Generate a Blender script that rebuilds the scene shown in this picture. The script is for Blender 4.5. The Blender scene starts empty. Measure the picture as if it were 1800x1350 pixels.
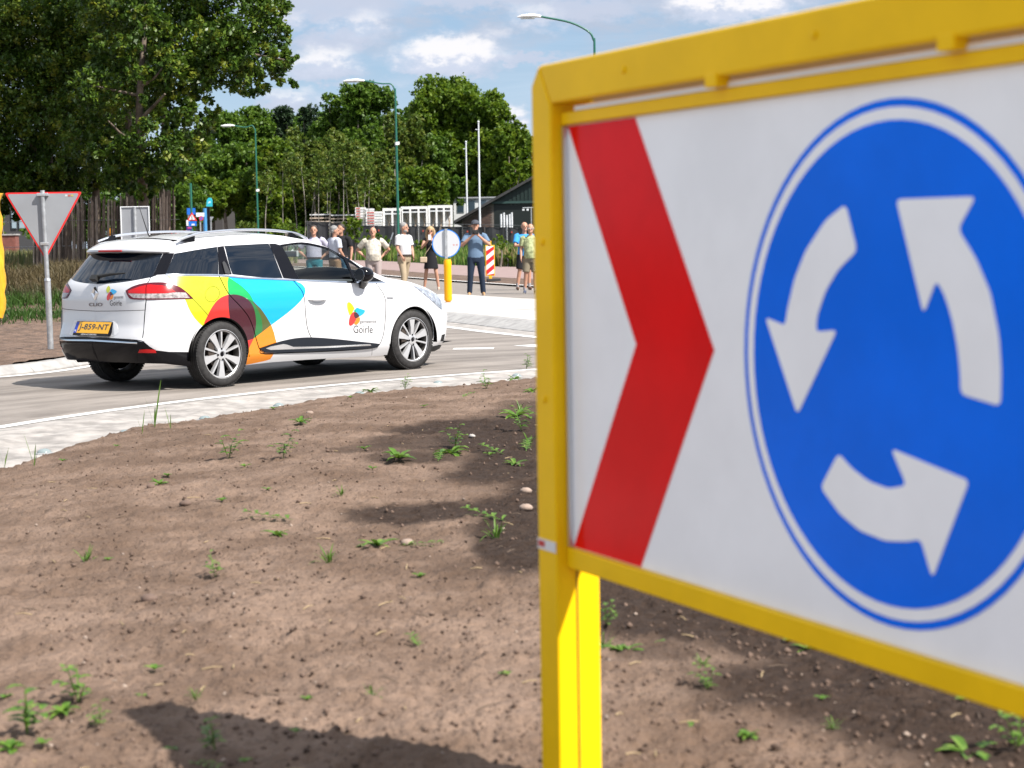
import bpy, bmesh, math, random, json
import numpy as np
from mathutils import Vector, Matrix
from mathutils.geometry import delaunay_2d_cdt
R = math.radians
SC = bpy.context.scene
COL = SC.collection
random.seed(7)
RNG = np.random.default_rng(11)

# ------------------------------------------------------------------ camera
CAM_H = 1.323
FPX, PITCH, ROLL = 3200.0, 0.0788, 0.0167      # focal length in units of an 1800 wide frame
cp, sp = math.cos(PITCH), math.sin(PITCH)
FW = np.array([0, cp, -sp]); UP = np.array([0, sp, cp]); RT = np.array([1.0, 0, 0])
cr, sr = math.cos(ROLL), math.sin(ROLL)
RT2 = cr * RT - sr * UP
UP2 = sr * RT + cr * UP
CAMP = np.array([0, 0, CAM_H])
cam_d = bpy.data.cameras.new('camera')
cam = bpy.data.objects.new('camera', cam_d)
COL.objects.link(cam)
cam.matrix_world = Matrix(((RT2[0], UP2[0], -FW[0], 0), (RT2[1], UP2[1], -FW[1], 0), (RT2[2], UP2[2], -FW[2], CAM_H), (0, 0, 0, 1)))
cam_d.sensor_width = 36.0
cam_d.lens = 36.0 * FPX / 1800.0
cam_d.clip_start = 0.1
cam_d.clip_end = 4000
cam_d.dof.use_dof = True
cam_d.dof.focus_distance = 18.0
cam_d.dof.aperture_fstop = 5.6
SC.camera = cam

# ------------------------------------------------------------------ sun, sky, exposure
SUN_AZ, SUN_EL = R(-36), R(49)                  # direction towards the sun, from +x
sd = Vector((math.cos(SUN_EL) * math.cos(SUN_AZ), math.cos(SUN_EL) * math.sin(SUN_AZ), math.sin(SUN_EL)))
sl = bpy.data.lights.new('sun', 'SUN')
sl.energy = 5.0
sl.angle = R(0.53)
sl.color = (1.0, 0.95, 0.88)
sun = bpy.data.objects.new('sun', sl)
COL.objects.link(sun)
sun.rotation_euler = sd.to_track_quat('Z', 'Y').to_euler()
SC.view_settings.view_transform = 'Standard'
SC.view_settings.look = 'None'
SC.view_settings.exposure = 0.85
SC.view_settings.gamma = 1.0
SC.view_settings.use_curve_mapping = False


class NT:
    """small helper to wire shader nodes"""
    def __init__(s, tree):
        s.t = tree; s.n = tree.nodes; s.l = tree.links
    def new(s, typ, **kw):
        n = s.n.new(typ)
        for k, v in kw.items():
            setattr(n, k, v)
        return n
    def put(s, sock, v):
        if isinstance(v, bpy.types.NodeSocket):
            s.l.new(v, sock)
        elif v is not None:
            sock.default_value = v
    def m(s, op, a, b=None, c=None, clamp=False):
        n = s.new('ShaderNodeMath', operation=op, use_clamp=clamp)
        for i, v in enumerate((a, b, c)):
            s.put(n.inputs[i], v)
        return n.outputs[0]
    def mix(s, fac, a, b, blend='MIX'):
        n = s.new('ShaderNodeMix', data_type='RGBA', blend_type=blend)
        s.put(n.inputs[0], fac)
        s.put(n.inputs[6], a if isinstance(a, bpy.types.NodeSocket) else (*a, 1))
        s.put(n.inputs[7], b if isinstance(b, bpy.types.NodeSocket) else (*b, 1))
        return n.outputs[2]
    def ss(s, v, a, b):
        n = s.new('ShaderNodeMapRange', interpolation_type='SMOOTHSTEP')
        s.put(n.inputs[0], v); n.inputs[1].default_value = a; n.inputs[2].default_value = b
        return n.outputs[0]
    def noise(s, vec, scale, detail=4, rough=.55, dist=0):
        n = s.new('ShaderNodeTexNoise')
        s.put(n.inputs['Vector'], vec)
        n.inputs['Scale'].default_value = scale; n.inputs['Detail'].default_value = detail
        n.inputs['Roughness'].default_value = rough; n.inputs['Distortion'].default_value = dist
        return n.outputs['Fac']
    def comb(s, x, y, z):
        n = s.new('ShaderNodeCombineXYZ')
        for i, v in enumerate((x, y, z)):
            s.put(n.inputs[i], v)
        return n.outputs[0]


world = bpy.data.worlds.new('World')
SC.world = world
world.use_nodes = True
w = NT(world.node_tree)
w.n.clear()
SKY_STRENGTH = 0.07
sky = w.new('ShaderNodeTexSky', sky_type='NISHITA')
sky.sun_disc = False
sky.sun_elevation = SUN_EL
sky.sun_rotation = math.pi / 2 - SUN_AZ
sky.air_density = 1.0; sky.dust_density = 0.6; sky.ozone_density = 1.6
tc = w.new('ShaderNodeTexCoord')
sep = w.new('ShaderNodeSeparateXYZ')
w.l.new(tc.outputs['Generated'], sep.inputs[0])
DEG = 57.29578
az = w.m('MULTIPLY', w.m('ARCTAN2', sep.outputs[0], sep.outputs[1]), DEG)
el = w.m('MULTIPLY', w.m('ARCSINE', sep.outputs[2]), DEG)
# break up the outlines of the clouds
pv = w.comb(az, w.m('MULTIPLY', el, 1.7), 0.0)
n1 = w.m('SUBTRACT', w.noise(pv, .75, 6, .6), .5)
n2 = w.m('SUBTRACT', w.noise(pv, 1.9, 5, .6), .5)
azp = w.m('ADD', az, w.m('MULTIPLY', n1, 2.6))
elp = w.m('ADD', el, w.m('MULTIPLY', n2, 1.0))
dens = None
shade = None
# cumulus: azimuth, elevation, half widths (degrees), body
for a, e, ra, re, k in ((-1.75, 5.75, 1.75, .62, 1.15), (-5.75, 5.6, 1.35, .5, .8), (-4.4, 6.75, 1.0, .55, .6), (-6.7, 6.85, .7, .35, .5), (-6.6, 4.55, 1.0, .3, .6),
                        (7.0, 7.15, 2.1, .6, 1.2), (1.0, 6.9, 1.0, .5, .6), (.1, 3.75, .6, .45, .9), (-.5, 6.35, .8, .35, .5), (-3.6, 4.9, 1.2, .2, .35),
                        (13, 5, 3, 1.2, 1), (20, 8, 4, 1.6, 1), (-16, 6, 3, 1.0, 1), (-25, 9, 5, 1.8, 1), (33, 6, 4, 1.3, 1), (-40, 6, 5, 1.5, 1), (48, 10, 5, 2, 1)):
    dx = w.m('MULTIPLY', w.m('SUBTRACT', azp, a), 1 / (ra * 1.25))
    dy = w.m('MULTIPLY', w.m('SUBTRACT', elp, e), 1 / (re * 1.3))
    r = w.m('SQRT', w.m('ADD', w.m('MULTIPLY', dx, dx), w.m('MULTIPLY', dy, dy)))
    d = w.m('MULTIPLY', w.ss(r, 1.25, .2), k)
    sh = w.m('MULTIPLY', d, w.ss(dy, -.75, .55))
    dens = d if dens is None else w.m('MAXIMUM', dens, d)
    shade = sh if shade is None else w.m('MAXIMUM', shade, sh)
# high soft veil plus broken cloud over the whole sky
zc = w.m('ADD', w.m('MAXIMUM', sep.outputs[2], 0.0), .06)
pl = w.comb(w.m('DIVIDE', sep.outputs[0], zc), w.m('DIVIDE', sep.outputs[1], zc), 0.0)
veil = w.ss(w.noise(pl, .42, 6, .58, .6), .47, .75)
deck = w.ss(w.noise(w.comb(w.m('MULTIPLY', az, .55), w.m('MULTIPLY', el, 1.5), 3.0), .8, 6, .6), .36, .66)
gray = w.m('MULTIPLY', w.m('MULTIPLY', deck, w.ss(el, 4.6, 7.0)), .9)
lowhaze = w.m('MULTIPLY', w.ss(el, 6.0, 1.0), .3)
SK = 1 / SKY_STRENGTH
def kc(c): return tuple(x * SK * .82 for x in c)
c0 = w.mix(.60, sky.outputs[0], kc((.24, .365, .545)))
c1 = w.mix(lowhaze, c0, kc((.60, .67, .80)))
c2 = w.mix(w.m('MULTIPLY', veil, .45), c1, kc((.62, .66, .74)))
c3 = w.mix(gray, c2, w.mix(w.ss(el, 8.0, 16.0), kc((.36, .40, .49)), kc((.98, .98, 1.0))))  # cloud overhead, out of view, is brightened to light the shaded sign face
lil = None
for a, e, ra, re in ((-5.6, 7.35, 3.6, .75), (-1.2, 7.5, 3.2, .45), (2.6, 7.1, 2.2, .5), (-5.2, 6.2, 1.6, .4), (-1.6, 5.25, 1.8, .35), (-5.6, 5.2, 1.4, .35), (-7.0, 4.2, 1.4, .4), (0.4, 5.6, 2.0, .25), (8, 7.6, 3, .7)):
    dx = w.m('MULTIPLY', w.m('SUBTRACT', azp, a), 1 / ra); dy = w.m('MULTIPLY', w.m('SUBTRACT', elp, e), 1 / re)
    d = w.ss(w.m('SQRT', w.m('ADD', w.m('MULTIPLY', dx, dx), w.m('MULTIPLY', dy, dy))), 1.4, .1)
    lil = d if lil is None else w.m('MAXIMUM', lil, d)
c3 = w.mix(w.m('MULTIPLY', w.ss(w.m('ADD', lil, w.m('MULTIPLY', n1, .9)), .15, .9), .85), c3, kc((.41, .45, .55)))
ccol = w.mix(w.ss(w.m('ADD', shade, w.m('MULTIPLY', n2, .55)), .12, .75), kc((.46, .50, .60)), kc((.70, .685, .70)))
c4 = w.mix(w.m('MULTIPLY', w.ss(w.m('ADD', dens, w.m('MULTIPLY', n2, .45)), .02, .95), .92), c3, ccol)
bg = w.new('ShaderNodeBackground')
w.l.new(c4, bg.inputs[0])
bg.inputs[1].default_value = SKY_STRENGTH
wo = w.new('ShaderNodeOutputWorld')
w.l.new(bg.outputs[0], wo.inputs[0])

# ------------------------------------------------------------------ helpers: rays, materials, meshes
def ray(u, v): return FW + (u - 900) / FPX * RT2 - (v - 675) / FPX * UP2
def gnd(u, v, z=0.0):
    d = ray(u, v); return CAMP + d * ((z - CAM_H) / d[2])
def at(u, v, y):
    d = ray(u, v); return CAMP + d * (y / d[1])
def sm(a, b, x):
    t = np.clip((np.asarray(x, float) - a) / (b - a), 0, 1); return t * t * (3 - 2 * t)


MATS = {}
def mat(name, col, rough=.6, metal=0.0, spec=.5, var=0.0, vscale=3.0, bump=0.0, bscale=40.0, coat=0.0, var_to=None, emit=None, transl=0.0, flake=0.0):
    if name in MATS: return MATS[name]
    m = bpy.data.materials.new(name); m.use_nodes = True
    t = NT(m.node_tree); b = t.n['Principled BSDF']
    b.inputs['Base Color'].default_value = (*col, 1)
    b.inputs['Roughness'].default_value = rough; b.inputs['Metallic'].default_value = metal
    b.inputs['Specular IOR Level'].default_value = spec
    if coat:
        b.inputs['Coat Weight'].default_value = coat; b.inputs['Coat Roughness'].default_value = .04
    geo = t.new('ShaderNodeNewGeometry')
    if var:
        n = t.noise(geo.outputs['Position'], vscale, 5, .6)
        lo = tuple(c * (1 - var) for c in col); hi = var_to if var_to else tuple(min(1, c * (1 + var)) for c in col)
        t.l.new(t.mix(t.ss(n, .3, .7), lo, hi), b.inputs['Base Color'])
    if bump:
        n = t.noise(geo.outputs['Position'], bscale, 4, .6)
        bn = t.new('ShaderNodeBump'); bn.inputs['Strength'].default_value = 1.0; bn.inputs['Distance'].default_value = bump
        t.l.new(n, bn.inputs['Height']); t.l.new(bn.outputs[0], b.inputs['Normal'])
    if transl:
        b.inputs['Transmission Weight'].default_value = 0
        tr = t.new('ShaderNodeBsdfTranslucent'); tr.inputs[0].default_value = (*[min(1, c * 1.6) for c in col], 1)
        mx = t.new('ShaderNodeMixShader'); mx.inputs[0].default_value = transl
        t.l.new(b.outputs[0], mx.inputs[1]); t.l.new(tr.outputs[0], mx.inputs[2])
        t.l.new(mx.outputs[0], t.n['Material Output'].inputs[0])
    MATS[name] = m
    return m

def leaf_mat(name, cols, rough=.55, transl=.22, spec=.35):
    """foliage: colour from a per-face attribute"""
    m = bpy.data.materials.new(name); m.use_nodes = True
    t = NT(m.node_tree); b = t.n['Principled BSDF']
    at_ = t.new('ShaderNodeAttribute', attribute_name='tint')
    r = t.new('ShaderNodeValToRGB'); cr_ = r.color_ramp
    while len(cr_.elements) < len(cols): cr_.elements.new(.5)
    for i, c in enumerate(cols):
        cr_.elements[i].position = i / (len(cols) - 1); cr_.elements[i].color = (*c, 1)
    t.l.new(at_.outputs['Fac'], r.inputs[0]); t.l.new(r.outputs[0], b.inputs['Base Color'])
    b.inputs['Roughness'].default_value = rough; b.inputs['Specular IOR Level'].default_value = spec
    tr = t.new('ShaderNodeBsdfTranslucent'); t.l.new(r.outputs[0], tr.inputs[0])
    mx = t.new('ShaderNodeMixShader'); mx.inputs[0].default_value = transl
    t.l.new(b.outputs[0], mx.inputs[1]); t.l.new(tr.outputs[0], mx.inputs[2]); t.l.new(mx.outputs[0], t.n['Material Output'].inputs[0])
    MATS[name] = m
    return m

def glass_mat(name, tint, refl_rough=.02):
    m = bpy.data.materials.new(name); m.use_nodes = True
    t = NT(m.node_tree); t.n.remove(t.n['Principled BSDF'])
    tr = t.new('ShaderNodeBsdfTransparent'); tr.inputs[0].default_value = (*tint, 1)
    gl = t.new('ShaderNodeBsdfGlossy'); gl.inputs['Roughness'].default_value = refl_rough
    lw = t.new('ShaderNodeLayerWeight'); lw.inputs[0].default_value = .5
    fr = t.m('ADD', t.m('MULTIPLY', t.m('POWER', lw.outputs['Facing'], 5.0), .9), .05)
    mx = t.new('ShaderNodeMixShader')
    t.l.new(fr, mx.inputs[0]); t.l.new(tr.outputs[0], mx.inputs[1]); t.l.new(gl.outputs[0], mx.inputs[2])
    t.l.new(mx.outputs[0], t.n['Material Output'].inputs[0])
    MATS[name] = m
    return m

def tag(o, label=None, cat=None, group=None, kind=None):
    if label: o['label'] = label
    if cat: o['category'] = cat
    if group: o['group'] = group
    if kind: o['kind'] = kind
    return o
def thing(name, label, cat, loc=(0, 0, 0), rz=0.0, group=None):
    o = bpy.data.objects.new(name, None); COL.objects.link(o)
    o.location = tuple(float(x) for x in loc); o.rotation_euler = (0, 0, rz); o.empty_display_size = .2
    return tag(o, label, cat, group)
def copy_tree(o, parent=None):
    c = o.copy(); COL.objects.link(c)
    if parent: c.parent = parent
    for ch in list(o.children): copy_tree(ch, c)
    return c
def link(name, me, parent=None, loc=None):
    o = bpy.data.objects.new(name, me); COL.objects.link(o)
    if parent: o.parent = parent
    if loc is not None: o.location = tuple(float(x) for x in loc)
    return o
def fast_mesh(name, V, F, mats, tint=None, smooth=False):
    """V n x 3, F m x k arrays (all faces the same size)"""
    V = np.asarray(V, np.float32); F = np.asarray(F, np.int32)
    me = bpy.data.meshes.new(name)
    k = F.shape[1]
    me.vertices.add(len(V)); me.vertices.foreach_set('co', V.ravel())
    me.loops.add(F.size); me.loops.foreach_set('vertex_index', F.ravel())
    me.polygons.add(len(F)); me.polygons.foreach_set('loop_start', np.arange(len(F), dtype=np.int32) * k)
    if tint is not None:
        a = me.attributes.new('tint', 'FLOAT', 'FACE'); a.data.foreach_set('value', np.asarray(tint, np.float32))
    if smooth: me.polygons.foreach_set('use_smooth', np.ones(len(F), bool))
    me.update(calc_edges=True)
    for m in (mats if isinstance(mats, (list, tuple)) else [mats]): me.materials.append(m)
    return me

class MB:
    def __init__(s): s.V = []; s.F = []; s.M = []
    def add(s, V, F, mi=0):
        o = len(s.V); s.V += [tuple(float(c) for c in v) for v in V]
        s.F += [[i + o for i in f] for f in F]; s.M += [mi] * len(F); return s
    def box(s, c, size, rz=0.0, mi=0, rot=None):
        hx, hy, hz = (x / 2 for x in size); M = rot or Matrix.Rotation(rz, 3, 'Z'); c = Vector(c)
        V = [c + M @ Vector((x, y, z)) for z in (-hz, hz) for x, y in ((-hx, -hy), (hx, -hy), (hx, hy), (-hx, hy))]
        return s.add(V, [(3, 2, 1, 0), (4, 5, 6, 7), (0, 1, 5, 4), (1, 2, 6, 5), (2, 3, 7, 6), (3, 0, 4, 7)], mi)
    def tube(s, pts, rad, n=10, mi=0, cap=True, squash=None):
        pts = [Vector(p) for p in pts]; rad = [rad] * len(pts) if isinstance(rad, (int, float)) else rad
        V = []; F = []; up = Vector((0, 0, 1))
        t0 = (pts[1] - pts[0]).normalized()
        ref = Vector((1, 0, 0)) if abs(t0.z) > .9 else up
        for i, p in enumerate(pts):
            t = (pts[min(i + 1, len(pts) - 1)] - pts[max(i - 1, 0)]).normalized()
            a = (ref - t * ref.dot(t)).normalized(); b = t.cross(a); ref = a
            r = rad[i]; ra, rb = r if isinstance(r, tuple) else (r, r)
            V += [p + a * (ra * math.cos(2 * math.pi * k / n)) + b * (rb * math.sin(2 * math.pi * k / n)) for k in range(n)]
        for i in range(len(pts) - 1):
            for k in range(n):
                F.append((i * n + k, i * n + (k + 1) % n, (i + 1) * n + (k + 1) % n, (i + 1) * n + k))
        if cap: F += [tuple(reversed(range(n))), tuple(range((len(pts) - 1) * n, len(pts) * n))]
        return s.add(V, F, mi)
    def rings(s, rings, n=14, mi=0):
        """stack of ellipses: (centre, rx, ry) with fixed x / y axes"""
        V = []; F = []
        for c, rx, ry in rings:
            V += [(c[0] + rx * math.cos(2 * math.pi * k / n), c[1] + ry * math.sin(2 * math.pi * k / n), c[2]) for k in range(n)]
        m = len(rings)
        for i in range(m - 1):
            for k in range(n): F.append((i * n + k, i * n + (k + 1) % n, (i + 1) * n + (k + 1) % n, (i + 1) * n + k))
        F += [tuple(reversed(range(n))), tuple(range((m - 1) * n, m * n))]
        return s.add(V, F, mi)
    def lathe(s, prof, n=32, axis='y', mi=0, c=(0, 0, 0)):
        V = []; F = []
        for r, h in prof:
            for k in range(n):
                a = 2 * math.pi * k / n; x, z = r * math.cos(a), r * math.sin(a)
                V.append((c[0] + x, c[1] + h, c[2] + z) if axis == 'y' else (c[0] + x, c[1] + z, c[2] + h))
        for i in range(len(prof) - 1):
            for k in range(n): F.append((i * n + k, i * n + (k + 1) % n, (i + 1) * n + (k + 1) % n, (i + 1) * n + k))
        return s.add(V, F, mi)
    def prism(s, poly, fn0, fn1, mi=0, sides=True, back=True):
        """polygon list (a, b) -> front by fn0, back by fn1"""
        n = len(poly); V = [fn0(*p) for p in poly] + [fn1(*p) for p in poly]
        F = [tuple(range(n))]
        if back: F.append(tuple(reversed(range(n, 2 * n))))
        if sides: F += [(i, i + n, (i + 1) % n + n, (i + 1) % n) for i in range(n)]
        return s.add(V, F, mi)
    def ball(s, c, r, n=10, m=7, mi=0):
        rx, ry, rz = r if isinstance(r, tuple) else (r, r, r)
        V = [(c[0], c[1], c[2] - rz)]; F = []
        for j in range(1, m):
            t = math.pi * j / m
            V += [(c[0] + rx * math.sin(t) * math.cos(2 * math.pi * k / n), c[1] + ry * math.sin(t) * math.sin(2 * math.pi * k / n), c[2] - rz * math.cos(t)) for k in range(n)]
        V.append((c[0], c[1], c[2] + rz)); L = len(V) - 1
        for k in range(n):
            F.append((0, 1 + (k + 1) % n, 1 + k)); F.append((L, L - n + k, L - n + (k + 1) % n))
            for j in range(m - 2):
                a = 1 + j * n
                F.append((a + k, a + (k + 1) % n, a + n + (k + 1) % n, a + n + k))
        return s.add(V, F, mi)
    def mesh(s, name, mats, smooth=None):
        me = bpy.data.meshes.new(name); me.from_pydata(s.V, [], s.F)
        for m in (mats if isinstance(mats, (list, tuple)) else [mats]): me.materials.append(m)
        if any(s.M): me.polygons.foreach_set('material_index', s.M)
        if smooth:
            me.polygons.foreach_set('use_smooth', [True] * len(s.F)); me.set_sharp_from_angle(angle=R(smooth))
        me.update(); return me
    def build(s, name, mats, parent=None, smooth=None, bevel=0.0, loc=None):
        o = link(name, s.mesh(name, mats, smooth), parent, loc)
        if bevel:
            md = o.modifiers.new('bevel', 'BEVEL'); md.width = bevel; md.segments = 2; md.limit_method = 'ANGLE'; md.angle_limit = R(40)
        return o

def catmull(pts, sub=6, closed=False, corner=None):
    pts = [np.array(p, float) for p in pts]; n = len(pts); out = []
    def ang(i):
        a = pts[i] - pts[i - 1]; b = pts[(i + 1) % n] - pts[i]
        return math.degrees(math.acos(max(-1, min(1, float(a @ b) / (np.linalg.norm(a) * np.linalg.norm(b) + 1e-9)))))
    isc = [corner is not None and ang(i) > corner for i in range(n)] if closed else [False] * n
    for i in range(n if closed else n - 1):
        p1, p2 = pts[i], pts[(i + 1) % n]
        p0 = pts[i - 1] if (closed or i > 0) else 2 * p1 - p2
        p3 = pts[(i + 2) % n] if (closed or i + 2 < n) else 2 * p2 - p1
        if isc[i]: p0 = 2 * p1 - p2
        if isc[(i + 1) % n]: p3 = 2 * p2 - p1
        for k in range(sub):
            t = k / sub
            out.append(.5 * (2 * p1 + (p2 - p0) * t + (2 * p0 - 5 * p1 + 4 * p2 - p3) * t * t + (3 * p1 - p0 - 3 * p2 + p3) * t ** 3))
    if not closed: out.append(pts[-1])
    return out

def fbm2(x, y, octaves=4, seed=0, freq=1.0):
    """cheap value noise on numpy arrays, about -1..1"""
    x = np.asarray(x, float) * freq; y = np.asarray(y, float) * freq; tot = np.zeros_like(x); amp = 1.0; norm = 0
    for o in range(octaves):
        xi = np.floor(x).astype(np.int64); yi = np.floor(y).astype(np.int64); xf = x - xi; yf = y - yi
        def h(a, b):
            v = (a * 374761393 + b * 668265263 + (seed + o * 17) * 974634777) & 0xffffffff
            v = ((v ^ (v >> 13)) * 1274126177) & 0xffffffff
            return ((v ^ (v >> 16)) & 0xffff) / 32767.5 - 1
        u_ = xf * xf * (3 - 2 * xf); v_ = yf * yf * (3 - 2 * yf)
        tot += amp * ((h(xi, yi) * (1 - u_) + h(xi + 1, yi) * u_) * (1 - v_) + (h(xi, yi + 1) * (1 - u_) + h(xi + 1, yi + 1) * u_) * v_)
        norm += amp; amp *= .5; x = x * 2.03 + 5.2; y = y * 2.03 + 1.7
    return tot / norm

def poly_inside(P, poly):
    """P n x 2, poly k x 2 -> bool array"""
    x, y = P[:, 0], P[:, 1]; q = np.asarray(poly, float); ins = np.zeros(len(P), bool); j = len(q) - 1
    for i in range(len(q)):
        c = ((q[i, 1] > y) != (q[j, 1] > y)) & (x < (q[j, 0] - q[i, 0]) * (y - q[i, 1]) / (q[j, 1] - q[i, 1] + 1e-15) + q[i, 0])
        ins ^= c; j = i
    return ins

def text_mesh(txt, size=1.0, shear=0.0, bold=0.0, space=1.0):
    """2-D outline of a line of text, width and height normalised by the caller; returns V(n x 2), faces"""
    cu = bpy.data.curves.new('lettering', 'FONT'); cu.body = txt; cu.size = size; cu.shear = shear; cu.offset = bold; cu.space_character = space
    cu.resolution_u = 4
    ob = bpy.data.objects.new('lettering', cu); COL.objects.link(ob)
    me = bpy.data.meshes.new_from_object(ob.evaluated_get(bpy.context.evaluated_depsgraph_get()))
    V = np.array([v.co[:2] for v in me.vertices]); F = [tuple(p.vertices) for p in me.polygons]
    bpy.data.objects.remove(ob); bpy.data.curves.remove(cu); bpy.data.meshes.remove(me)
    V -= V.min(0); return V, F

# ------------------------------------------------------------------ ground, roads, verges
CX, CY, RL, RS = 6.15, 9.7, 10.62, 9.35          # roundabout centre, edge line radius, soil radius

M_asph = bpy.data.materials.new('asphalt'); M_asph.use_nodes = True
t = NT(M_asph.node_tree); b = t.n['Principled BSDF']
geo = t.new('ShaderNodeNewGeometry'); sx = t.new('ShaderNodeSeparateXYZ'); t.l.new(geo.outputs['Position'], sx.inputs[0])
rx = t.m('SUBTRACT', sx.outputs[0], CX); ry = t.m('SUBTRACT', sx.outputs[1], CY)
rad = t.m('SQRT', t.m('ADD', t.m('MULTIPLY', rx, rx), t.m('MULTIPLY', ry, ry)))
ang = t.m('MULTIPLY', t.m('ARCTAN2', ry, rx), 11.0)
trk = t.comb(t.m('MULTIPLY', rad, 1.0), t.m('MULTIPLY', ang, .16), 0.0)
s1 = t.noise(trk, 2.6, 6, .65); s2 = t.noise(geo.outputs['Position'], .9, 5, .6); s3 = t.noise(geo.outputs['Position'], 130, 3, .7)
c = t.mix(t.ss(s1, .33, .68), (.150, .130, .114), (.285, .252, .224))
c = t.mix(t.m('MULTIPLY', t.ss(s2, .5, .75), .55), c, (.31, .275, .245))
c = t.mix(t.m('MULTIPLY', t.ss(s3, .45, .8), .5), c, (.06, .055, .05))
t.l.new(c, b.inputs['Base Color']); b.inputs['Roughness'].default_value = .8; b.inputs['Specular IOR Level'].default_value = .3
bn = t.new('ShaderNodeBump'); bn.inputs['Distance'].default_value = .004; t.l.new(s3, bn.inputs['Height']); t.l.new(bn.outputs[0], b.inputs['Normal'])

M_conc = mat('pale_concrete', (.285, .262, .242), .85, var=.32, vscale=4.2, bump=.004, bscale=60)
M_isl = mat('island_concrete', (.42, .40, .378), .85, var=.12, vscale=1.6, bump=.003, bscale=60)
M_kerb = mat('kerb_concrete', (.30, .29, .28), .85, var=.2, vscale=6, bump=.003, bscale=90)
M_white = mat('road_paint', (.62, .61, .59), .6, var=.06, vscale=9)
M_verge = mat('verge_soil', (.125, .080, .056), .95, var=.38, vscale=5, bump=.06, bscale=14)
M_green = mat('far_grass', (.04, .07, .02), .9, var=.4, vscale=.6)
M_pink = mat('red_cycle_path', (.25, .175, .16), .85, var=.1, vscale=3)
M_joint = mat('joint_grey', (.16, .15, .14), .9)  # even dark grey of the scored joints

def sheet(name, pts, z, m, kind='structure'):
    me = bpy.data.meshes.new(name); me.from_pydata([(float(p[0]), float(p[1]), z) for p in pts], [], [list(range(len(pts)))]); me.materials.append(m)
    return tag(link(name, me), kind=kind)
sheet('ground', [(-900, -300), (900, -300), (900, 1800), (-900, 1800)], -.03, M_green)
sheet('road', [(-70, -25), (70, -25), (70, 150), (-70, 150)], 0.0, M_asph)

def ring_pts(r, a0, a1, n):
    return [(CX + r * math.cos(a0 + (a1 - a0) * i / n), CY + r * math.sin(a0 + (a1 - a0) * i / n)) for i in range(n + 1)]
def edge(r):
    """outline at distance r from the roundabout centre; straight towards the camera below the centre"""
    return [(CX - r, -9.0)] + [(CX - r, -9.0 + i * 1.87) for i in range(1, 10)] + list(reversed(ring_pts(r, 0, math.pi, 72))) + [(CX + r, -9.0)]
def band(name, e0, e1, z0, z1, m):
    n = len(e0); V = [(x, y, z0) for x, y in e0] + [(x, y, z1) for x, y in e1]
    return tag(link(name, fast_mesh(name, V, [(i, i + 1, n + i + 1, n + i) for i in range(n - 1)], m)), kind='structure')

# overrun strip: pale concrete cast with a lumpy embossed surface
ea, eb = edge(RS - .5), edge(RL - .05)
def overrun():
    nr, na = 46, 620
    th = np.linspace(math.pi * 1.02, math.pi * .28, na); rr = np.linspace(RS - .45, RL - .08, nr)
    T, Rr = np.meshgrid(th, rr, indexing='ij')
    X = CX + Rr * np.cos(T); Y = np.where(T > math.pi, CY - (T - math.pi) * 20, CY + Rr * np.sin(T)); X = np.where(T > math.pi, CX - Rr, X)
    u = T * 10
    Z = .006 + .032 * np.clip(fbm2(u * 1.6, Rr * 4.6, 3, 5) + .2, 0, 1) + .006 * fbm2(u * 9, Rr * 9, 2, 9)
    Z *= sm(RL - .075, RL - .4, Rr)
    Z += .004
    idx = np.arange(na * nr).reshape(na, nr)
    F = np.stack([idx[:-1, :-1], idx[1:, :-1], idx[1:, 1:], idx[:-1, 1:]], -1).reshape(-1, 4)
    return tag(link('overrun_strip', fast_mesh('overrun_strip', np.stack([X, Y, Z], -1).reshape(-1, 3), F, M_conc, smooth=True)), kind='structure')
overrun()
band('overrun_base', ea, eb, .003, .003, M_conc)
band('edge_line', edge(RL - .06), edge(RL + .07), .0075, .0075, M_white)

# ---- soil mound of the central island
def soil_d(x, y):
    return np.where(y > CY, RS - np.hypot(x - CX, y - CY), RS - np.abs(x - CX))
def soil_base(x, y):
    d = soil_d(x, y) + .10 * fbm2(x, y, 3, 3, 1.6)
    return np.where(d > 0, .03 + .175 * (1 - np.exp(-np.maximum(d, 0) / 1.3)), -.02 + d * .3) - .05 * sm(.12, 0, d)
def soil_z(x, y):
    x = np.asarray(x, float); y = np.asarray(y, float)
    z = soil_base(x, y)
    z = z + .030 * fbm2(x, y, 2, 21, 1.1) + .014 * fbm2(x, y, 3, 22, 4.5) + .007 * fbm2(x, y, 2, 23, 17)
    n = fbm2(x, y, 2, 24, 30); z = z + .030 * np.clip(n - .30, 0, 1) - .024 * np.clip(-n - .30, 0, 1)
    n = fbm2(x, y, 2, 29, 11); z = z + .035 * np.clip(n - .40, 0, 1)
    n = fbm2(x, y, 2, 33, 64); z = z + .012 * np.clip(n - .25, 0, 1) - .014 * np.clip(-n - .25, 0, 1)
    return z
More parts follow.
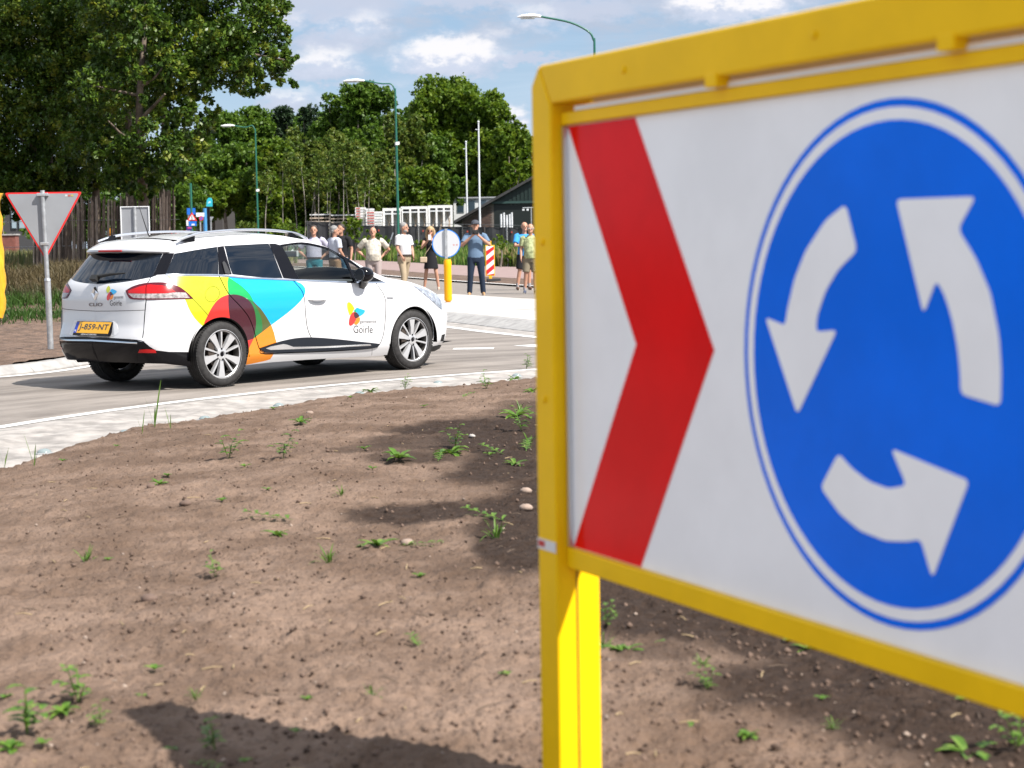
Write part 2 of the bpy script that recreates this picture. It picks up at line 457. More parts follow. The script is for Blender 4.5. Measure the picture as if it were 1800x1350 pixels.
def build_soil():
    ys = [1.2, 1.8, 2.4, 2.9]; y = 3.2
    while y < 19.6: ys.append(y); y *= 1.0034
    q = np.concatenate([np.linspace(-1.6, -.38, 14)[:-1], np.arange(-.38, .40, .0021), np.linspace(.40, 4.5, 60)])
    Q, Y = np.meshgrid(q, np.array(ys), indexing='ij'); X = Q * Y
    Z = soil_z(X, Y)
    wet = np.zeros_like(X)
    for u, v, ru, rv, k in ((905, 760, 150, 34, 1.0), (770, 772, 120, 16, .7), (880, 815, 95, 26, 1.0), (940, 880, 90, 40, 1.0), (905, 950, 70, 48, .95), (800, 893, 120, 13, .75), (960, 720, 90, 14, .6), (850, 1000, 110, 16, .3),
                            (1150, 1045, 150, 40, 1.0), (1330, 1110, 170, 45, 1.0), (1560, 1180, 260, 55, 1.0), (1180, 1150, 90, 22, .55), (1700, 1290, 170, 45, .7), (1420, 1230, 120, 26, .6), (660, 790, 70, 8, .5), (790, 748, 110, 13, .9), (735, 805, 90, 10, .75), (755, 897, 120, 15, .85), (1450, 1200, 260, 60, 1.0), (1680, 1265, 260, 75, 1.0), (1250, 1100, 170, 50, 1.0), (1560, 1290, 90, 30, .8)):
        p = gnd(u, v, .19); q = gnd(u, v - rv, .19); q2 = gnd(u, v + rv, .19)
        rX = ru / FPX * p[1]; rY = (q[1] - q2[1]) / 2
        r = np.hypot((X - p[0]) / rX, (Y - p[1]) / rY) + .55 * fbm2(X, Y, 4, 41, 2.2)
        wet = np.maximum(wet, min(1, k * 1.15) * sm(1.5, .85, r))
    i = np.arange(X.size).reshape(X.shape)
    F = np.stack([i[:-1, :-1], i[1:, :-1], i[1:, 1:], i[:-1, 1:]], -1).reshape(-1, 4)
    keep = (Z.ravel()[F] > -.03).any(1); F = F[keep]
    m = bpy.data.materials.new('soil'); m.use_nodes = True
    t = NT(m.node_tree); b = t.n['Principled BSDF']; geo = t.new('ShaderNodeNewGeometry'); P = geo.outputs['Position']
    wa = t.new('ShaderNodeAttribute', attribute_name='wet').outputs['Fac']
    n1, n2, n3, n4 = t.noise(P, 2.3, 5, .6), t.noise(P, 26, 5, .65), t.noise(P, 150, 3, .6), t.noise(P, 75, 4, .7)
    c = t.mix(t.ss(n1, .35, .68), (.120, .079, .056), (.208, .144, .107))
    c = t.mix(t.m('MULTIPLY', t.ss(n2, .52, .74), .6), c, (.085, .058, .044))
    c = t.mix(t.m('MULTIPLY', t.ss(n3, .62, .8), .6), c, (.28, .21, .165))
    c = t.mix(t.m('MULTIPLY', t.ss(n4, .56, .68), .75), c, (.05, .034, .026))  # dark specks put the shade of small pits into the colour
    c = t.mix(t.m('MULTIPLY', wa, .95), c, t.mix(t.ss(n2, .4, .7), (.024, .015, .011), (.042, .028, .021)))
    t.l.new(c, b.inputs['Base Color']); b.inputs['Roughness'].default_value = .95; b.inputs['Specular IOR Level'].default_value = .15
    bn = t.new('ShaderNodeBump'); bn.inputs['Distance'].default_value = .02
    t.l.new(t.m('SUBTRACT', t.m('ADD', t.m('MULTIPLY', n3, .5), n2), t.m('MULTIPLY', n4, .6)), bn.inputs['Height']); t.l.new(bn.outputs[0], b.inputs['Normal'])
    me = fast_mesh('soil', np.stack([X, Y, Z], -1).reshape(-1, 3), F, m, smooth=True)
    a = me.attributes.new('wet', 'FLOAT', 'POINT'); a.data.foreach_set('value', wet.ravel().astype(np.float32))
    tag(link('soil', me), kind='structure')
    return m
M_soil = build_soil()

# crumbs and pebbles lying on the soil
def crumbs(name, n, rmin, rmax, m, pw=2.5):
    base = [(0, 0, 1), (.9, 0, .1), (-.2, .85, .2), (-.8, .3, 0), (-.3, -.8, .15), (.35, -.5, -.6), (.2, .5, -.7)]
    fc = [(0, 1, 2), (0, 2, 3), (0, 3, 4), (0, 4, 1), (1, 5, 6), (1, 6, 2), (2, 6, 3), (3, 6, 5), (3, 5, 4), (4, 5, 1)]
    yy = 3.3 * np.exp(RNG.random(n) * math.log(17 / 3.3)); xx = (RNG.random(n) - .5) * yy * .60 + .03 * yy
    ok = soil_d(xx, yy) > .02; xx, yy = xx[ok], yy[ok]; n = len(xx)
    r = (rmin + (rmax - rmin) * RNG.random(n) ** pw)
    B = np.array(base); a = RNG.random(n) * 6.28; ca, sa = np.cos(a), np.sin(a)
    S = .6 + .8 * RNG.random((n, 3)); jit = 1 + .3 * (RNG.random((n, len(base), 3)) - .5)
    V = B[None] * S[:, None] * jit * r[:, None, None]
    V = np.stack([V[..., 0] * ca[:, None] - V[..., 1] * sa[:, None], V[..., 0] * sa[:, None] + V[..., 1] * ca[:, None], V[..., 2] * .8], -1)
    V += np.stack([xx, yy, soil_z(xx, yy) + r * .25], -1)[:, None]
    F = (np.array(fc)[None] + (np.arange(n) * len(base))[:, None, None]).reshape(-1, 3)
    tag(link(name, fast_mesh(name, V.reshape(-1, 3), F, m)), kind='stuff')
crumbs('soil_clods', 6500, .003, .013, mat('soil_clod', (.13, .09, .07), .95, var=.3, vscale=9, spec=.1), 2.6)
crumbs('dark_soil_clods', 2600, .0025, .009, mat('dark_clod', (.05, .034, .026), .95, var=.3, vscale=9, spec=.1), 2.2)  # darker clods, strewn at random
crumbs('pebbles', 420, .003, .010, mat('pebble', (.26, .20, .16), .7, var=.4, vscale=5), 2.4)

# ---- studs along the overrun strip
M_stud = mat('stud_glass', (.20, .24, .24), .12, spec=.8)
for i, (u, v) in enumerate(((78, 797), (220, 763), (360, 738), (490, 715), (632, 694), (770, 675), (908, 662))):
    p = gnd(u, v, .02)
    ordn = ('leftmost of seven', 'second from the left', 'third from the left', 'middle one', 'third from the yellow post', 'second from the yellow post', 'nearest to the yellow post')[i]
    th = thing('road_stud', 'domed glass road stud in the concrete strip, %s' % ordn, 'road stud', (p[0], p[1], .012), group='glass road studs along the overrun strip')
    if i == 0:
        o1 = MB().lathe([(.062, 0), (.060, .010), (.046, .016), (.046, .012)], 20, 'z').build('collar', mat('stud_metal', (.42, .42, .41), .5, .6), th, 30)
        o2 = MB().ball((0, 0, .010), (.046, .046, .030), 16, 8).build('dome', M_stud, th, 60); stud0 = (o1, o2)
    else:
        for o in stud0: c = o.copy(); COL.objects.link(c); c.parent = th

# ---- dashes painted on the carriageway
for (u0, v0, u1, v1, wd) in ((797, 613, 868, 612, .16), (927, 606, 975, 609, .22)):
    a, b_ = gnd(u0, v0, .004), gnd(u1, v1, .004)
    d = (b_ - a); d /= np.linalg.norm(d); nrm = np.array([-d[1], d[0], 0]) * wd
    sheet('road_marking', [a - nrm, b_ - nrm, b_ + nrm, a + nrm], .004, M_white)

# ---- verge behind the left kerb, rising to a grassy bank
KL = catmull([(-30, 6), (-16, 12.2), (-9.5, 15.7), (-6.6, 17.9), (-5.35, 18.95), (-4.88, 20.2), (-4.68, 22), (-4.75, 26), (-5.3, 34), (-8, 50), (-14, 66), (-30, 100)], 8)
def verge_z(x, y):
    bank = sm(30.5, 40, y) * .62 * sm(-3.5, -7, x + (y - 22) * .06)
    ditch = -.10 * np.exp(-((y - 31.5) / 1.5) ** 2)
    return .085 + bank + ditch + .05 * fbm2(x, y, 3, 61, .9) * sm(18.5, 20.5, y) + .035 * fbm2(x, y, 3, 62, 4) + .03 * np.clip(fbm2(x, y, 2, 63, 9) - .2, 0, 1) * sm(19, 20.5, y)
xs = np.concatenate([np.arange(-46, -12, .6), np.arange(-12, -3.4, .09)]); ys = np.concatenate([np.arange(8, 17, .5), np.arange(17, 34, .09), np.arange(34, 95, .6)])
X, Y = np.meshgrid(xs, ys, indexing='ij'); i = np.arange(X.size).reshape(X.shape)
F = np.stack([i[:-1, :-1], i[1:, :-1], i[1:, 1:], i[:-1, 1:]], -1).reshape(-1, 4)
cen = np.stack([X.ravel()[F].mean(1), Y.ravel()[F].mean(1)], -1)
KLp = np.array(KL); inner = np.array([p + .22 * np.array([-(q - p)[1], (q - p)[0]]) / np.linalg.norm(q - p) for p, q in zip(KLp[:-1], KLp[1:])])
F = F[poly_inside(cen, np.vstack([inner + 0, [(-60, 100), (-60, 6)]]))]
tag(link('verge', fast_mesh('verge', np.stack([X, Y, verge_z(X, Y)], -1).reshape(-1, 3), F, M_verge, smooth=True)), kind='structure')

def kerb(name, line, h, slope, top, lo, hi):
    """a row of separate kerb stones; face towards the right of the line"""
    root = thing(name, None, None, (0, 0, 0)); root['kind'] = 'structure'
    line = [np.array(p, float) for p in line]
    L = np.concatenate([[0], np.cumsum([np.linalg.norm(b - a) for a, b in zip(line[:-1], line[1:])])])
    A = np.array(line); s = lo
    while s < min(hi, L[-1]):
        e = min(s + 1.0, L[-1]); ks = np.linspace(s + .006, e - .006, 4)
        P = np.stack([np.interp(ks, L, A[:, 0]), np.interp(ks, L, A[:, 1])], -1)
        T = np.gradient(P, axis=0); T /= np.linalg.norm(T, axis=1)[:, None]; N = np.stack([-T[:, 1], T[:, 0]], -1)
        V = []
        for p, n in zip(P, N):
            for off, z in ((0, -.02), (0, .012), (slope, h), (slope + top, h), (slope + top, -.02)): V.append((*(p + n * off), z))
        Fq = []
        for k in range(3):
            for j in range(4): Fq.append((k * 5 + j, k * 5 + j + 1, (k + 1) * 5 + j + 1, (k + 1) * 5 + j))
        Fq += [(0, 4, 3, 2, 1), (15, 16, 17, 18, 19)]
        MB().add(V, Fq).build('kerb_stone', M_kerb, root, bevel=.008)
        s = e
    return root
kerb('kerb', KL, .09, .09, .14, 26.5, 60)
# white line along the foot of the left kerb
off = [np.array(p) for p in KL]; o2 = [p - .10 * np.array([-(q - p)[1], (q - p)[0]]) / np.linalg.norm(q - p) for p, q in zip(off[:-1], off[1:])]; o3 = [p - .24 * np.array([-(q - p)[1], (q - p)[0]]) / np.linalg.norm(q - p) for p, q in zip(off[:-1], off[1:])]
band('edge_line', [tuple(p) for p in o2], [tuple(p) for p in o3], .005, .005, M_white)

# ---- splitter island
near = catmull([(-2.6, 34.2), (-2.0, 32.2), (-1.08, 29.95), (-.33, 27.9), (.34, 26.1), (1.6, 23.4), (3.6, 20.4), (7, 17.6)], 8)
far = catmull([(9, 27.5), (5, 31.2), (2.2, 34.6), (.5, 37.3), (-.4, 39.4), (-1.35, 41.6), (-2.2, 41.2), (-2.8, 38), (-2.6, 34.2)], 8)
kl = [np.array(p) for p in near]; kin = [p + .44 * np.array([-(q - p)[1], (q - p)[0]]) / np.linalg.norm(q - p) for p, q in zip(kl[:-1], kl[1:])]
V = [(*p, .122) for p in kin] + [(*p, .118) for p in far[:-1]]
me = bpy.data.meshes.new('traffic_island'); n = len(V); me.from_pydata([tuple(map(float, p)) for p in V] + [(float(p[0]), float(p[1]), -.02) for p in V], [], [list(range(n))] + [(i, (i + 1) % n, n + (i + 1) % n, n + i) for i in range(n)])
me.materials.append(M_isl); tag(link('traffic_island', me), kind='structure')
kerb('kerb', near, .12, .30, .14, .0, 60)
# joints scored across the island top
for k in range(6):
    a = np.array((-1.9 + k * .9, 35.0 - k * 1.9)); d = np.array((.62, .78)); nn = np.array((-d[1], d[0]))
    sheet('expansion_joint', [a - nn * .012, a + d * 5 - nn * .012, a + d * 5 + nn * .012, a + nn * .012], .1265, M_joint)
kw0 = [p - .45 * np.array([-(q - p)[1], (q - p)[0]]) / np.linalg.norm(q - p) for p, q in zip(kl[:-1], kl[1:])]; kw1 = [p - .62 * np.array([-(q - p)[1], (q - p)[0]]) / np.linalg.norm(q - p) for p, q in zip(kl[:-1], kl[1:])]
band('edge_line', [tuple(p) for p in kw0], [tuple(p) for p in kw1], .005, .005, M_white)
band('gutter', [tuple(p) for p in kl[:-1]], [tuple(p) for p in kw0], .0045, .0045, M_conc)
fl = [np.array(p) for p in far]; f0 = [p + .35 * np.array([(q - p)[1], -(q - p)[0]]) / np.linalg.norm(q - p) for p, q in zip(fl[:-1], fl[1:])]; f1 = [p + .52 * np.array([(q - p)[1], -(q - p)[0]]) / np.linalg.norm(q - p) for p, q in zip(fl[:-1], fl[1:])]
band('edge_line', [tuple(p) for p in f0], [tuple(p) for p in f1], .005, .005, M_white)

# ---- far verge: soil strip, red cycle path, green
fline = catmull([(-30, 150), (-13.5, 108), (-8, 84), (-3.05, 64), (.62, 51.0), (3.6, 41.5), (9, 30), (24, 18)], 6)
path_a = catmull([(-26, 150), (-11.5, 108), (-6.9, 86), (-2.7, 67), (.9, 54.5), (5, 44), (12, 33.5), (28, 22)], 6)
path_b = catmull([(-22, 160), (-10.1, 122), (-6.0, 106), (-2.76, 90), (1.0, 78), (9, 58), (18, 46), (36, 33)], 6)
band('far_verge', [tuple(p) for p in fline], [tuple(p) for p in path_a], .05, .14, M_verge)
band('edge_line', [(p[0] - .12, p[1] - .1) for p in fline], [(p[0] + .02, p[1] - .0) for p in fline], .052, .053, M_white)
band('cycle_path', [tuple(p) for p in path_a], [tuple(p) for p in path_b], .145, .15, M_pink)
band('meadow', [tuple(p) for p in path_b], [(p[0] + 40, p[1] + 120) for p in path_b], .14, .14, M_green)

# ------------------------------------------------------------------ roundabout sign in a yellow portal frame
M_yel = mat('yellow_enamel', (.93, .56, .006), .34, spec=.10, var=.05, vscale=5)
M_sheetw = mat('white_sheeting', (.93, .93, .94), .22, spec=.4, var=.035, vscale=4)
M_sheetr = mat('red_sheeting', (.80, .002, .005), .16, spec=.09, var=.07, vscale=3.5)
M_sheetb = mat('blue_sheeting', (.001, .16, .90), .16, spec=.09, var=.07, vscale=3.5)
M_alu = mat('aluminium', (.62, .63, .65), .38, .85)
M_galv = mat('galvanised_steel', (.46, .47, .48), .45, .75, var=.18, vscale=14)
SGS = .85
SG_O = np.array([.1155, 3.6788]); SG_Z = CAM_H - .735 * SGS; SG_A = -1.1198
SG_H, SG_W = .85, 2.09
sg_base = float(soil_base(SG_O[0] + .4, SG_O[1] - .8))
sign = thing('roundabout_sign', 'large yellow framed board with blue roundabout sign and red chevron on the soil', 'road sign', (SG_O[0], SG_O[1], sg_base), SG_A)
ZB = SG_Z - sg_base            # bottom of the face above the thing's base
def sgp(u, z, o=0.0): return (u, o * -1.0, ZB + z)     # local: x along the board, -y towards the traffic, z up
# local -y is the face normal: world normal = (-0.9, -0.43) -> rotated (0, -1) is (sin A, -cos A)
BT = .085                      # tube width
for u0 in (-BT, SG_W):
    pts = [(u0, -ZB - .4), (u0 + BT, -ZB - .4), (u0 + BT, .975), (u0, .975)]
    if u0 < 0: pts = [(u0, -ZB - .4), (u0 + BT, -ZB - .4), (u0 + BT, .894), (u0 + .034, .975), (u0, .935)]
    else: pts = [(u0, -ZB - .4), (u0 + BT, -ZB - .4), (u0 + BT, .935), (u0 + BT - .034, .975), (u0, .894)]
    MB().prism(pts, lambda a, b_: sgp(a, b_, .034), lambda a, b_: sgp(a, b_, -.066)).build('post', M_yel, sign, bevel=.006)
pts = [(-BT + .034, .975), (SG_W + BT - .034, .975), (SG_W - .001, .8945), (.001, .8945)]
MB().prism(pts, lambda a, b_: sgp(a, b_, .0338), lambda a, b_: sgp(a, b_, -.0658)).build('top_bar', M_yel, sign, bevel=.006)
MB().prism([(.003, .852), (SG_W - .003, .852), (SG_W - .003, .877), (.003, .877)], lambda a, b_: sgp(a, b_, .012), lambda a, b_: sgp(a, b_, -.028)).build('panel_frame', M_yel, sign, bevel=.003)
MB().prism([(.003, -.042), (SG_W - .003, -.042), (SG_W - .003, -.001), (.003, -.001)], lambda a, b_: sgp(a, b_, .012), lambda a, b_: sgp(a, b_, -.028)).build('panel_frame', M_yel, sign, bevel=.003)
MB().prism([(.004, 0), (SG_W - .004, 0), (SG_W - .004, .851), (.004, .851)], lambda a, b_: sgp(a, b_, 0), lambda a, b_: sgp(a, b_, -.012)).build('panel', M_sheetw, sign)
# edge profile of white aluminium beside the left post and a thin white strip in the slit
MB().prism([(.004, .002), (.012, .002), (.012, .849), (.004, .849)], lambda a, b_: sgp(a, b_, .010), lambda a, b_: sgp(a, b_, .0005)).build('edge_profile', M_alu, sign)
MB().prism([(.06, .8775), (SG_W - .06, .8775), (SG_W - .06, .886), (.06, .886)], lambda a, b_: sgp(a, b_, .011), lambda a, b_: sgp(a, b_, -.03)).build('slit_strip', mat('strip_white', (.82, .82, .82), .3), sign)
for uc in (.60, 1.213, 1.75):
    MB().prism([(uc - .018, .8785), (uc + .018, .8785), (uc + .018, .902), (uc - .018, .902)], lambda a, b_: sgp(a, b_, .036), lambda a, b_: sgp(a, b_, .006)).build('clip', M_yel, sign, bevel=.002)
for u0, sg in ((.0006, 1), (SG_W - .0006, -1)):   # groove of the post profile
    MB().prism([(u0, -ZB - .3), (u0 + .0012 * sg, -ZB - .3), (u0 + .0012 * sg, -.05), (u0, -.05)], lambda a, b_: sgp(a, b_, -.010), lambda a, b_: sgp(a, b_, -.014)).build('groove', mat('groove_dark', (.20, .11, .004), .6), sign)
def print_on(name, poly, m, off):
    poly = [tuple(p) for p in poly]
    return MB().prism(poly, lambda a, b_: sgp(a, b_, off), lambda a, b_: sgp(a, b_, off - .0009)).build(name, m, sign)
chev = [(.0125, .8495), (.282, .8495), (.551, .427), (.285, .0015), (.0125, .0015), (.277, .425)]
print_on('chevron', chev, M_sheetr, .001)
print_on('chevron', [(SG_W - a, b_) for a, b_ in chev], M_sheetr, .001)
CC, CR = (1.046, .4275), .3985
def circ(r, n=72): return [(CC[0] + r * math.cos(2 * math.pi * k / n), CC[1] + r * math.sin(2 * math.pi * k / n)) for k in range(n)]
print_on('sign_rim', circ(CR), M_sheetb, .0012)
print_on('sign_ring', circ(CR * .968), M_sheetw, .0022)
print_on('sign_disc', circ(CR * .920), M_sheetb, .0032)
def rnd(poly, r=.012):
    """round the corners of the arrow heads"""
    out = []; n = len(poly); P = [np.array(p) for p in poly]
    for i in range(n):
        a, p, c_ = P[i - 1], P[i], P[(i + 1) % n]; la, lc = np.linalg.norm(a - p), np.linalg.norm(c_ - p)
        k = min(r, la * .4, lc * .4); q0 = p + (a - p) / la * k; q2 = p + (c_ - p) / lc * k
        for t_ in (0, .25, .5, .75, 1): out.append(tuple((1 - t_) ** 2 * q0 + 2 * t_ * (1 - t_) * p + t_ * t_ * q2))
    return out
A1 = [(.939, .672), (.887, .648), (.833, .601), (.801, .555), (.78, .503), (.774, .478), (.716, .490), (.807, .334), (.916, .476), (.859, .471), (.863, .497), (.886, .537), (.92, .571), (.968, .600)]
A2 = [(1.064, .676), (1.242, .675), (1.204, .630), (1.243, .588), (1.273, .541), (1.291, .482), (1.296, .435), (1.295, .384), (1.211, .395), (1.210, .425), (1.204, .462), (1.192, .502), (1.176, .535), (1.157, .557), (1.128, .507)]
A3 = [(.919, .282), (.871, .222), (.922, .186), (.974, .166), (1.038, .159), (1.093, .166), (1.122, .174), (1.149, .119), (1.230, .273), (1.052, .302), (1.089, .250), (1.045, .240), (.996, .246), (.952, .262)]
for A in (A1, A2, A3): print_on('arrow', rnd(A), M_sheetw, .0042)
MB().prism([(-.083, -.012), (-.002, -.012), (-.002, .010), (-.083, .010)], lambda a, b_: sgp(a, b_, .0352), lambda a, b_: sgp(a, b_, .0341)).build('sticker', mat('sticker_white', (.7, .7, .7), .4), sign)
MB().prism([(-.078, -.006), (-.05, -.006), (-.05, .006), (-.078, .006)], lambda a, b_: sgp(a, b_, .0362), lambda a, b_: sgp(a, b_, .0353)).build('sticker_mark', mat('sticker_red', (.5, .02, .02), .4), sign)

for uc, zc in ((-BT / 2, .30), (-BT / 2, .62), (.30, .935), (.90, .935), (1.50, .935)):
    MB().add([sgp(uc + r_ * math.cos(a), zc + r_ * math.sin(a), o_) for r_, o_ in ((.007, .0342), (.007, .037), (.004, .0385)) for a in np.linspace(0, 2 * math.pi, 12, endpoint=False)], [(i * 12 + k, i * 12 + (k + 1) % 12, i * 12 + 12 + (k + 1) % 12, i * 12 + 12 + k) for i in range(2) for k in range(12)] + [tuple(range(24, 36))]).build('bolt', M_yel, sign)

# ------------------------------------------------------------------ the estate car
car = thing('estate_car', 'white estate car with large yellow, red, green, blue and orange graphics and roof rails', 'car', (-3.3236, 17.464, 0.0), .8693)
M_paint = mat('white_paint', (.60, .60, .615), .25, spec=.5, coat=.6)
M_blk = mat('gloss_black', (.004, .004, .006), .12, spec=.24)
M_mblk = mat('matt_black', (.012, .012, .012), .7)
M_dark = mat('dark_void', (.004, .004, .004), .95, spec=.05)
M_chr = mat('chrome', (.78, .79, .82), .12, 1.0)
M_pglass = mat('privacy_glass', (.003, .006, .012), .03, spec=.6)
M_gl = glass_mat('clear_glass', (.90, .94, .92))
M_red = mat('lamp_red', (.46, .004, .006), .14, spec=.4, coat=.15)
M_dred = mat('lamp_dark_red', (.09, .003, .010), .14, spec=.4, coat=.15)
M_lens = mat('lamp_clear', (.30, .27, .27), .14, spec=.5, coat=.2, var=.45, vscale=38)
M_head = mat('headlamp_lens', (.24, .26, .30), .06, spec=.9, coat=.8, var=.5, vscale=30)
DEC = {}
for n_, c_ in dict(yellow=(.42, .44, .012), red=(.52, .024, .020), maroon=(.046, .007, .015), green=(.002, .32, .075), cyan=(.002, .32, .62), midgreen=(.015, .14, .036), olive=(.065, .085, .022), orange=(.66, .205, .008), black=(.012, .012, .014), grey=(.09, .09, .095)).items():
    DEC[n_] = mat('vinyl_' + n_, c_, .22, spec=.5, coat=.7)
DEC['red_low'] = DEC['red']

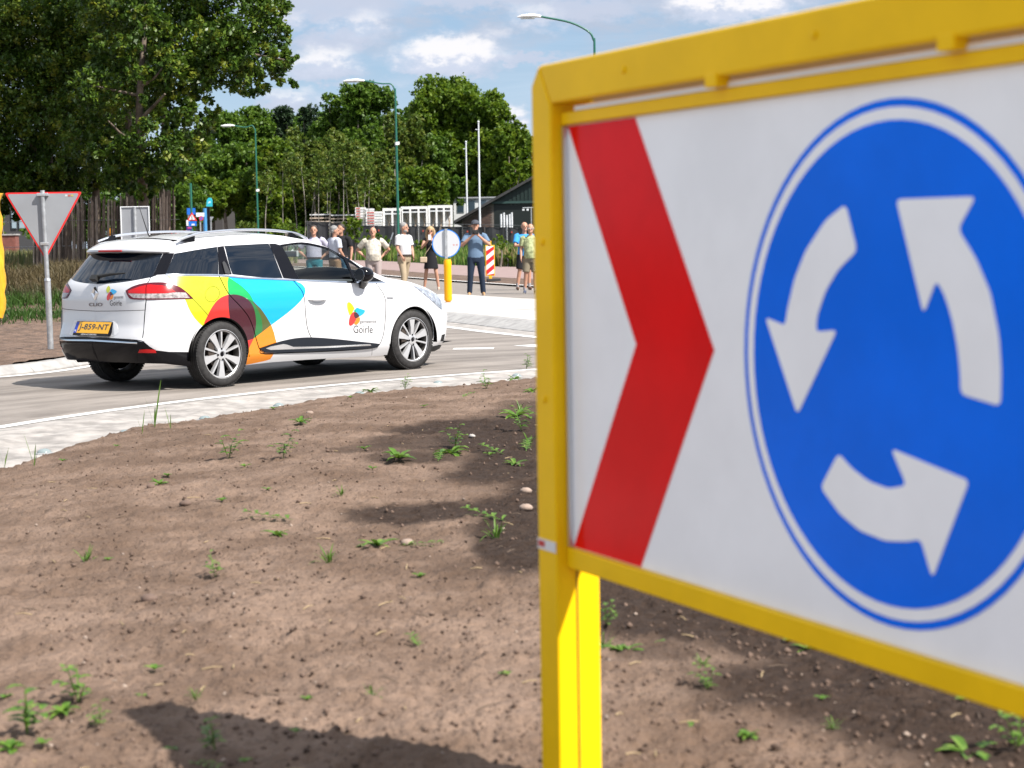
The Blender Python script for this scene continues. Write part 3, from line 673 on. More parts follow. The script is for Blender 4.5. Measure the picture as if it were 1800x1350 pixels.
FE = json.loads('{"quarter_glass":[[0.818,1.253],[0.799,1.066],[1.07,1.058],[1.433,1.05],[1.494,1.308],[1.09,1.282]],"rear_glass_dark":[[-0.356,1.249],[0.693,1.261],[0.688,1.198],[0.68,1.043],[0.407,1.008],[0.053,0.985],[-1.026,0.975],[-0.956,0.997],[-0.961,1.069],[-0.347,1.181]],"d_pillar":[[0.697,1.261],[0.817,1.256],[0.8,1.064],[0.712,1.061],[0.68,1.043],[0.688,1.198]],"c_pillar":[[1.499,1.308],[1.437,1.05],[1.612,1.046],[1.603,1.161],[1.612,1.315]],"rear_door_glass":[[1.618,1.315],[1.606,1.161],[1.618,1.047],[1.997,1.007],[2.239,0.995],[2.22,1.161],[2.208,1.33],[2.044,1.327]],"b_pillar":[[2.212,1.33],[2.224,1.161],[2.245,0.995],[2.35,0.985],[2.444,0.977],[2.409,1.096],[2.351,1.312],[2.29,1.329]],"front_glass":[[2.361,1.309],[2.417,1.096],[2.449,0.977],[2.81,0.955],[3.186,0.938],[3.167,1.054],[3.141,1.166],[3.02,1.241],[2.872,1.292],[2.642,1.329]],"fr_quarter":[[3.184,1.155],[3.194,1.053],[3.216,0.936],[3.42,0.926],[3.611,0.922],[3.446,0.986],[3.32,1.073]],"a_black":[[2.347,1.318],[2.65,1.339],[2.88,1.304],[3.028,1.256],[3.171,1.185],[3.331,1.078],[3.456,0.988],[3.623,0.917],[3.187,0.932],[2.442,0.972]],"belt":[[0.801,1.062],[1.071,1.054],[1.432,1.044],[1.761,1.011],[1.993,0.999],[2.441,0.97],[2.892,0.943],[3.186,0.928],[3.417,0.919],[3.616,0.917]],"tail_lamp":[[0.421,0.922],[0.494,0.956],[0.576,0.979],[0.651,0.99],[0.735,0.994],[0.819,0.99],[0.896,0.973],[0.974,0.943],[1.04,0.893],[1.098,0.84],[1.015,0.839],[0.819,0.84],[0.645,0.841],[0.499,0.846],[0.453,0.871]],"tail_clear":[[0.456,0.896],[0.634,0.893],[0.821,0.892],[0.925,0.901],[1.02,0.895],[1.062,0.846],[0.82,0.85],[0.658,0.852],[0.514,0.857]],"tail_red":[[0.453,0.922],[0.58,0.959],[0.68,0.975],[0.8,0.964],[0.873,0.94],[0.925,0.904],[0.822,0.894],[0.634,0.895],[0.461,0.899]],"gate_seam":[[0.715,1.061],[0.667,1.043],[0.661,1.012],[0.65,0.972],[0.646,0.842],[0.636,0.79],[0.624,0.676],[0.637,0.496]],"gate_low":[[-0.472,0.726],[-0.102,0.732],[0.265,0.737],[0.631,0.746]],"bumper_seam":[[1.04,0.893],[1.144,0.788],[1.261,0.673]],"bumper_black":[[-0.836,0.443],[-0.156,0.481],[0.166,0.494],[0.614,0.477],[0.69,0.459],[0.735,0.418],[0.785,0.382],[0.897,0.363],[1.055,0.349],[1.045,0.317],[1.001,0.265],[0.983,0.242],[0.801,0.263],[0.489,0.277],[0.043,0.269],[-0.156,0.272],[-0.467,0.282],[-0.622,0.324]],"bumper_chrome":[[-0.841,0.433],[0.136,0.476],[0.625,0.458],[0.625,0.445],[0.14,0.455],[-0.834,0.415]],"reflector":[[0.61,0.391],[0.685,0.395],[0.758,0.389],[0.76,0.359],[0.676,0.36],[0.587,0.362]],"fuel":[[1.406,0.869],[1.395,0.847],[1.377,0.827],[1.352,0.812],[1.326,0.802],[1.298,0.8],[1.273,0.804],[1.253,0.815],[1.239,0.832],[1.233,0.852],[1.235,0.875],[1.248,0.897],[1.268,0.917],[1.294,0.932],[1.322,0.942],[1.351,0.945],[1.376,0.94],[1.396,0.929],[1.408,0.913],[1.411,0.892]],"rear_door_rear":[[1.433,1.049],[1.46,0.999],[1.504,0.886],[1.561,0.82],[1.617,0.77],[1.675,0.715],[1.738,0.647],[1.795,0.549],[1.838,0.439],[1.859,0.39],[1.88,0.345],[1.897,0.325]],"b_seam":[[2.35,0.985],[2.377,0.956],[2.415,0.906],[2.444,0.862],[2.462,0.8],[2.468,0.677],[2.488,0.553],[2.508,0.491],[2.53,0.446],[2.563,0.395],[2.584,0.295],[2.59,0.269]],"a_seam":[[3.482,0.921],[3.517,0.866],[3.562,0.807],[3.587,0.748],[3.595,0.696],[3.591,0.529],[3.576,0.4],[3.546,0.324],[3.518,0.281]],"moulding":[[1.882,0.34],[1.953,0.354],[2.097,0.383],[2.26,0.405],[2.393,0.413],[2.528,0.411],[2.682,0.399],[2.856,0.38],[3.033,0.358],[3.213,0.334],[3.395,0.311],[3.516,0.294],[3.483,0.27],[3.367,0.259],[3.042,0.262],[2.587,0.273],[2.02,0.289],[1.939,0.306]],"mould_chrome":[[1.954,0.336],[2.018,0.351],[2.18,0.366],[2.23,0.357],[2.313,0.331],[2.686,0.315],[3.377,0.3],[3.388,0.284],[2.86,0.294],[2.348,0.308],[2.019,0.318]],"sill_low":[[1.735,0.192],[2.083,0.2],[2.551,0.196],[3.079,0.183],[3.578,0.171],[3.649,0.195]],"sill_front_seam":[[3.422,0.257],[3.456,0.173]],"headlamp":[[4.277,0.865],[4.484,0.851],[4.643,0.813],[4.676,0.772],[4.609,0.722],[4.58,0.674],[4.522,0.608],[4.473,0.644],[4.376,0.706],[4.296,0.784]],"side_ind":[[3.613,0.764],[3.703,0.76],[3.702,0.748],[3.612,0.752]],"front_lip":[[4.491,0.215],[4.646,0.219],[4.75,0.236],[4.75,0.217],[4.784,0.178],[4.58,0.161]],"fog":[[4.606,0.314],[4.662,0.318],[4.775,0.252],[4.671,0.265]],"handle":[[2.507,0.784],[2.542,0.797],[2.627,0.797],[2.746,0.78],[2.744,0.759],[2.623,0.754],[2.522,0.764]],"handle_cup":[[2.706,0.776],[2.697,0.759],[2.674,0.746],[2.643,0.739],[2.609,0.741],[2.579,0.749],[2.559,0.764],[2.552,0.781],[2.562,0.798],[2.585,0.811],[2.617,0.817],[2.651,0.816],[2.68,0.807],[2.7,0.793]],"handle_pts":[[2.515,0.776],[2.745,0.768]],"rear_handle":[[1.51,1.156],[1.537,1.171],[1.559,1.15],[1.588,1.06],[1.572,1.049],[1.519,1.056]],"yellow":[[0.818,1.049],[1.164,1.042],[1.561,1.024],[1.535,0.981],[1.521,0.922],[1.508,0.862],[1.466,0.853],[1.406,0.833],[1.344,0.794],[1.283,0.73],[1.239,0.658],[1.218,0.611],[1.217,0.586],[1.194,0.589],[1.161,0.61],[1.097,0.671],[1.045,0.747],[1.015,0.828],[0.965,0.938],[0.894,1.001]],"red":[[1.508,0.861],[1.466,0.853],[1.406,0.833],[1.344,0.794],[1.283,0.73],[1.239,0.658],[1.215,0.611],[1.22,0.563],[1.515,0.549],[1.51,0.643],[1.498,0.722],[1.498,0.796]],"red_low":[[1.722,0.422],[1.809,0.437],[1.782,0.393],[1.745,0.334],[1.676,0.33],[1.673,0.421]],"maroon":[[1.508,0.861],[1.584,0.861],[1.66,0.847],[1.724,0.818],[1.778,0.771],[1.814,0.702],[1.832,0.618],[1.832,0.542],[1.809,0.437],[1.722,0.42],[1.673,0.421],[1.515,0.549],[1.51,0.643],[1.498,0.722],[1.498,0.796]],"green":[[1.561,1.024],[1.616,0.99],[1.681,0.947],[1.733,0.901],[1.778,0.847],[1.809,0.785],[1.734,0.816],[1.66,0.847],[1.584,0.861],[1.508,0.862],[1.521,0.922],[1.535,0.981]],"cyan":[[1.561,1.025],[1.762,1.015],[2.029,0.994],[2.36,0.97],[2.412,0.955],[2.462,0.935],[2.489,0.902],[2.489,0.865],[2.466,0.823],[2.424,0.782],[2.354,0.732],[2.246,0.668],[2.14,0.612],[2.027,0.555],[1.965,0.635],[1.894,0.714],[1.837,0.761],[1.809,0.785],[1.778,0.847],[1.733,0.901],[1.681,0.947],[1.616,0.99]],"midgreen":[[1.724,0.818],[1.79,0.793],[1.845,0.723],[1.895,0.638],[1.914,0.561],[1.912,0.492],[1.809,0.437],[1.832,0.542],[1.832,0.618],[1.814,0.702],[1.778,0.771]],"olive":[[1.79,0.793],[1.809,0.785],[1.837,0.761],[1.894,0.714],[1.965,0.635],[2.026,0.555],[1.912,0.492],[1.914,0.561],[1.895,0.638],[1.845,0.723]],"orange":[[1.809,0.437],[2.026,0.555],[2.062,0.485],[2.085,0.422],[2.099,0.376],[2.07,0.285],[2.06,0.258],[2.043,0.224],[1.963,0.21],[1.751,0.188],[1.71,0.191],[1.676,0.33],[1.745,0.334],[1.782,0.393]],"l_yellow":[[3.054,0.735],[3.04,0.724],[3.037,0.693],[3.049,0.651],[3.074,0.603],[3.092,0.612],[3.113,0.63],[3.142,0.67],[3.112,0.706],[3.081,0.73]],"l_blue":[[3.176,0.675],[3.15,0.661],[3.14,0.64],[3.145,0.632],[3.183,0.608],[3.216,0.588],[3.253,0.601],[3.285,0.623],[3.293,0.64],[3.274,0.65],[3.22,0.664]],"l_red":[[3.134,0.634],[3.108,0.626],[3.082,0.597],[3.068,0.552],[3.069,0.514],[3.089,0.498],[3.118,0.506],[3.149,0.533],[3.169,0.567],[3.2,0.584],[3.194,0.611],[3.167,0.628]],"l_dark":[[3.137,0.629],[3.167,0.627],[3.194,0.611],[3.211,0.588],[3.179,0.574],[3.158,0.568],[3.141,0.587],[3.135,0.61]],"l_green":[[3.14,0.655],[3.15,0.661],[3.169,0.631],[3.145,0.632],[3.137,0.64]],"l_orange":[[3.171,0.567],[3.211,0.582],[3.223,0.561],[3.213,0.53],[3.182,0.507],[3.155,0.508],[3.139,0.519],[3.159,0.544]],"l_t1":[[3.221,0.513],[3.459,0.502],[3.22,0.532]],"l_t2":[[3.137,0.424],[3.413,0.41],[3.133,0.496]],"r_yellow":[[0.171,0.968],[0.152,0.951],[0.151,0.925],[0.17,0.9],[0.196,0.911],[0.207,0.934],[0.194,0.955]],"r_blue":[[0.231,0.938],[0.212,0.928],[0.211,0.917],[0.229,0.905],[0.252,0.888],[0.294,0.905],[0.302,0.92],[0.265,0.932]],"r_red":[[0.206,0.911],[0.184,0.896],[0.169,0.871],[0.169,0.841],[0.188,0.832],[0.212,0.85],[0.228,0.879],[0.23,0.892]],"r_dark":[[0.212,0.915],[0.236,0.905],[0.252,0.888],[0.225,0.877],[0.208,0.888]],"r_orange":[[0.232,0.877],[0.254,0.886],[0.262,0.871],[0.244,0.846],[0.221,0.841],[0.208,0.847]],"r_t1":[[0.266,0.844],[0.393,0.844],[0.266,0.86]],"r_t2":[[0.208,0.786],[0.368,0.787],[0.211,0.83]],"r_clio":[[-0.095,0.778],[0.105,0.78],[-0.093,0.809]],"badge":[[-0.027,0.959],[-0.056,0.897],[0.003,0.833],[0.042,0.897]],"plate":[[-0.251,0.632],[0.263,0.64],[0.254,0.539],[-0.257,0.531]],"platehold":[[-0.259,0.636],[0.285,0.643],[0.263,0.512],[-0.264,0.507]],"recess":[[-0.31,0.641],[0.25,0.648],[0.301,0.63],[0.382,0.541],[0.284,0.508],[-0.274,0.503],[-0.32,0.555]],"plate_txt":[[-0.161,0.552],[0.247,0.56],[-0.152,0.614]],"dealer":[[-0.099,0.514],[0.117,0.518],[-0.097,0.529]],"lampL":[[-0.778,0.912],[-0.456,0.971],[-0.383,0.924],[-0.469,0.814],[-0.819,0.82]],"wiper":[[-0.066,1.042],[0.041,1.059],[0.339,1.076],[0.027,1.013]],"brake":[[-0.174,1.3],[0.191,1.297]],"mirror_base":[[3.268,0.931],[3.346,0.925]]}')
OUT=np.array([(-.81,-.2),(-.81,0),(-.805,.2),(-.79,.4),(-.765,.53),(-.72,.64),(-.64,.735),(-.5,.80),(-.3,.838),(0,.858),(.5,.866),(1.3,.866),(2.0,.864),(2.4,.858),(2.7,.845),(2.95,.815),(3.15,.762),(3.31,.67),(3.42,.53),(3.48,.3),(3.495,0),(3.48,-.3)])
def _cat():
    r=[]
    for i in range(1,len(OUT)-2):
        p0,p1,p2,p3=OUT[i-1:i+3]
        def tj(t,a,b): return t+np.hypot(*(b-a))**.5
        t0=0;t1=tj(t0,p0,p1);t2=tj(t1,p1,p2);t3=tj(t2,p2,p3)
        t=np.linspace(t1,t2,24,endpoint=False)[:,None]
        A1=(t1-t)/(t1-t0)*p0+(t-t0)/(t1-t0)*p1;A2=(t2-t)/(t2-t1)*p1+(t-t1)/(t2-t1)*p2;A3=(t3-t)/(t3-t2)*p2+(t-t2)/(t3-t2)*p3
        B1=(t2-t)/(t2-t0)*A1+(t-t0)/(t2-t0)*A2;B2=(t3-t)/(t3-t1)*A2+(t-t1)/(t3-t1)*A3
        r.append((t2-t)/(t2-t1)*B1+(t-t1)/(t2-t1)*B2)
    r.append(OUT[-2:-1]);return np.concatenate(r)
_o=_cat();_s=np.concatenate([[0],np.cumsum(np.hypot(*np.diff(_o,axis=0).T))])
SMAX=_s[-1]
def _smooth(xs,ys,w=.03):
    g=np.arange(0,1.6,.005);v=np.interp(g,xs,ys);n=int(w/.005);k=np.hanning(2*n+3);k/=k.sum()
    vp=np.concatenate([np.full(n+1,v[0]),v,np.full(n+1,v[-1])]);return g,np.convolve(vp,k,'valid')
_W=_smooth([.12,.2,.27,.36,.45,.6,.72,.80,.88,.93,1.0,1.1,1.2,1.3,1.38,1.43],[.75,.80,.835,.842,.85,.862,.868,.864,.852,.832,.805,.765,.725,.678,.61,.55],.035)
_XR=_smooth([.2,.27,.35,.42,.46,.5,.6,.72,.85,.93,.98,1.02,1.1,1.2,1.28,1.33,1.4],[-.74,-.785,-.83,-.85,-.852,-.84,-.81,-.80,-.80,-.785,-.765,-.735,-.672,-.592,-.525,-.48,-.43],.03)
_XF=_smooth([.15,.25,.3,.5,.6,.7,.75,.8,.9],[3.40,3.45,3.48,3.495,3.48,3.42,3.35,3.25,3.02],.03)
def Wf(z): return np.interp(z,*_W)
def sm(a,b,x):
    t=np.clip((x-a)/(b-a),0,1);return t*t*(3-2*t)
def surf(s,z):
    s=np.asarray(s,float);z=np.asarray(z,float)
    a=np.abs(s);x0=np.interp(a,_s,_o[:,0]);y0=np.interp(a,_s,_o[:,1])*np.where(s<0,-1,1)
    kr=1-sm(-.75,.35,x0);kf=sm(2.3,3.3,x0)
    x=x0+kr*(np.interp(z,*_XR)+.81)+kf*(np.interp(z,*_XF)-3.495)
    y=y0*Wf(z)/.866
    return np.stack([x,y,z],-1)
def normal(s,z,e=.004):
    a=surf(np.asarray(s)+e,z)-surf(np.asarray(s)-e,z);b=surf(s,np.asarray(z)+e)-surf(s,np.asarray(z)-e)
    n=np.cross(a,b);n/=np.linalg.norm(n,axis=-1,keepdims=True)+1e-12
    return n
_ZE=np.array([(-.9,1.31),(-.55,1.325),(-.4,1.35),(-.06,1.39),(.3,1.41),(.68,1.42),(1.0,1.405),(1.31,1.355),(1.52,1.285),(1.73,1.182),(1.954,1.072),(2.107,1.0),(2.25,.955),(2.6,.905),(2.9,.85),(3.1,.795),(3.3,.72),(3.46,.66)])
def zE(x): return np.interp(x,_ZE[:,0],_ZE[:,1])

def car_pt(p): p = np.asarray(p); return np.stack([p[..., 0], -p[..., 1], p[..., 2]], -1)
def s_of_x(x, z):
    ss = np.linspace(.9, SMAX - .25, 500); return np.interp(x, surf(ss, np.full(500, z))[:, 0], ss)

# --- outline of the side-and-end skin in (s, z)
def domain():
    top = []
    for s in np.linspace(0, SMAX, 260):
        z = 1.31
        for _ in range(30): z = .5 * z + .5 * float(zE(surf(s, z)[0]))
        top.append((s, z))
    bot = [(0, .262), (.4, .268), (.8, .255), (.98, .225), (1.2, .2), (1.73, .186), (2.08, .194), (2.55, .19), (3.08, .178), (3.58, .166), (3.65, .17), (4.4, .16), (4.6, .16), (4.8, .175), (SMAX, .18)]
    return top, bot
TOP, BOT = domain()
dom = [tuple(p) for p in BOT] + [tuple(p) for p in reversed(TOP)]
def smooth_poly(p, corner=38, sub=4): return [tuple(q) for q in catmull(p, sub, True, corner)]
def strip(line, wdt, sub=4):
    q = np.array(catmull(line, sub)); T = np.gradient(q, axis=0); T /= np.linalg.norm(T, axis=1)[:, None] + 1e-9; N = np.stack([-T[:, 1], T[:, 0]], -1) * wdt / 2
    return [tuple(p) for p in q + N] + [tuple(p) for p in (q - N)[::-1]]
def arch(cx, r):
    out = []
    for a in np.linspace(0, math.pi, 40):
        z = .31 + r * math.sin(a); out.append((float(s_of_x(cx + r * math.cos(a), z)), z))
    zb = .1
    return out + [(out[-1][0] + .004, zb), (out[0][0] - .004, zb)]
ARCH_R, ARCH_F = arch(-.03, .347), arch(2.592, .347)
W_ = .009
mould = FE['moulding']
gate_r = FE['gate_seam']
rdoor = FE['rear_door_rear'] + [(1.90, .283), (2.2, .274), (2.59, .262)] + FE['b_seam'][::-1][1:] + [(2.35, .985)] + [(1.99, 1.003), (1.761, 1.013)]
fdoor = FE['b_seam'] + [(2.59, .262), (3.04, .252), (3.37, .252), (3.50, .262)] + FE['a_seam'][::-1] + [(3.19, .93), (2.9, .945), (2.44, .973)]
rg = [(0, 1.262), (.35, 1.264), (.693, 1.261), (.688, 1.198), (.680, 1.043), (.55, 1.022), (.407, 1.004), (.2, .988), (0, .984)]
bb = [(0, .489), (.119, .489), (.35, .484), (.582, .475), (.663, .458), (.711, .417), (.762, .381), (.875, .363), (1.1, .349), (1.1, .20), (0, .20)]
seams = [strip(gate_r, W_), strip([(0, .733), (.3, .738), (.640, .747)], .005), strip(FE['bumper_seam'], .004), strip(FE['rear_door_rear'] + [(1.92, .287), (2.2, .276), (2.59, .264), (3.04, .254), (3.37, .254), (3.50, .264)], W_),
         strip(FE['b_seam'], W_), strip(FE['a_seam'], W_), strip([(3.42, .256), (3.456, .173)], .004), strip([(0, .486), (.119, .492), (.35, .487), (.582, .478), (.663, .461)], .006)]
flap = FE['fuel']; fc = np.mean(flap, axis=0); flap_in = [tuple(fc + (np.array(p) - fc) * .955) for p in flap]
REG = [('drop', ARCH_R), ('drop', ARCH_F)]
LAY = [(None, s) for s in seams]
belt = strip(FE['belt'], .014)
L2 = [('drop', ARCH_R), ('drop', ARCH_F), ('belt_trim', belt),
      ('quarter_window', smooth_poly(FE['quarter_glass'], 30)), ('rear_window', smooth_poly(rg, 30)), ('rear_door_window', smooth_poly(FE['rear_door_glass'], 30)), ('drop', smooth_poly(FE['front_glass'], 40)), ('drop', smooth_poly(FE['fr_quarter'], 40)),
      ('pillar_trim', FE['d_pillar']), ('pillar_trim', FE['c_pillar']), ('pillar_trim', FE['b_pillar']), ('pillar_trim', smooth_poly(FE['a_black'], 30)),
      ('drop', strip(gate_r[3:6], .006)), ('tail_light', smooth_poly(FE['tail_lamp'], 40)), ('reflector', FE['reflector']), ('bumper_strip', strip([(0, .464), (.3, .459), (.596, .450)], .013)), ('rear_bumper_trim', bb),
      ('drop', seams[0]), ('drop', seams[1]), ('drop', seams[2]), ('side_moulding', smooth_poly(mould, 40)), ('drop', seams[3]), ('drop', seams[4]), ('drop', seams[5]), ('drop', seams[6]), ('drop', seams[7]),
      ('headlight', smooth_poly([(4.277, .868), (4.40, .858), (4.50, .842), (4.60, .81), (4.66, .772), (4.65, .72), (4.615, .66), (4.56, .60), (4.50, .63), (4.44, .672), (4.36, .735)], 45)),
      ('front_lip', [(4.44, .215), (4.60, .222), (SMAX, .23), (SMAX, .10), (4.44, .10)]), ('fog_recess', [(4.58, .33), (4.70, .335), (4.72, .26), (4.60, .26)]),
      ('side_badge', FE['side_ind']), ('fuel_flap', flap_in), ('drop', flap), ('rear_door', rdoor), ('front_door', fdoor),
      ('tailgate', [(-.1, 1.32)] + [(.72, 1.32)] + gate_r + [(-.1, .488)]),
      ('rear_bumper', [gate_r[4], (1.04, .893), (1.144, .788), (1.259, .673), (1.27, .2), (.5, .2), gate_r[-1]]),
      ('front_bumper', [(4.40, .78), (SMAX + .1, .72), (SMAX + .1, .1), (4.30, .1)])]
DECL = [(n_, smooth_poly(FE[n_], 38)) for n_ in ('maroon', 'midgreen', 'olive', 'green', 'red_low', 'red', 'orange', 'cyan', 'yellow')]
PAINTED = ('rear_door', 'front_door', 'tailgate', 'rear_bumper', 'front_bumper', 'fuel_flap', 'body')

def skin():
    V = []; E = []
    def loop(p):
        o = len(V); n = len(p); V.extend(Vector((float(a), float(b_))) for a, b_ in p); E.extend((o + i, o + (i + 1) % n) for i in range(n))
    loop(dom)
    for n_, p in L2: loop(p)
    for n_, p in DECL: loop(p)
    loop(FE['tail_red']); loop(FE['tail_clear']); loop(FE['mould_chrome'])
    gs, gz = np.meshgrid(np.arange(.02, SMAX, .042), np.arange(.18, 1.43, .028), indexing='ij')
    G = np.stack([gs.ravel() + .006 * np.sin(gz.ravel() * 90), gz.ravel()], -1); G = G[poly_inside(G, dom)]
    V.extend(Vector((float(a), float(b_))) for a, b_ in G)
    v, e, f, *_ = delaunay_2d_cdt(V, E, [], 0, 1e-5)
    v = np.array([tuple(q) for q in v]); f = np.array(f)
    c = v[f].mean(1); ok = poly_inside(c, dom) & (c[:, 0] > -.0001)
    f = f[ok]; c = c[ok]
    part = np.full(len(f), 'body', object); done = np.zeros(len(f), bool)
    for n_, p in L2:
        k = poly_inside(c, p) & ~done; part[k] = n_; done |= k
    dec = np.full(len(f), '', object)
    for n_, p in DECL[::-1]: dec[poly_inside(c, p)] = n_
    sub = np.full(len(f), '', object); sub[poly_inside(c, FE['tail_clear'])] = 'clear'; sub[poly_inside(c, FE['tail_red'])] = 'red'; sub[poly_inside(c, FE['mould_chrome'])] = 'chrome'
    return v, f, c, part, dec, sub
SV, SF, SCN, SP, SD, SS = skin()
S3 = car_pt(surf(SV[:, 0], SV[:, 1])); SN = car_pt(normal(SV[:, 0], SV[:, 1]))
if (SN[:, 1] * S3[:, 1]).sum() < 0: SN = -SN

def skin_part(name, sel_r, off, mats, mi_r=None, left=True, right=True, sel_l=None, mi_l=None, parent=None):
    Vs, Fs, Ns, Ms = [], [], [], []; o = 0
    for side in ([1] if right else []) + ([-1] if left else []):
        sel = sel_r if side == 1 or sel_l is None else sel_l
        fs = SF[sel]
        if not len(fs): continue
        u, inv = np.unique(fs.ravel(), return_inverse=True); fl = inv.reshape(fs.shape)
        P = S3[u] + SN[u] * off; N = SN[u].copy()
        # keep the skin facing outwards
        if side == -1: P = P * (1, -1, 1); N = N * (1, -1, 1)
        g = np.cross(P[fl[:, 1]] - P[fl[:, 0]], P[fl[:, 2]] - P[fl[:, 0]]); flip = (g * N[fl[:, 0]]).sum(1) < 0
        fl = np.where(flip[:, None], fl[:, ::-1], fl)
        Vs.append(P); Ns.append(N); Fs.append(fl + o); o += len(P)
        m_ = mi_r if side == 1 or mi_l is None else mi_l
        Ms.append(np.zeros(len(fl), int) if m_ is None else m_[sel])
    V = np.vstack(Vs); F = np.vstack(Fs); N = np.vstack(Ns)
    me = fast_mesh(name, V, F, mats, smooth=True); me.polygons.foreach_set('material_index', np.concatenate(Ms).astype(np.int32))
    me.normals_split_custom_set_from_vertices([tuple(n_) for n_ in N])
    return link(name, me, parent or car)
dnames = ['', 'maroon', 'midgreen', 'olive', 'green', 'red_low', 'red', 'orange', 'cyan', 'yellow']
PM = [M_paint] + [DEC[n_] for n_ in dnames[1:]]
MI = np.array([dnames.index(d) for d in SD]); MI0 = np.zeros(len(SF), int)
body = skin_part('body', SP == 'body', 0, PM, MI, mi_l=MI0)
fd_r = skin_part('front_door', SP == 'front_door', 0, PM, MI, left=False); fd_l = skin_part('front_door', SP == 'front_door', 0, PM, MI0, right=False)
rd_r = skin_part('rear_door', SP == 'rear_door', 0, PM, MI, left=False); rd_r['label'] = 'rear door covered with blue, green and maroon graphics'
rd_l = skin_part('rear_door', SP == 'rear_door', 0, PM, MI0, right=False)
gate = skin_part('tailgate', SP == 'tailgate', 0, M_paint)
rbump = skin_part('rear_bumper', SP == 'rear_bumper', 0, PM, MI, left=False); skin_part('rear_bumper', SP == 'rear_bumper', 0, PM, MI0, right=False)
fbump = skin_part('front_bumper', SP == 'front_bumper', 0, M_paint)
skin_part('fuel_flap', SP == 'fuel_flap', -.001, PM, MI, left=False)
rbump = skin_part('rear_bumper_trim', SP == 'rear_bumper_trim', .003, M_blk)
skin_part('chrome_strip', SP == 'bumper_strip', .009, M_chr, parent=rbump)
for sd_ in (0, 1): skin_part('reflector', SP == 'reflector', .006, M_red, left=bool(sd_), right=not sd_, parent=rbump)
tl = np.where(SS == 'clear', 2, np.where(SS == 'red', 1, 0))
for sd_ in (0, 1): skin_part('tail_light', SP == 'tail_light', .006, [M_dred, M_red, M_lens], tl, left=bool(sd_), right=not sd_)
for sd_ in (0, 1): skin_part('headlight', SP == 'headlight', .004, M_head, left=bool(sd_), right=not sd_)
for sd_ in (0, 1): skin_part('side_moulding', SP == 'side_moulding', .012, [mat('moulding_grey', (.010, .013, .020), .35, spec=.3), M_chr], np.where(SS == 'chrome', 1, 0), left=bool(sd_), right=not sd_)
for sd_ in (0, 1): skin_part('side_badge', SP == 'side_badge', .003, mat('badge_grey', (.2, .2, .21), .3, .8), left=bool(sd_), right=not sd_)
skin_part('front_lip', SP == 'front_lip', .004, M_mblk); [skin_part('fog_recess', SP == 'fog_recess', -.01, M_mblk, left=bool(q), right=not q) for q in (0, 1)]
for sd_ in (0, 1): skin_part('belt_trim', SP == 'belt_trim', .005, M_chr, left=bool(sd_), right=not sd_)
for sd_ in (0, 1):
    for a_, b_ in ((0, 1.0), (1.0, 1.9), (1.9, 2.46), (2.46, 9)):
        sel = (SP == 'pillar_trim') & (SCN[:, 0] >= a_) & (SCN[:, 0] < b_)
        if sel.any(): skin_part('pillar_trim', sel, -.001, M_blk, left=bool(sd_), right=not sd_)
skin_part('rear_window', SP == 'rear_window', -.003, M_pglass, parent=gate)
for sd_ in (0, 1):
    skin_part('quarter_window', SP == 'quarter_window', -.003, M_pglass, left=bool(sd_), right=not sd_)
    skin_part('rear_window', SP == 'rear_door_window', -.003, M_pglass, left=bool(sd_), right=not sd_, parent=(rd_l if sd_ else rd_r))
fgsel = poly_inside(SCN, smooth_poly(FE['front_glass'], 40)); fqsel = poly_inside(SCN, smooth_poly(FE['fr_quarter'], 40)) & ~fgsel
for sd_ in (0, 1):
    skin_part('front_window', fgsel, -.004, M_gl, left=bool(sd_), right=not sd_, parent=(fd_l if sd_ else fd_r))
    skin_part('quarter_light', fqsel, -.004, M_gl, left=bool(sd_), right=not sd_)
skin_part('inner_shell', ~(poly_inside(SCN, ARCH_R) | poly_inside(SCN, ARCH_F) | fgsel | fqsel) & (SCN[:, 0] < 4.2), -.02, M_dark)
skin_part('inner_shell', ~(poly_inside(SCN, ARCH_F)) & (SCN[:, 0] >= 4.1), -.03, M_dark)

# --- roof, windscreen, bonnet: spans between the two upper edges
def top_grid():
    rows = []
    for s, z in TOP:
        if s < .86 or s > SMAX - .02: continue
        rows.append(surf(s, z))
    return np.array(rows)
TG = top_grid()
def crown(x): return np.interp(x, [-.6, .2, 1.2, 1.7, 2.1, 2.4, 3.0, 3.5], [.030, .036, .040, .07, .085, .075, .075, .05])
def top_part(name, x0, x1, m, off=0.0):
    g = TG[(TG[:, 0] >= x0 - .03) & (TG[:, 0] <= x1 + .03)]
    ny = 22; q = np.linspace(-1, 1, ny); V = []
    for x, ye, ze in g:
        for k in q: V.append((x, -ye * k, ze + float(crown(x)) * (1 - k * k) * (1 - .25 * k * k) + off))
    i = np.arange(len(g) * ny).reshape(len(g), ny); F = np.stack([i[:-1, :-1], i[:-1, 1:], i[1:, 1:], i[1:, :-1]], -1).reshape(-1, 4)
    return link(name, fast_mesh(name, V, F, m, smooth=True), car)
top_part('roof', -1, 1.33, M_paint); top_part('windscreen', 1.345, 2.12, M_gl); top_part('bonnet', 2.135, 3.6, M_paint)
top_part('headlining', -.4, 1.3, M_dark, -.02); 
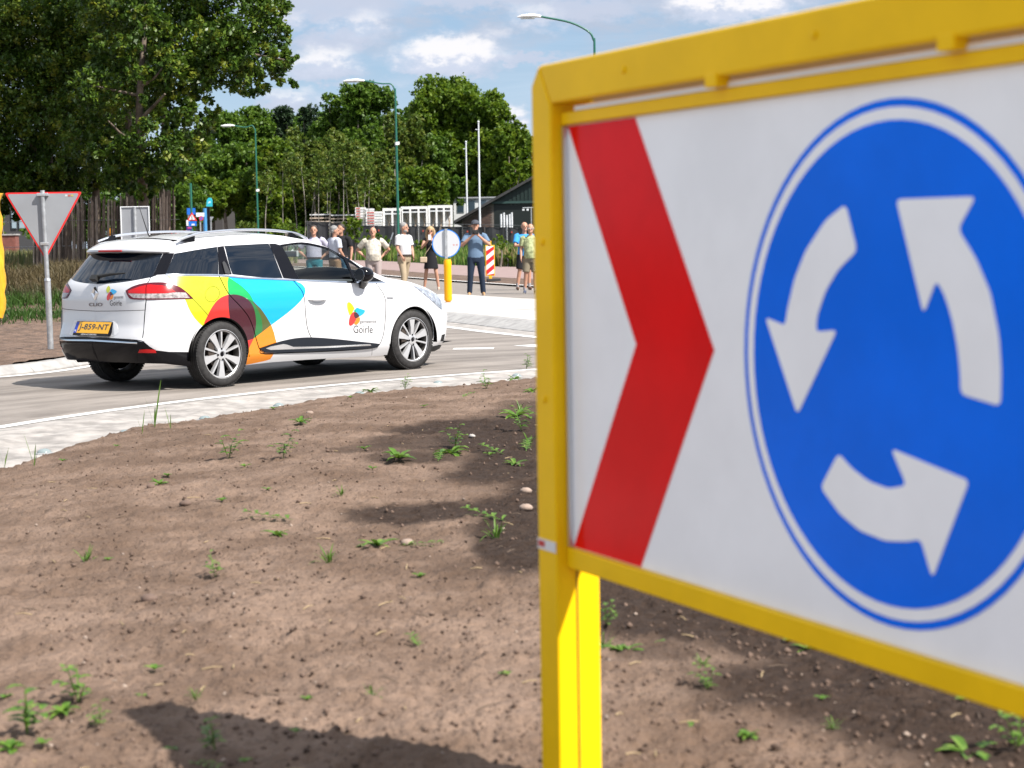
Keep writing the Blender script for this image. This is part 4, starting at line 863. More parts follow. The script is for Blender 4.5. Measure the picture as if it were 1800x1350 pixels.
# rear spoiler with brake light
SPL = [(-.61, 0), (-.605, .2), (-.585, .34), (-.54, .45), (-.475, .53), (-.41, .578), (-.345, .600)]
def spoiler():
    half = catmull([(a, b_) for a, b_ in SPL], 4); full = [(a, -b_) for a, b_ in half[::-1]] + [tuple(p) for p in half[1:]]
    m = MB(); V = []
    for x, y in full:
        k = abs(y) / .60; xr = -.30; zr = 1.366 + .030 * (1 - k * k); zl = 1.300 - .014 * k ** 2
        if k > .9: zr -= .02 * (k - .9) / .1
        for j in range(5):
            t_ = j / 4; V.append((xr + (x - xr) * t_, -y * (.93 + .07 * t_), zr + (zl - zr) * t_ ** 1.6))
        V.append((x - .002, -y, zl - .016)); V.append((x + .02, -y * .99, zl - .032)); V.append((x + .15, -y * .97, zl - .034))
    n = len(full); F = [(i * 8 + j, i * 8 + j + 1, (i + 1) * 8 + j + 1, (i + 1) * 8 + j) for i in range(n - 1) for j in range(7)]
    F += [tuple(range(8)), tuple(range((n - 1) * 8, n * 8))]
    o = m.add(V, F).build('spoiler', M_paint, gate, 40)
    MB().box((-.616, 0, 1.284), (.012, .34, .016)).build('brake_light', M_red, gate, bevel=.003)
    m = MB()
    m.add([(-.585 + .20 * (abs(y) / .57) ** 2.5, -y * .97, 1.264 - .014 * (abs(y) / .57) ** 2) for y in np.linspace(-.56, .56, 15)] + [(-.36, -y * .96, 1.262) for y in np.linspace(-.56, .56, 15)], [(i, i + 1, 16 + i, 15 + i) for i in range(14)]).build('spoiler_underside', M_mblk, gate)
spoiler()
# roof rails
for sgn in (1, -1):
    pts = catmull([(-.30, .60, 1.374), (-.17, .598, 1.41), (.02, .592, 1.441), (.45, .585, 1.463), (.86, .582, 1.458), (1.18, .578, 1.428), (1.34, .572, 1.378)], 5)
    MB().tube([(p[0], -p[1] * sgn, p[2]) for p in pts], [(.013, .017)] * len(pts), 8).build('roof_rail', mat('rail_silver', (.62, .64, .68), .28, .9), car, 60)
    for a, b_ in ((-.26, -.10), (1.10, 1.28)):
        m = MB(); m.add([(x, -(.59) * sgn + s_ * .012, z) for s_ in (-1, 1) for x, z in ((a, 1.36), (b_, 1.36), ((b_ if a < 0 else a + .03), 1.434), ((b_ - .05 if a < 0 else a), 1.434))], [(0, 1, 2, 3), (7, 6, 5, 4), (0, 4, 5, 1), (1, 5, 6, 2), (2, 6, 7, 3), (3, 7, 4, 0)])
        m.build('rail_foot', M_blk, car)
# aerial
MB().tube([(-.10, 0, 1.40), (-.16, 0, 1.43), (-.26, 0, 1.70)], [.014, .006, .0022], 8).tube([(-.05, 0, 1.405), (-.15, 0, 1.412)], [(.03, .010), (.018, .010)], 8).build('aerial', M_mblk, car, 50)

# --- underbody, wheel housings, wheels
m = MB(); m.add([(x, y, z) for x, z in ((-.62, .33), (-.40, .30), (.35, .24), (2.2, .22), (3.0, .22), (3.38, .25)) for y in (-.66, .66)], [(2 * i, 2 * i + 1, 2 * i + 3, 2 * i + 2) for i in range(5)])
m.box((-.3, .1, .28), (.5, .35, .06)); m.tube([(-.3, .35, .26), (-.76, .35, .27)], .026, 10)
m.build('underbody', M_dark, car)
for cx in (-.03, 2.592):
    for sgn in (1, -1):
        m = MB(); a = np.linspace(-.12, math.pi + .12, 26)
        V = [(cx + .36 * math.cos(t_), -y * sgn, .31 + .36 * math.sin(t_)) for y in (.835, .54) for t_ in a] ; n = len(a)
        m.add(V, [(i, i + 1, n + i + 1, n + i) for i in range(n - 1)] + [tuple(range(n, 2 * n))]); m.build('wheel_housing', M_dark, car)
        # lip between the painted edge and the housing
        V = []
        for t_ in np.linspace(0, math.pi, 30):
            z = .31 + .347 * math.sin(t_); y = float(surf(s_of_x(cx + .347 * math.cos(t_), z), z)[1])
            V += [(cx + .347 * math.cos(t_), -(y + .001) * sgn, z), (cx + .341 * math.cos(t_), -(y - .012) * sgn, .31 + .341 * math.sin(t_)), (cx + .352 * math.cos(t_), -(y - .05) * sgn, .31 + .352 * math.sin(t_))]
        MB().add(V, [(3 * i + j, 3 * i + j + 1, 3 * i + j + 4, 3 * i + j + 3) for i in range(29) for j in range(2)]).build('arch_lip', M_mblk, car, 60)
M_tyre = mat('tyre_rubber', (.028, .027, .027), .75, spec=.3, var=.3, vscale=30)
M_rim = mat('alloy_silver', (.50, .50, .51), .32, .45)
M_barrel = mat('alloy_barrel', (.07, .065, .06), .5, .4)
M_disc = mat('brake_disc', (.07, .055, .045), .5, .5)
def tyre_mesh():
    m = MB(); Rt, w = .311, .0975
    prof = [(.222, -w + .012), (.230, -w + .002), (.248, -w - .003), (.270, -w - .002), (.288, -w + .006), (.300, -w + .018), (Rt - .003, -w + .032)]
    for g in (-.045, -.015, .015, .045): prof += [(Rt, g - .006), (Rt - .007, g - .004), (Rt - .007, g + .004), (Rt, g + .006)]
    prof += [(a, -b_) for a, b_ in prof[6::-1]]
    m.lathe(prof, 64, 'y')
    # shoulder blocks
    for k in range(72):
        a = 2 * math.pi * k / 72
        for sg in (-1, 1):
            c = (math.cos(a) * (Rt - .004), sg * (w - .028), math.sin(a) * (Rt - .004)); m.box(c, (.009, .026, .018), rot=Matrix.Rotation(-a, 3, 'Y'))
    return m.mesh('tyre', M_tyre, 30)
def rim_mesh(turn):
    m = MB()
    m.lathe([(.225, -.097), (.231, -.095), (.230, -.088), (.220, -.083), (.212, -.076)], 72, 'y'); m.lathe([(.212, -.076), (.206, -.05), (.198, .02), (.206, .085), (.22, .092)], 72, 'y', mi=1)
    yf = -.086
    def blade(a, r0, r1, w0, w1, y0, y1, th):
        V = []
        for r, w_, y in ((r0, w0, y0), ((r0 + r1) / 2, (w0 * .62 + w1 * .38), (y0 + y1) / 2 - .004), (r1, w1, y1)):
            for s_, dy in ((-1, 0), (1, 0), (1.12, th), (-1.12, th)):
                x, z = r, s_ * w_ / 2; V.append((x * math.cos(a) - z * math.sin(a), y + dy, x * math.sin(a) + z * math.cos(a)))
        F = [(0, 1, 2, 3)[::-1], (8, 9, 10, 11)] + [(4 * i + j, 4 * i + (j + 1) % 4, 4 * i + 4 + (j + 1) % 4, 4 * i + 4 + j) for i in range(2) for j in range(4)]
        m.add(V, F)
    for k in range(5):
        a = turn + 2 * math.pi * k / 5
        blade(a, .035, .216, .030, .080, yf + .012, yf + .003, .03)
        blade(a + math.pi / 5 + .07, .04, .216, .013, .020, yf + .014, yf + .003, .035)
    m.lathe([(.058, yf + .018), (.056, yf + .006), (.030, yf + .002), (.028, yf + .008), (0.001, yf + .008)], 24, 'y')
    me = m.mesh('rim', [M_rim, M_barrel], 35); return me
TY = tyre_mesh()
dm = MB(); dm.lathe([(.128, -.03), (.128, -.015), (.07, -.015), (.07, -.03), (.128, -.03)], 40, 'y'); dm.box((-.12, -.04, .05), (.07, .06, .13)); DM = dm.mesh('brake_disc', M_disc, 35)
lm_ = MB()
for k in range(4):
    a = math.pi / 4 * 0 + k * math.pi / 2 + .1; lm_.tube([(.050 * math.cos(a), -.0855, .050 * math.sin(a)), (.050 * math.cos(a), -.06, .050 * math.sin(a))], .0095, 10)
lm_.tube([(0, -.081, 0), (0, -.06, 0)], .022, 18); LM = lm_.mesh('wheel_bolts', M_blk, 40)
bm_ = MB(); bm_.lathe([(.187, -.02), (.187, .03), (.02, .03)], 40, 'y'); BM = bm_.mesh('wheel_backing', M_dark, 40)
RMr, RMf = rim_mesh(-math.pi / 2 - .06), rim_mesh(math.pi / 2 + .02)
for cx, me in ((0, RMr), (2.589, RMf)):
    for sgn in (1, -1):
        wl = bpy.data.objects.new('wheel', None); COL.objects.link(wl); wl.parent = car; wl.location = (cx, -.742 * sgn, .311); wl.rotation_euler = (0, 0, 0 if sgn == 1 else math.pi)
        for n_, q in (('tyre', TY), ('rim', me), ('brake_disc', DM), ('wheel_bolts', LM), ('wheel_backing', BM)): link(n_, q, wl)

# --- small exterior parts, lettering
def on_skin(V2, origin, ex, ey, off):
    """2-D points -> skin, origin (s, z), ex / ey = directions in (s, z) per unit"""
    V2 = np.asarray(V2); s = origin[0] + V2[:, 0] * ex[0] + V2[:, 1] * ey[0]; z = origin[1] + V2[:, 0] * ex[1] + V2[:, 1] * ey[1]
    p = car_pt(surf(s, z)); n = car_pt(normal(s, z)); n = np.where((n[:, :1] * p[:, :1] * 0 + (n * (p - np.array([1.3, 0, .6]))).sum(1, keepdims=True)) < 0, -n, n)
    return p + n * off
def skin_text(txt, o, e, h, m, off=.002, bold=0.0, parent=None, name='lettering'):
    V, F = text_mesh(txt, 1.0, 0, bold); V = V / np.array([V[:, 0].max(), V[:, 1].max()])
    me = bpy.data.meshes.new(name); me.from_pydata([tuple(p) for p in on_skin(V, o, np.array(e) - np.array(o), np.array(h) - np.array(o), off)], [], F); me.materials.append(m)
    return link(name, me, parent or car)
def skin_shape(name, poly, m, off, parent, corner=50):
    p = smooth_poly(poly, corner, 4); me = bpy.data.meshes.new(name)
    me.from_pydata([tuple(q) for q in on_skin(p, (0, 0), (1, 0), (0, 1), off)], [], [list(range(len(p)))]); me.materials.append(m); return link(name, me, parent)
for pre, par in (('l_', fd_r), ('r_', gate)):
    for j, (n_, c_) in enumerate((('yellow', 'yellow'), ('blue', 'cyan'), ('orange', 'orange'), ('red', 'red'), ('green', 'green'), ('dark', 'maroon'))):
        if pre + n_ in FE: skin_shape('logo_petal', FE[pre + n_], DEC[c_], .0016 + .0004 * j, par)
    a, b_, c_ = FE[pre + 't1']; skin_text('gemeente', (a[0], a[1] - .006), b_, (c_[0], c_[1] + .012), DEC['grey'], .002, 0, par)
    a, b_, c_ = FE[pre + 't2']; skin_text('Goirle', a, b_, (c_[0], c_[1] + .004), DEC['black'], .002, -.004, par)
a, b_, c_ = FE['r_clio']; skin_text('CLIO', a, b_, c_, mat('chrome_dark_reflection', (.16, .12, .12), .3, .8), .006, .012, gate)  # chrome letters, their dark reflection put into the base colour
# diamond badge
bd = FE['badge']; bc = np.mean(bd, axis=0); m = MB(); out = on_skin(np.array(bd), (0, 0), (1, 0), (0, 1), .004); inn = on_skin(np.array([bc + (np.array(p) - bc) * .42 for p in bd]), (0, 0), (1, 0), (0, 1), .006); mid = on_skin(np.array([bc + (np.array(p) - bc) * .72 for p in bd]), (0, 0), (1, 0), (0, 1), .022)
m.add(np.vstack([out, mid, inn]), [(i, (i + 1) % 4, 4 + (i + 1) % 4, 4 + i) for i in range(4)] + [(4 + i, 4 + (i + 1) % 4, 8 + (i + 1) % 4, 8 + i) for i in range(4)]); m.build('badge', M_chr, gate)
# number plate: shallow recess, holder, plate, characters
skin_shape('plate_recess', [(-.34, .644), (.25, .648), (.30, .629), (.35, .545), (.24, .503), (-.34, .500), (-.39, .545)], mat('recess_white', (.66, .66, .67), .3, coat=.4), .0015, gate, 60)
plate = thing('plate_dummy', None, None); bpy.data.objects.remove(plate)
PT, PB = np.array([-.803, .637]), np.array([-.862, .508])      # (x, z) of the top and bottom edge of the holder
def plp(y, k, o): x, z = PB + (PT - PB) * k; return (x - o * .91, -y, z + o * .41 * 0)
MB().prism([(-.275, 0), (.255, 0), (.255, 1), (-.275, 1)], lambda a, b_: plp(a, b_, .010), lambda a, b_: plp(a, b_, -.03)).build('plate_holder', M_blk, gate, bevel=.004)
plt_ = MB().prism([(-.268, .18), (.248, .18), (.248, .97), (-.268, .97)], lambda a, b_: plp(a, b_, .014), lambda a, b_: plp(a, b_, .0105)).build('number_plate', mat('plate_yellow', (.72, .36, .012), .4), gate, bevel=.002)
MB().prism([(-.266, .19), (-.222, .19), (-.222, .96), (-.266, .96)], lambda a, b_: plp(a, b_, .0152), lambda a, b_: plp(a, b_, .0142)).build('country_band', mat('plate_blue', (.01, .04, .35), .4), plt_)
def plate_text(txt, y0, y1, k0, k1, m, par, bold=.012, name='lettering'):
    V, F = text_mesh(txt, 1, 0, bold); V = V / np.array([V[:, 0].max(), V[:, 1].max()])
    me = bpy.data.meshes.new(name); me.from_pydata([plp(y0 + (y1 - y0) * a, k0 + (k1 - k0) * b_, .0162) for a, b_ in V], [], F); me.materials.append(m); link(name, me, par)
plate_text('J-859-NT', -.205, .232, .32, .84, DEC['black'], gate)
plate_text('NL', -.258, -.23, .28, .42, mat('plate_white', (.8, .8, .8), .5), gate)
plate_text('HEDIN AUTOMOTIVE', -.14, .09, .045, .145, MATS['plate_white'], gate, 0)
# rear wiper
MB().box((-.775, .03, 1.036), (.05, .09, .045), rot=Matrix.Rotation(-.9, 3, 'Y')).tube([(-.765, .01, 1.05), (-.745, -.16, 1.072), (-.728, -.36, 1.082)], [.018, .014, .006], 8).build('wiper', M_mblk, gate, 50)
# door handle: cup in the door, bar in front
for par, sg in ((fd_r, 1), (fd_l, -1)):
    p = on_skin(np.array(FE['handle_cup']), (0, 0), (1, 0), (0, 1), .0012); p[:, 1] *= sg
    me = bpy.data.meshes.new('handle_cup'); me.from_pydata([tuple(q) for q in p], [], [list(range(len(p)))]); me.materials.append(mat('cup_grey', (.42, .43, .46), .35)); link('handle_cup', me, par)
    h = on_skin(np.array([(2.512, .780), (2.54, .779), (2.60, .777), (2.68, .775), (2.72, .773), (2.746, .771)]), (0, 0), (1, 0), (0, 1), .012); h[:, 1] -= np.array([-.010, .012, .022, .022, .012, -.010]); h[:, 1] *= sg
    MB().tube([tuple(q) for q in h], [(.006, .010), (.010, .014), (.011, .017), (.011, .017), (.010, .014), (.006, .010)], 10).build('handle', M_paint, par, 60)
    p = on_skin(np.array(FE['rear_handle']), (0, 0), (1, 0), (0, 1), .010); p2 = on_skin(np.array(FE['rear_handle']), (0, 0), (1, 0), (0, 1), .0005); p[:, 1] *= sg; p2[:, 1] *= sg; n = len(p)
    m = MB(); m.add(np.vstack([p, p2]), [tuple(range(n))] + [(i, (i + 1) % n, n + (i + 1) % n, n + i) for i in range(n)]); m.build('handle', mat('handle_black', (.02, .02, .022), .45), rd_r if sg == 1 else rd_l)
# mirrors
for sg in (1, -1):
    m = MB(); prof = [(1.71, .050, .052), (1.73, .076, .074), (1.78, .082, .080), (1.84, .068, .064), (1.875, .036, .034)]
    m.rings([((0, 0, i), a, b_) for i, (x, a, b_) in enumerate(prof)], 20)
    m.V = [(prof[int(round(v[2]))][0] - .0, -(.945 + v[0]) * sg, 1.005 + v[1] - .15 * (v[0] if v[0] < 0 else 0) * 0) for v in m.V]
    o = m.build('wing_mirror', M_blk, car, 45)
    MB().add([(1.80, -.835 * sg, .925), (1.93, -.83 * sg, .915), (1.93, -.828 * sg, .885), (1.87, -.835 * sg, .835), (1.80, -.84 * sg, .86), (1.755, -.945 * sg, .955), (1.84, -.955 * sg, .955), (1.85, -.935 * sg, .945), (1.84, -.905 * sg, .925), (1.77, -.91 * sg, .93)], [(i, (i + 1) % 5, 5 + (i + 1) % 5, 5 + i) for i in range(5)] + [(4, 3, 2, 1, 0), (5, 6, 7, 8, 9)]).build('mirror_arm', M_blk, o, 60)
    m = MB(); m.rings([((0, 0, 0), .068, .062), ((0, 0, .002), .068, .062)], 18); m.V = [(1.706 - v[2], -(.945 + v[0]) * sg, 1.005 + v[1]) for v in m.V]; m.build('mirror_glass', mat('mirror', (.7, .72, .75), .05, 1.0), o)
# --- cabin seen through the front windows
M_trim = mat('cabin_grey', (.06, .06, .062), .7); M_seat = mat('seat_cloth', (.022, .023, .026), .9)
for y in (-.36, .36):
    m = MB(); m.box((.95, y, .55), (.5, .46, .2)); m.box((.66, y, .85), (.14, .46, .58), rot=Matrix.Rotation(-.28, 3, 'Y')); m.box((.535, y, 1.23), (.09, .25, .16), rot=Matrix.Rotation(-.2, 3, 'Y')); m.build('seat', M_seat, car, bevel=.04)
MB().box((-.05, 0, .86), (.14, 1.2, .55), rot=Matrix.Rotation(-.25, 3, 'Y')).build('rear_bench', M_seat, car, bevel=.04)
m = MB(); m.add([(x, y, z) for x, z in ((1.66, .86), (1.72, .93), (1.95, .955), (2.12, .945), (2.12, .55), (1.66, .55)) for y in (-.72, .72)], [(2 * i, 2 * i + 1, (2 * i + 3) % 12, (2 * i + 2) % 12) for i in range(6)]); m.build('dashboard', M_trim, car)
m = MB(); a = np.linspace(0, 2 * math.pi, 25); m.tube([(1.55 + .07 * math.sin(t_), .36 + .185 * math.cos(t_), .90 + .17 * math.sin(t_)) for t_ in a], .016, 8, cap=False); m.box((1.56, .36, .89), (.05, .12, .1)); m.tube([(1.56, .36, .9), (1.75, .36, .82)], .03, 8); m.build('steering_wheel', M_mblk, car, 50)
MB().box((1.66, 0, 1.222), (.03, .22, .062)).tube([(1.67, 0, 1.24), (1.70, 0, 1.262)], .012, 6).build('inside_mirror', mat('mirror_back', (.30, .31, .32), .4), car, bevel=.012)
for sg in (1, -1): MB().add([(x, -(y) * sg, z) for x, y, z in ((.86, .76, .955), (1.75, .79, .93), (1.75, .70, .90), (.86, .70, .93), (.86, .70, .45), (1.75, .70, .45))], [(0, 1, 2, 3), (3, 2, 5, 4)]).build('door_card', M_trim, fd_r if sg == 1 else fd_l)
MB().box((1.2, 0, .40), (2.6, 1.35, .1)).build('cabin_floor', M_dark, car)

# ------------------------------------------------------------------ signs and street furniture
# give-way sign seen from behind
gp = gnd(88, 612, .13); gz = float(verge_z(gp[0], gp[1])) - .03
M_redrim = mat('sign_red', (.62, .02, .02), .35); M_sback = mat('sign_grey_back', (.30, .31, .33), .42, .25, var=.05, vscale=3)
gw = thing('give_way_sign', 'red rimmed triangular give way sign seen from its grey back on a galvanised post', 'road sign', (gp[0], gp[1], gz), R(3))
D = gp[1]; px = lambda v: (gnd(88, v, .13)[2], 0)
def zpx(u, v, y): return at(u, v, y)[2] - gz
ztop, zlow, zst = zpx(82, 336, D), zpx(88, 425, D), zpx(86, 492, D)
MB().tube([(.01, .0, -.3), (.0, 0, zst)], .036, 16).tube([(0, 0, zst - .01), (-.002, 0, zst + .02)], [.041, .034], 16).tube([(-.002, 0, zst), (-.022, 0, ztop + .01)], .027, 16).build('post', M_galv, gw, 40)
hw = .455; H3 = ztop - zlow + .10
tri = [(-hw, 0), (hw, 0), (0, -.80)]
def roundtri(s, r=.035): return rnd([(a * s, -.265 + (b_ + .265) * s) for a, b_ in tri], r)
cx0 = -.02
MB().prism(roundtri(1.0), lambda a, b_: (a + cx0, .030, ztop - .01 + b_), lambda a, b_: (a + cx0, .055, ztop - .01 + b_)).build('rim', M_redrim, gw)
MB().prism(roundtri(.93), lambda a, b_: (a + cx0, .027, ztop - .01 + b_), lambda a, b_: (a + cx0, .0295, ztop - .01 + b_)).build('plate', M_sback, gw)
for zz in (-.04, -.62): MB().box((cx0, -.002, ztop + zz), (.13 if zz > -.1 else .09, .062, .035)).build('clamp', M_alu, gw, bevel=.004)
for k, c_ in enumerate(((.5, .5, .5), (.45, .1, .08), (.4, .35, .1))): MB().box((.25 + .035 * k, .026, ztop - .055), (.028, .003, .022)).build('sticker', mat('stk%d' % k, c_, .5), gw)
# rectangular board, back view, beyond it
D = 33.0; a0, a1 = at(211, 363, D), at(262, 363, D); zb = at(236, 440, D)[2]; bx = (a0[0] + a1[0]) / 2; wd = a1[0] - a0[0]; gz = float(verge_z(bx, D))
bd_ = thing('direction_board', 'rectangular grey sign board seen from behind beyond the white car', 'road sign', (bx, D, gz), 0)
zt = a0[2] - gz; zb -= gz
MB().box((0, .03, (zt + zb) / 2), (wd, .02, zt - zb)).build('panel', M_sback, bd_)
m = MB()
for s_ in (-1, 1): m.box((s_ * (wd / 2 - .008), .015, (zt + zb) / 2), (.016, .03, zt - zb))
m.box((0, .015, zt - .008), (wd - .034, .03, .016)); m.box((0, .015, zb + .008), (wd - .034, .03, .016)); m.build('edge_frame', mat('edge_white', (.7, .71, .73), .4), bd_)
MB().tube([(0, 0, -.3), (0, 0, zt - .01)], .03, 12).build('post', M_galv, bd_, 40)
# yellow wrapped sign at the left edge of the picture
D = 20.5; p = at(-22, 450, D); gz = float(verge_z(p[0], D))
ys_ = thing('wrapped_sign', 'road sign wrapped in yellow sheeting beside the give way sign', 'road sign', (p[0], D, gz), R(-8))
V = []; nz, nx = 16, 9; z1 = at(0, 342, D)[2] - gz; z0 = at(0, 559, D)[2] - gz
hwid = [.19, .155, .165, .175, .178, .172, .17, .178, .185, .19, .188, .192, .186, .18, .17, .155]
for j in range(nz):
    zz = z1 + (z0 - z1) * j / (nz - 1); wj = hwid[j]
    for i_ in range(nx * 2):
        a = 2 * math.pi * i_ / (nx * 2); ca, sa = math.cos(a), math.sin(a)
        q = (abs(ca) ** .5) * math.copysign(1, ca); r_ = (abs(sa) ** .6) * math.copysign(1, sa)
        V.append((wj * q + .012 * math.sin(j * 1.9 + i_), .085 * r_ + .012 * math.sin(j * 2.3 + i_ * 1.7), zz + .015 * math.sin(i_ * 1.3)))
n = nx * 2; m = MB().add(V, [(j * n + i_, j * n + (i_ + 1) % n, (j + 1) * n + (i_ + 1) % n, (j + 1) * n + i_) for j in range(nz - 1) for i_ in range(n)] + [tuple(range(n)), tuple(reversed(range((nz - 1) * n, nz * n)))])
m.build('cover', mat('yellow_sheeting', (.62, .33, .012), .5, var=.12, vscale=5), ys_, 60)
MB().tube([(0, 0, -.3), (0, 0, z0 + .1)], .03, 12).build('post', M_galv, ys_, 40)

# bollard with round sign on the splitter island
p = gnd(788, 531, .12); bo = thing('island_bollard', 'yellow bollard with a round blue rimmed sign seen from behind', 'bollard', (p[0], p[1], .12), 0)
s_ = p[1] / FPX
zq = lambda v: at(788, v, p[1])[2] - .12
MB().lathe([(.001, 0), (.050, 0), (.050, .02), (.072, .03), (.078, .06), (.075, zq(470)), (.078, zq(468)), (.078, zq(460)), (.062, zq(456)), (.001, zq(456))], 24, 'z').build('column', mat('bollard_yellow', (.82, .36, .004), .4, spec=.25), bo, 40)
rS = 25 * s_; zc = zq(428)
MB().lathe([(.001, .03), (rS, .03), (rS, .055), (.001, .055)], 40, 'y', c=(-.02, 0, zc)).build('rim', mat('sign_blue', (.02, .17, .55), .35), bo, 30)
MB().lathe([(.001, .0285), (rS * .93, .0285), (rS * .93, .0295), (.001, .0295)], 40, 'y', c=(-.02, 0, zc)).build('sign_plate', mat('sign_back_white', (.47, .48, .50), .45), bo, 30)
MB().box((-.02, .005, (zq(402) + zq(455)) / 2), (.055, .04, zq(402) - zq(455))).build('bracket', M_galv, bo, bevel=.006)
for dx in (-.05, .01): MB().box((-.02 + .20 + dx, .0275, zc - .03), (.03, .002, .018)).build('sticker', mat('stk1', (.45, .1, .08), .5), bo)

# red and white beacon
p = gnd(862, 489, .0); D = 56.0; p = at(862, 489, D); gz = .06
bc_ = thing('warning_beacon', 'red and white striped warning beacon on a black rubber foot', 'beacon', (p[0], D, gz), R(6))
s_ = D / FPX; z0 = at(862, 485, D)[2] - gz; z1 = at(862, 431, D)[2] - gz; hw = 8.2 * s_
MB().box((0, 0, (z0 + z1) / 2), (hw * 2, .05, z1 - z0)).box((0, 0, z0 / 2), (.1, .04, z0)).box((0, 0, z1 + .07), (.09, .045, .14)).build('body', mat('beacon_yellow', (.80, .40, .01), .45), bc_, bevel=.012)
def stripes(m_red, m_white, w2, za, zb_, par, n=4, yf=-.028):
    MB().box((0, yf + .001, (za + zb_) / 2), (w2 * 2, .002, zb_ - za)).build('face', m_white, par)
    mm = MB(); P = (zb_ - za) / n
    for k in range(-1, n + 1):
        z = za + k * P; q = [(-w2, z), (w2, z + w2 * 2 * .8), (w2, z + w2 * 2 * .8 + P * .5), (-w2, z + P * .5)]
        q = [(x, min(max(z_, za), zb_)) for x, z_ in q]
        if max(z_ for _, z_ in q) - min(z_ for _, z_ in q) > .01: mm.prism(q, lambda a, b_: (a, yf - .002, b_), lambda a, b_: (a, yf - .0005, b_))
    mm.build('stripe', m_red, par)
M_bwhite = mat('beacon_white', (.72, .72, .72), .4); M_bred = mat('beacon_red', (.55, .015, .02), .4)
stripes(M_bred, M_bwhite, hw - .025, z0 + .03, z1 - .03, bc_, 3)
MB().box((.10, 0, .05), (.42, .3, .10)).build('foot', mat('rubber', (.03, .03, .03), .8), bc_, bevel=.02)

# street lamps
M_lgreen = mat('lamp_green', (.012, .11, .075), .4, coat=.2); M_lampw = mat('lamp_white', (.80, .80, .79), .35)
def lamp(u, ybend, utip, ytip, uhead, D, label, ring=None):
    b_ = at(u, ybend, D); base = (b_[0] + (at(u, 423, D)[0] - b_[0]) * 0 + .0, D, 0)
    o = thing('street_lamp', label, 'street lamp', (b_[0], D, 0), 0, 'green street lamps along the far road')
    hb = b_[2]; tip = at(utip, ytip, D); hx = tip[0] - b_[0]; hz = tip[2]
    pts = catmull([(0, 0, 0), (0, 0, hb * .5), (0, 0, hb - .05), (-.03, 0, hb + .28), (-.22, 0, hb + .62), (hx * .45, 0, hb + (hz - hb) * .80), (hx, 0, hz)], 5)
    rr = [.085 - .045 * min(1, i / 12) for i in range(len(pts))]
    MB().tube([tuple(q) for q in pts], rr, 10).build('pole', M_lgreen, o, 60)
    hl = abs(at(uhead, ytip, D)[0] - tip[0]); m = MB()
    m.tube([(hx + .02, 0, hz), (hx - .12, 0, hz + .02), (hx - hl * .35, 0, hz + .035), (hx - hl * .75, 0, hz + .02), (hx - hl, 0, hz - .0)], [(.05, .05), (.06, .09), (.085, .15), (.075, .14), (.02, .04)], 12)
    m.build('lamp_head', M_lampw, o, 60)
    MB().box((hx - hl * .55, 0, hz - .065), (hl * .6, .2, .03)).build('lamp_glass', mat('lamp_glass', (.5, .52, .52), .15), o, bevel=.01)
    for zz in (ring or []):
        MB().tube([(0, 0, zz), (0, 0, zz + .16)], .085, 10).build('band', M_lampw, o)
        MB().box((.1, 0, zz + .1), (.14, .05, .16)).build('tag_plate', M_lampw, o)
lamp(1045, 84, 950, 29, 909, 71, 'tallest green street lamp with white head above the yellow sign frame')
lamp(695, 168, 640, 142, 603, 100, 'green street lamp with white head in front of the birch trees', ring=[6.6])
lamp(449, 236, 412, 221, 388, 131, 'smallest green street lamp with white head above the roof of the car', ring=[5.1])

# flag poles beyond the fence
M_pole = mat('pole_white', (.62, .64, .67), .4)
for u0, u1, yt, D, lab in ((819, 822, 250, 142, 'shorter white flag pole beyond the black fence'), (841, 844, 215, 129.6, 'taller white flag pole beyond the black fence')):
    b_ = at(u1, 430, D); tq = at(u0, yt, D)
    o = thing('flag_pole', lab, 'flag pole', (b_[0], D, 0), 0)
    MB().tube([(0, 0, 0), (tq[0] - b_[0], 0, tq[2])], [.085, .05], 10).build('pole', M_pole, o, 60); MB().ball((tq[0] - b_[0], 0, tq[2] + .03), .08).build('finial', M_pole, o, 60); MB().box((tq[0] - b_[0] - .12, 0, tq[2] - .5), (.2, .05, .05)).build('arm', M_pole, o)

# road works signs far behind the car
def small_sign(name, label, u, D, vbase, vtop, r=.045, m=M_galv, cat='road sign'):
    b_ = at(u, vbase, D); o = thing(name, label, cat, (b_[0], D, 0)); MB().tube([(0, 0, 0), (0, 0, at(u, vtop, D)[2])], r, 8).build('post', m, o, 50); return o
D = 95.0; o = small_sign('sign_post', 'green post with a red warning triangle above blue and purple sign boards', 338, D, 420, 322, .06, M_lgreen)
def rel(u, v, o, D): q = at(u, v, D); return q[0] - o.location.x, q[2]
tz = [rel(338, 373, o, D), rel(329, 388, o, D), rel(347, 388, o, D)]
MB().prism([tz[0], tz[1], tz[2]], lambda a, b_: (a, -.09, b_), lambda a, b_: (a, -.07, b_)).build('warning_triangle', M_redrim, o)
c_ = np.mean(tz, axis=0); ti = [tuple(c_ + (np.array(q) - c_) * .62) for q in tz]
MB().prism(ti, lambda a, b_: (a, -.095, b_), lambda a, b_: (a, -.091, b_)).build('triangle_face', M_bwhite, o)
MB().box((c_[0], -.098, c_[1] + .02), (.035, .004, .2)).build('symbol', M_blk, o)
MB().box((c_[0] + .0, -.098, c_[1] - .13), (.04, .004, .04)).build('symbol', M_blk, o)
def board(u0, v0, u1, v1, c, o, D, y=-.08):
    a, b_ = rel(u0, v0, o, D), rel(u1, v1, o, D); MB().box(((a[0] + b_[0]) / 2, y, (a[1] + b_[1]) / 2), (b_[0] - a[0], .03, a[1] - b_[1])).build('board', c, o)
M_sblue = mat('board_blue', (.01, .13, .55), .4); M_pur = mat('board_purple', (.05, .02, .16), .4)
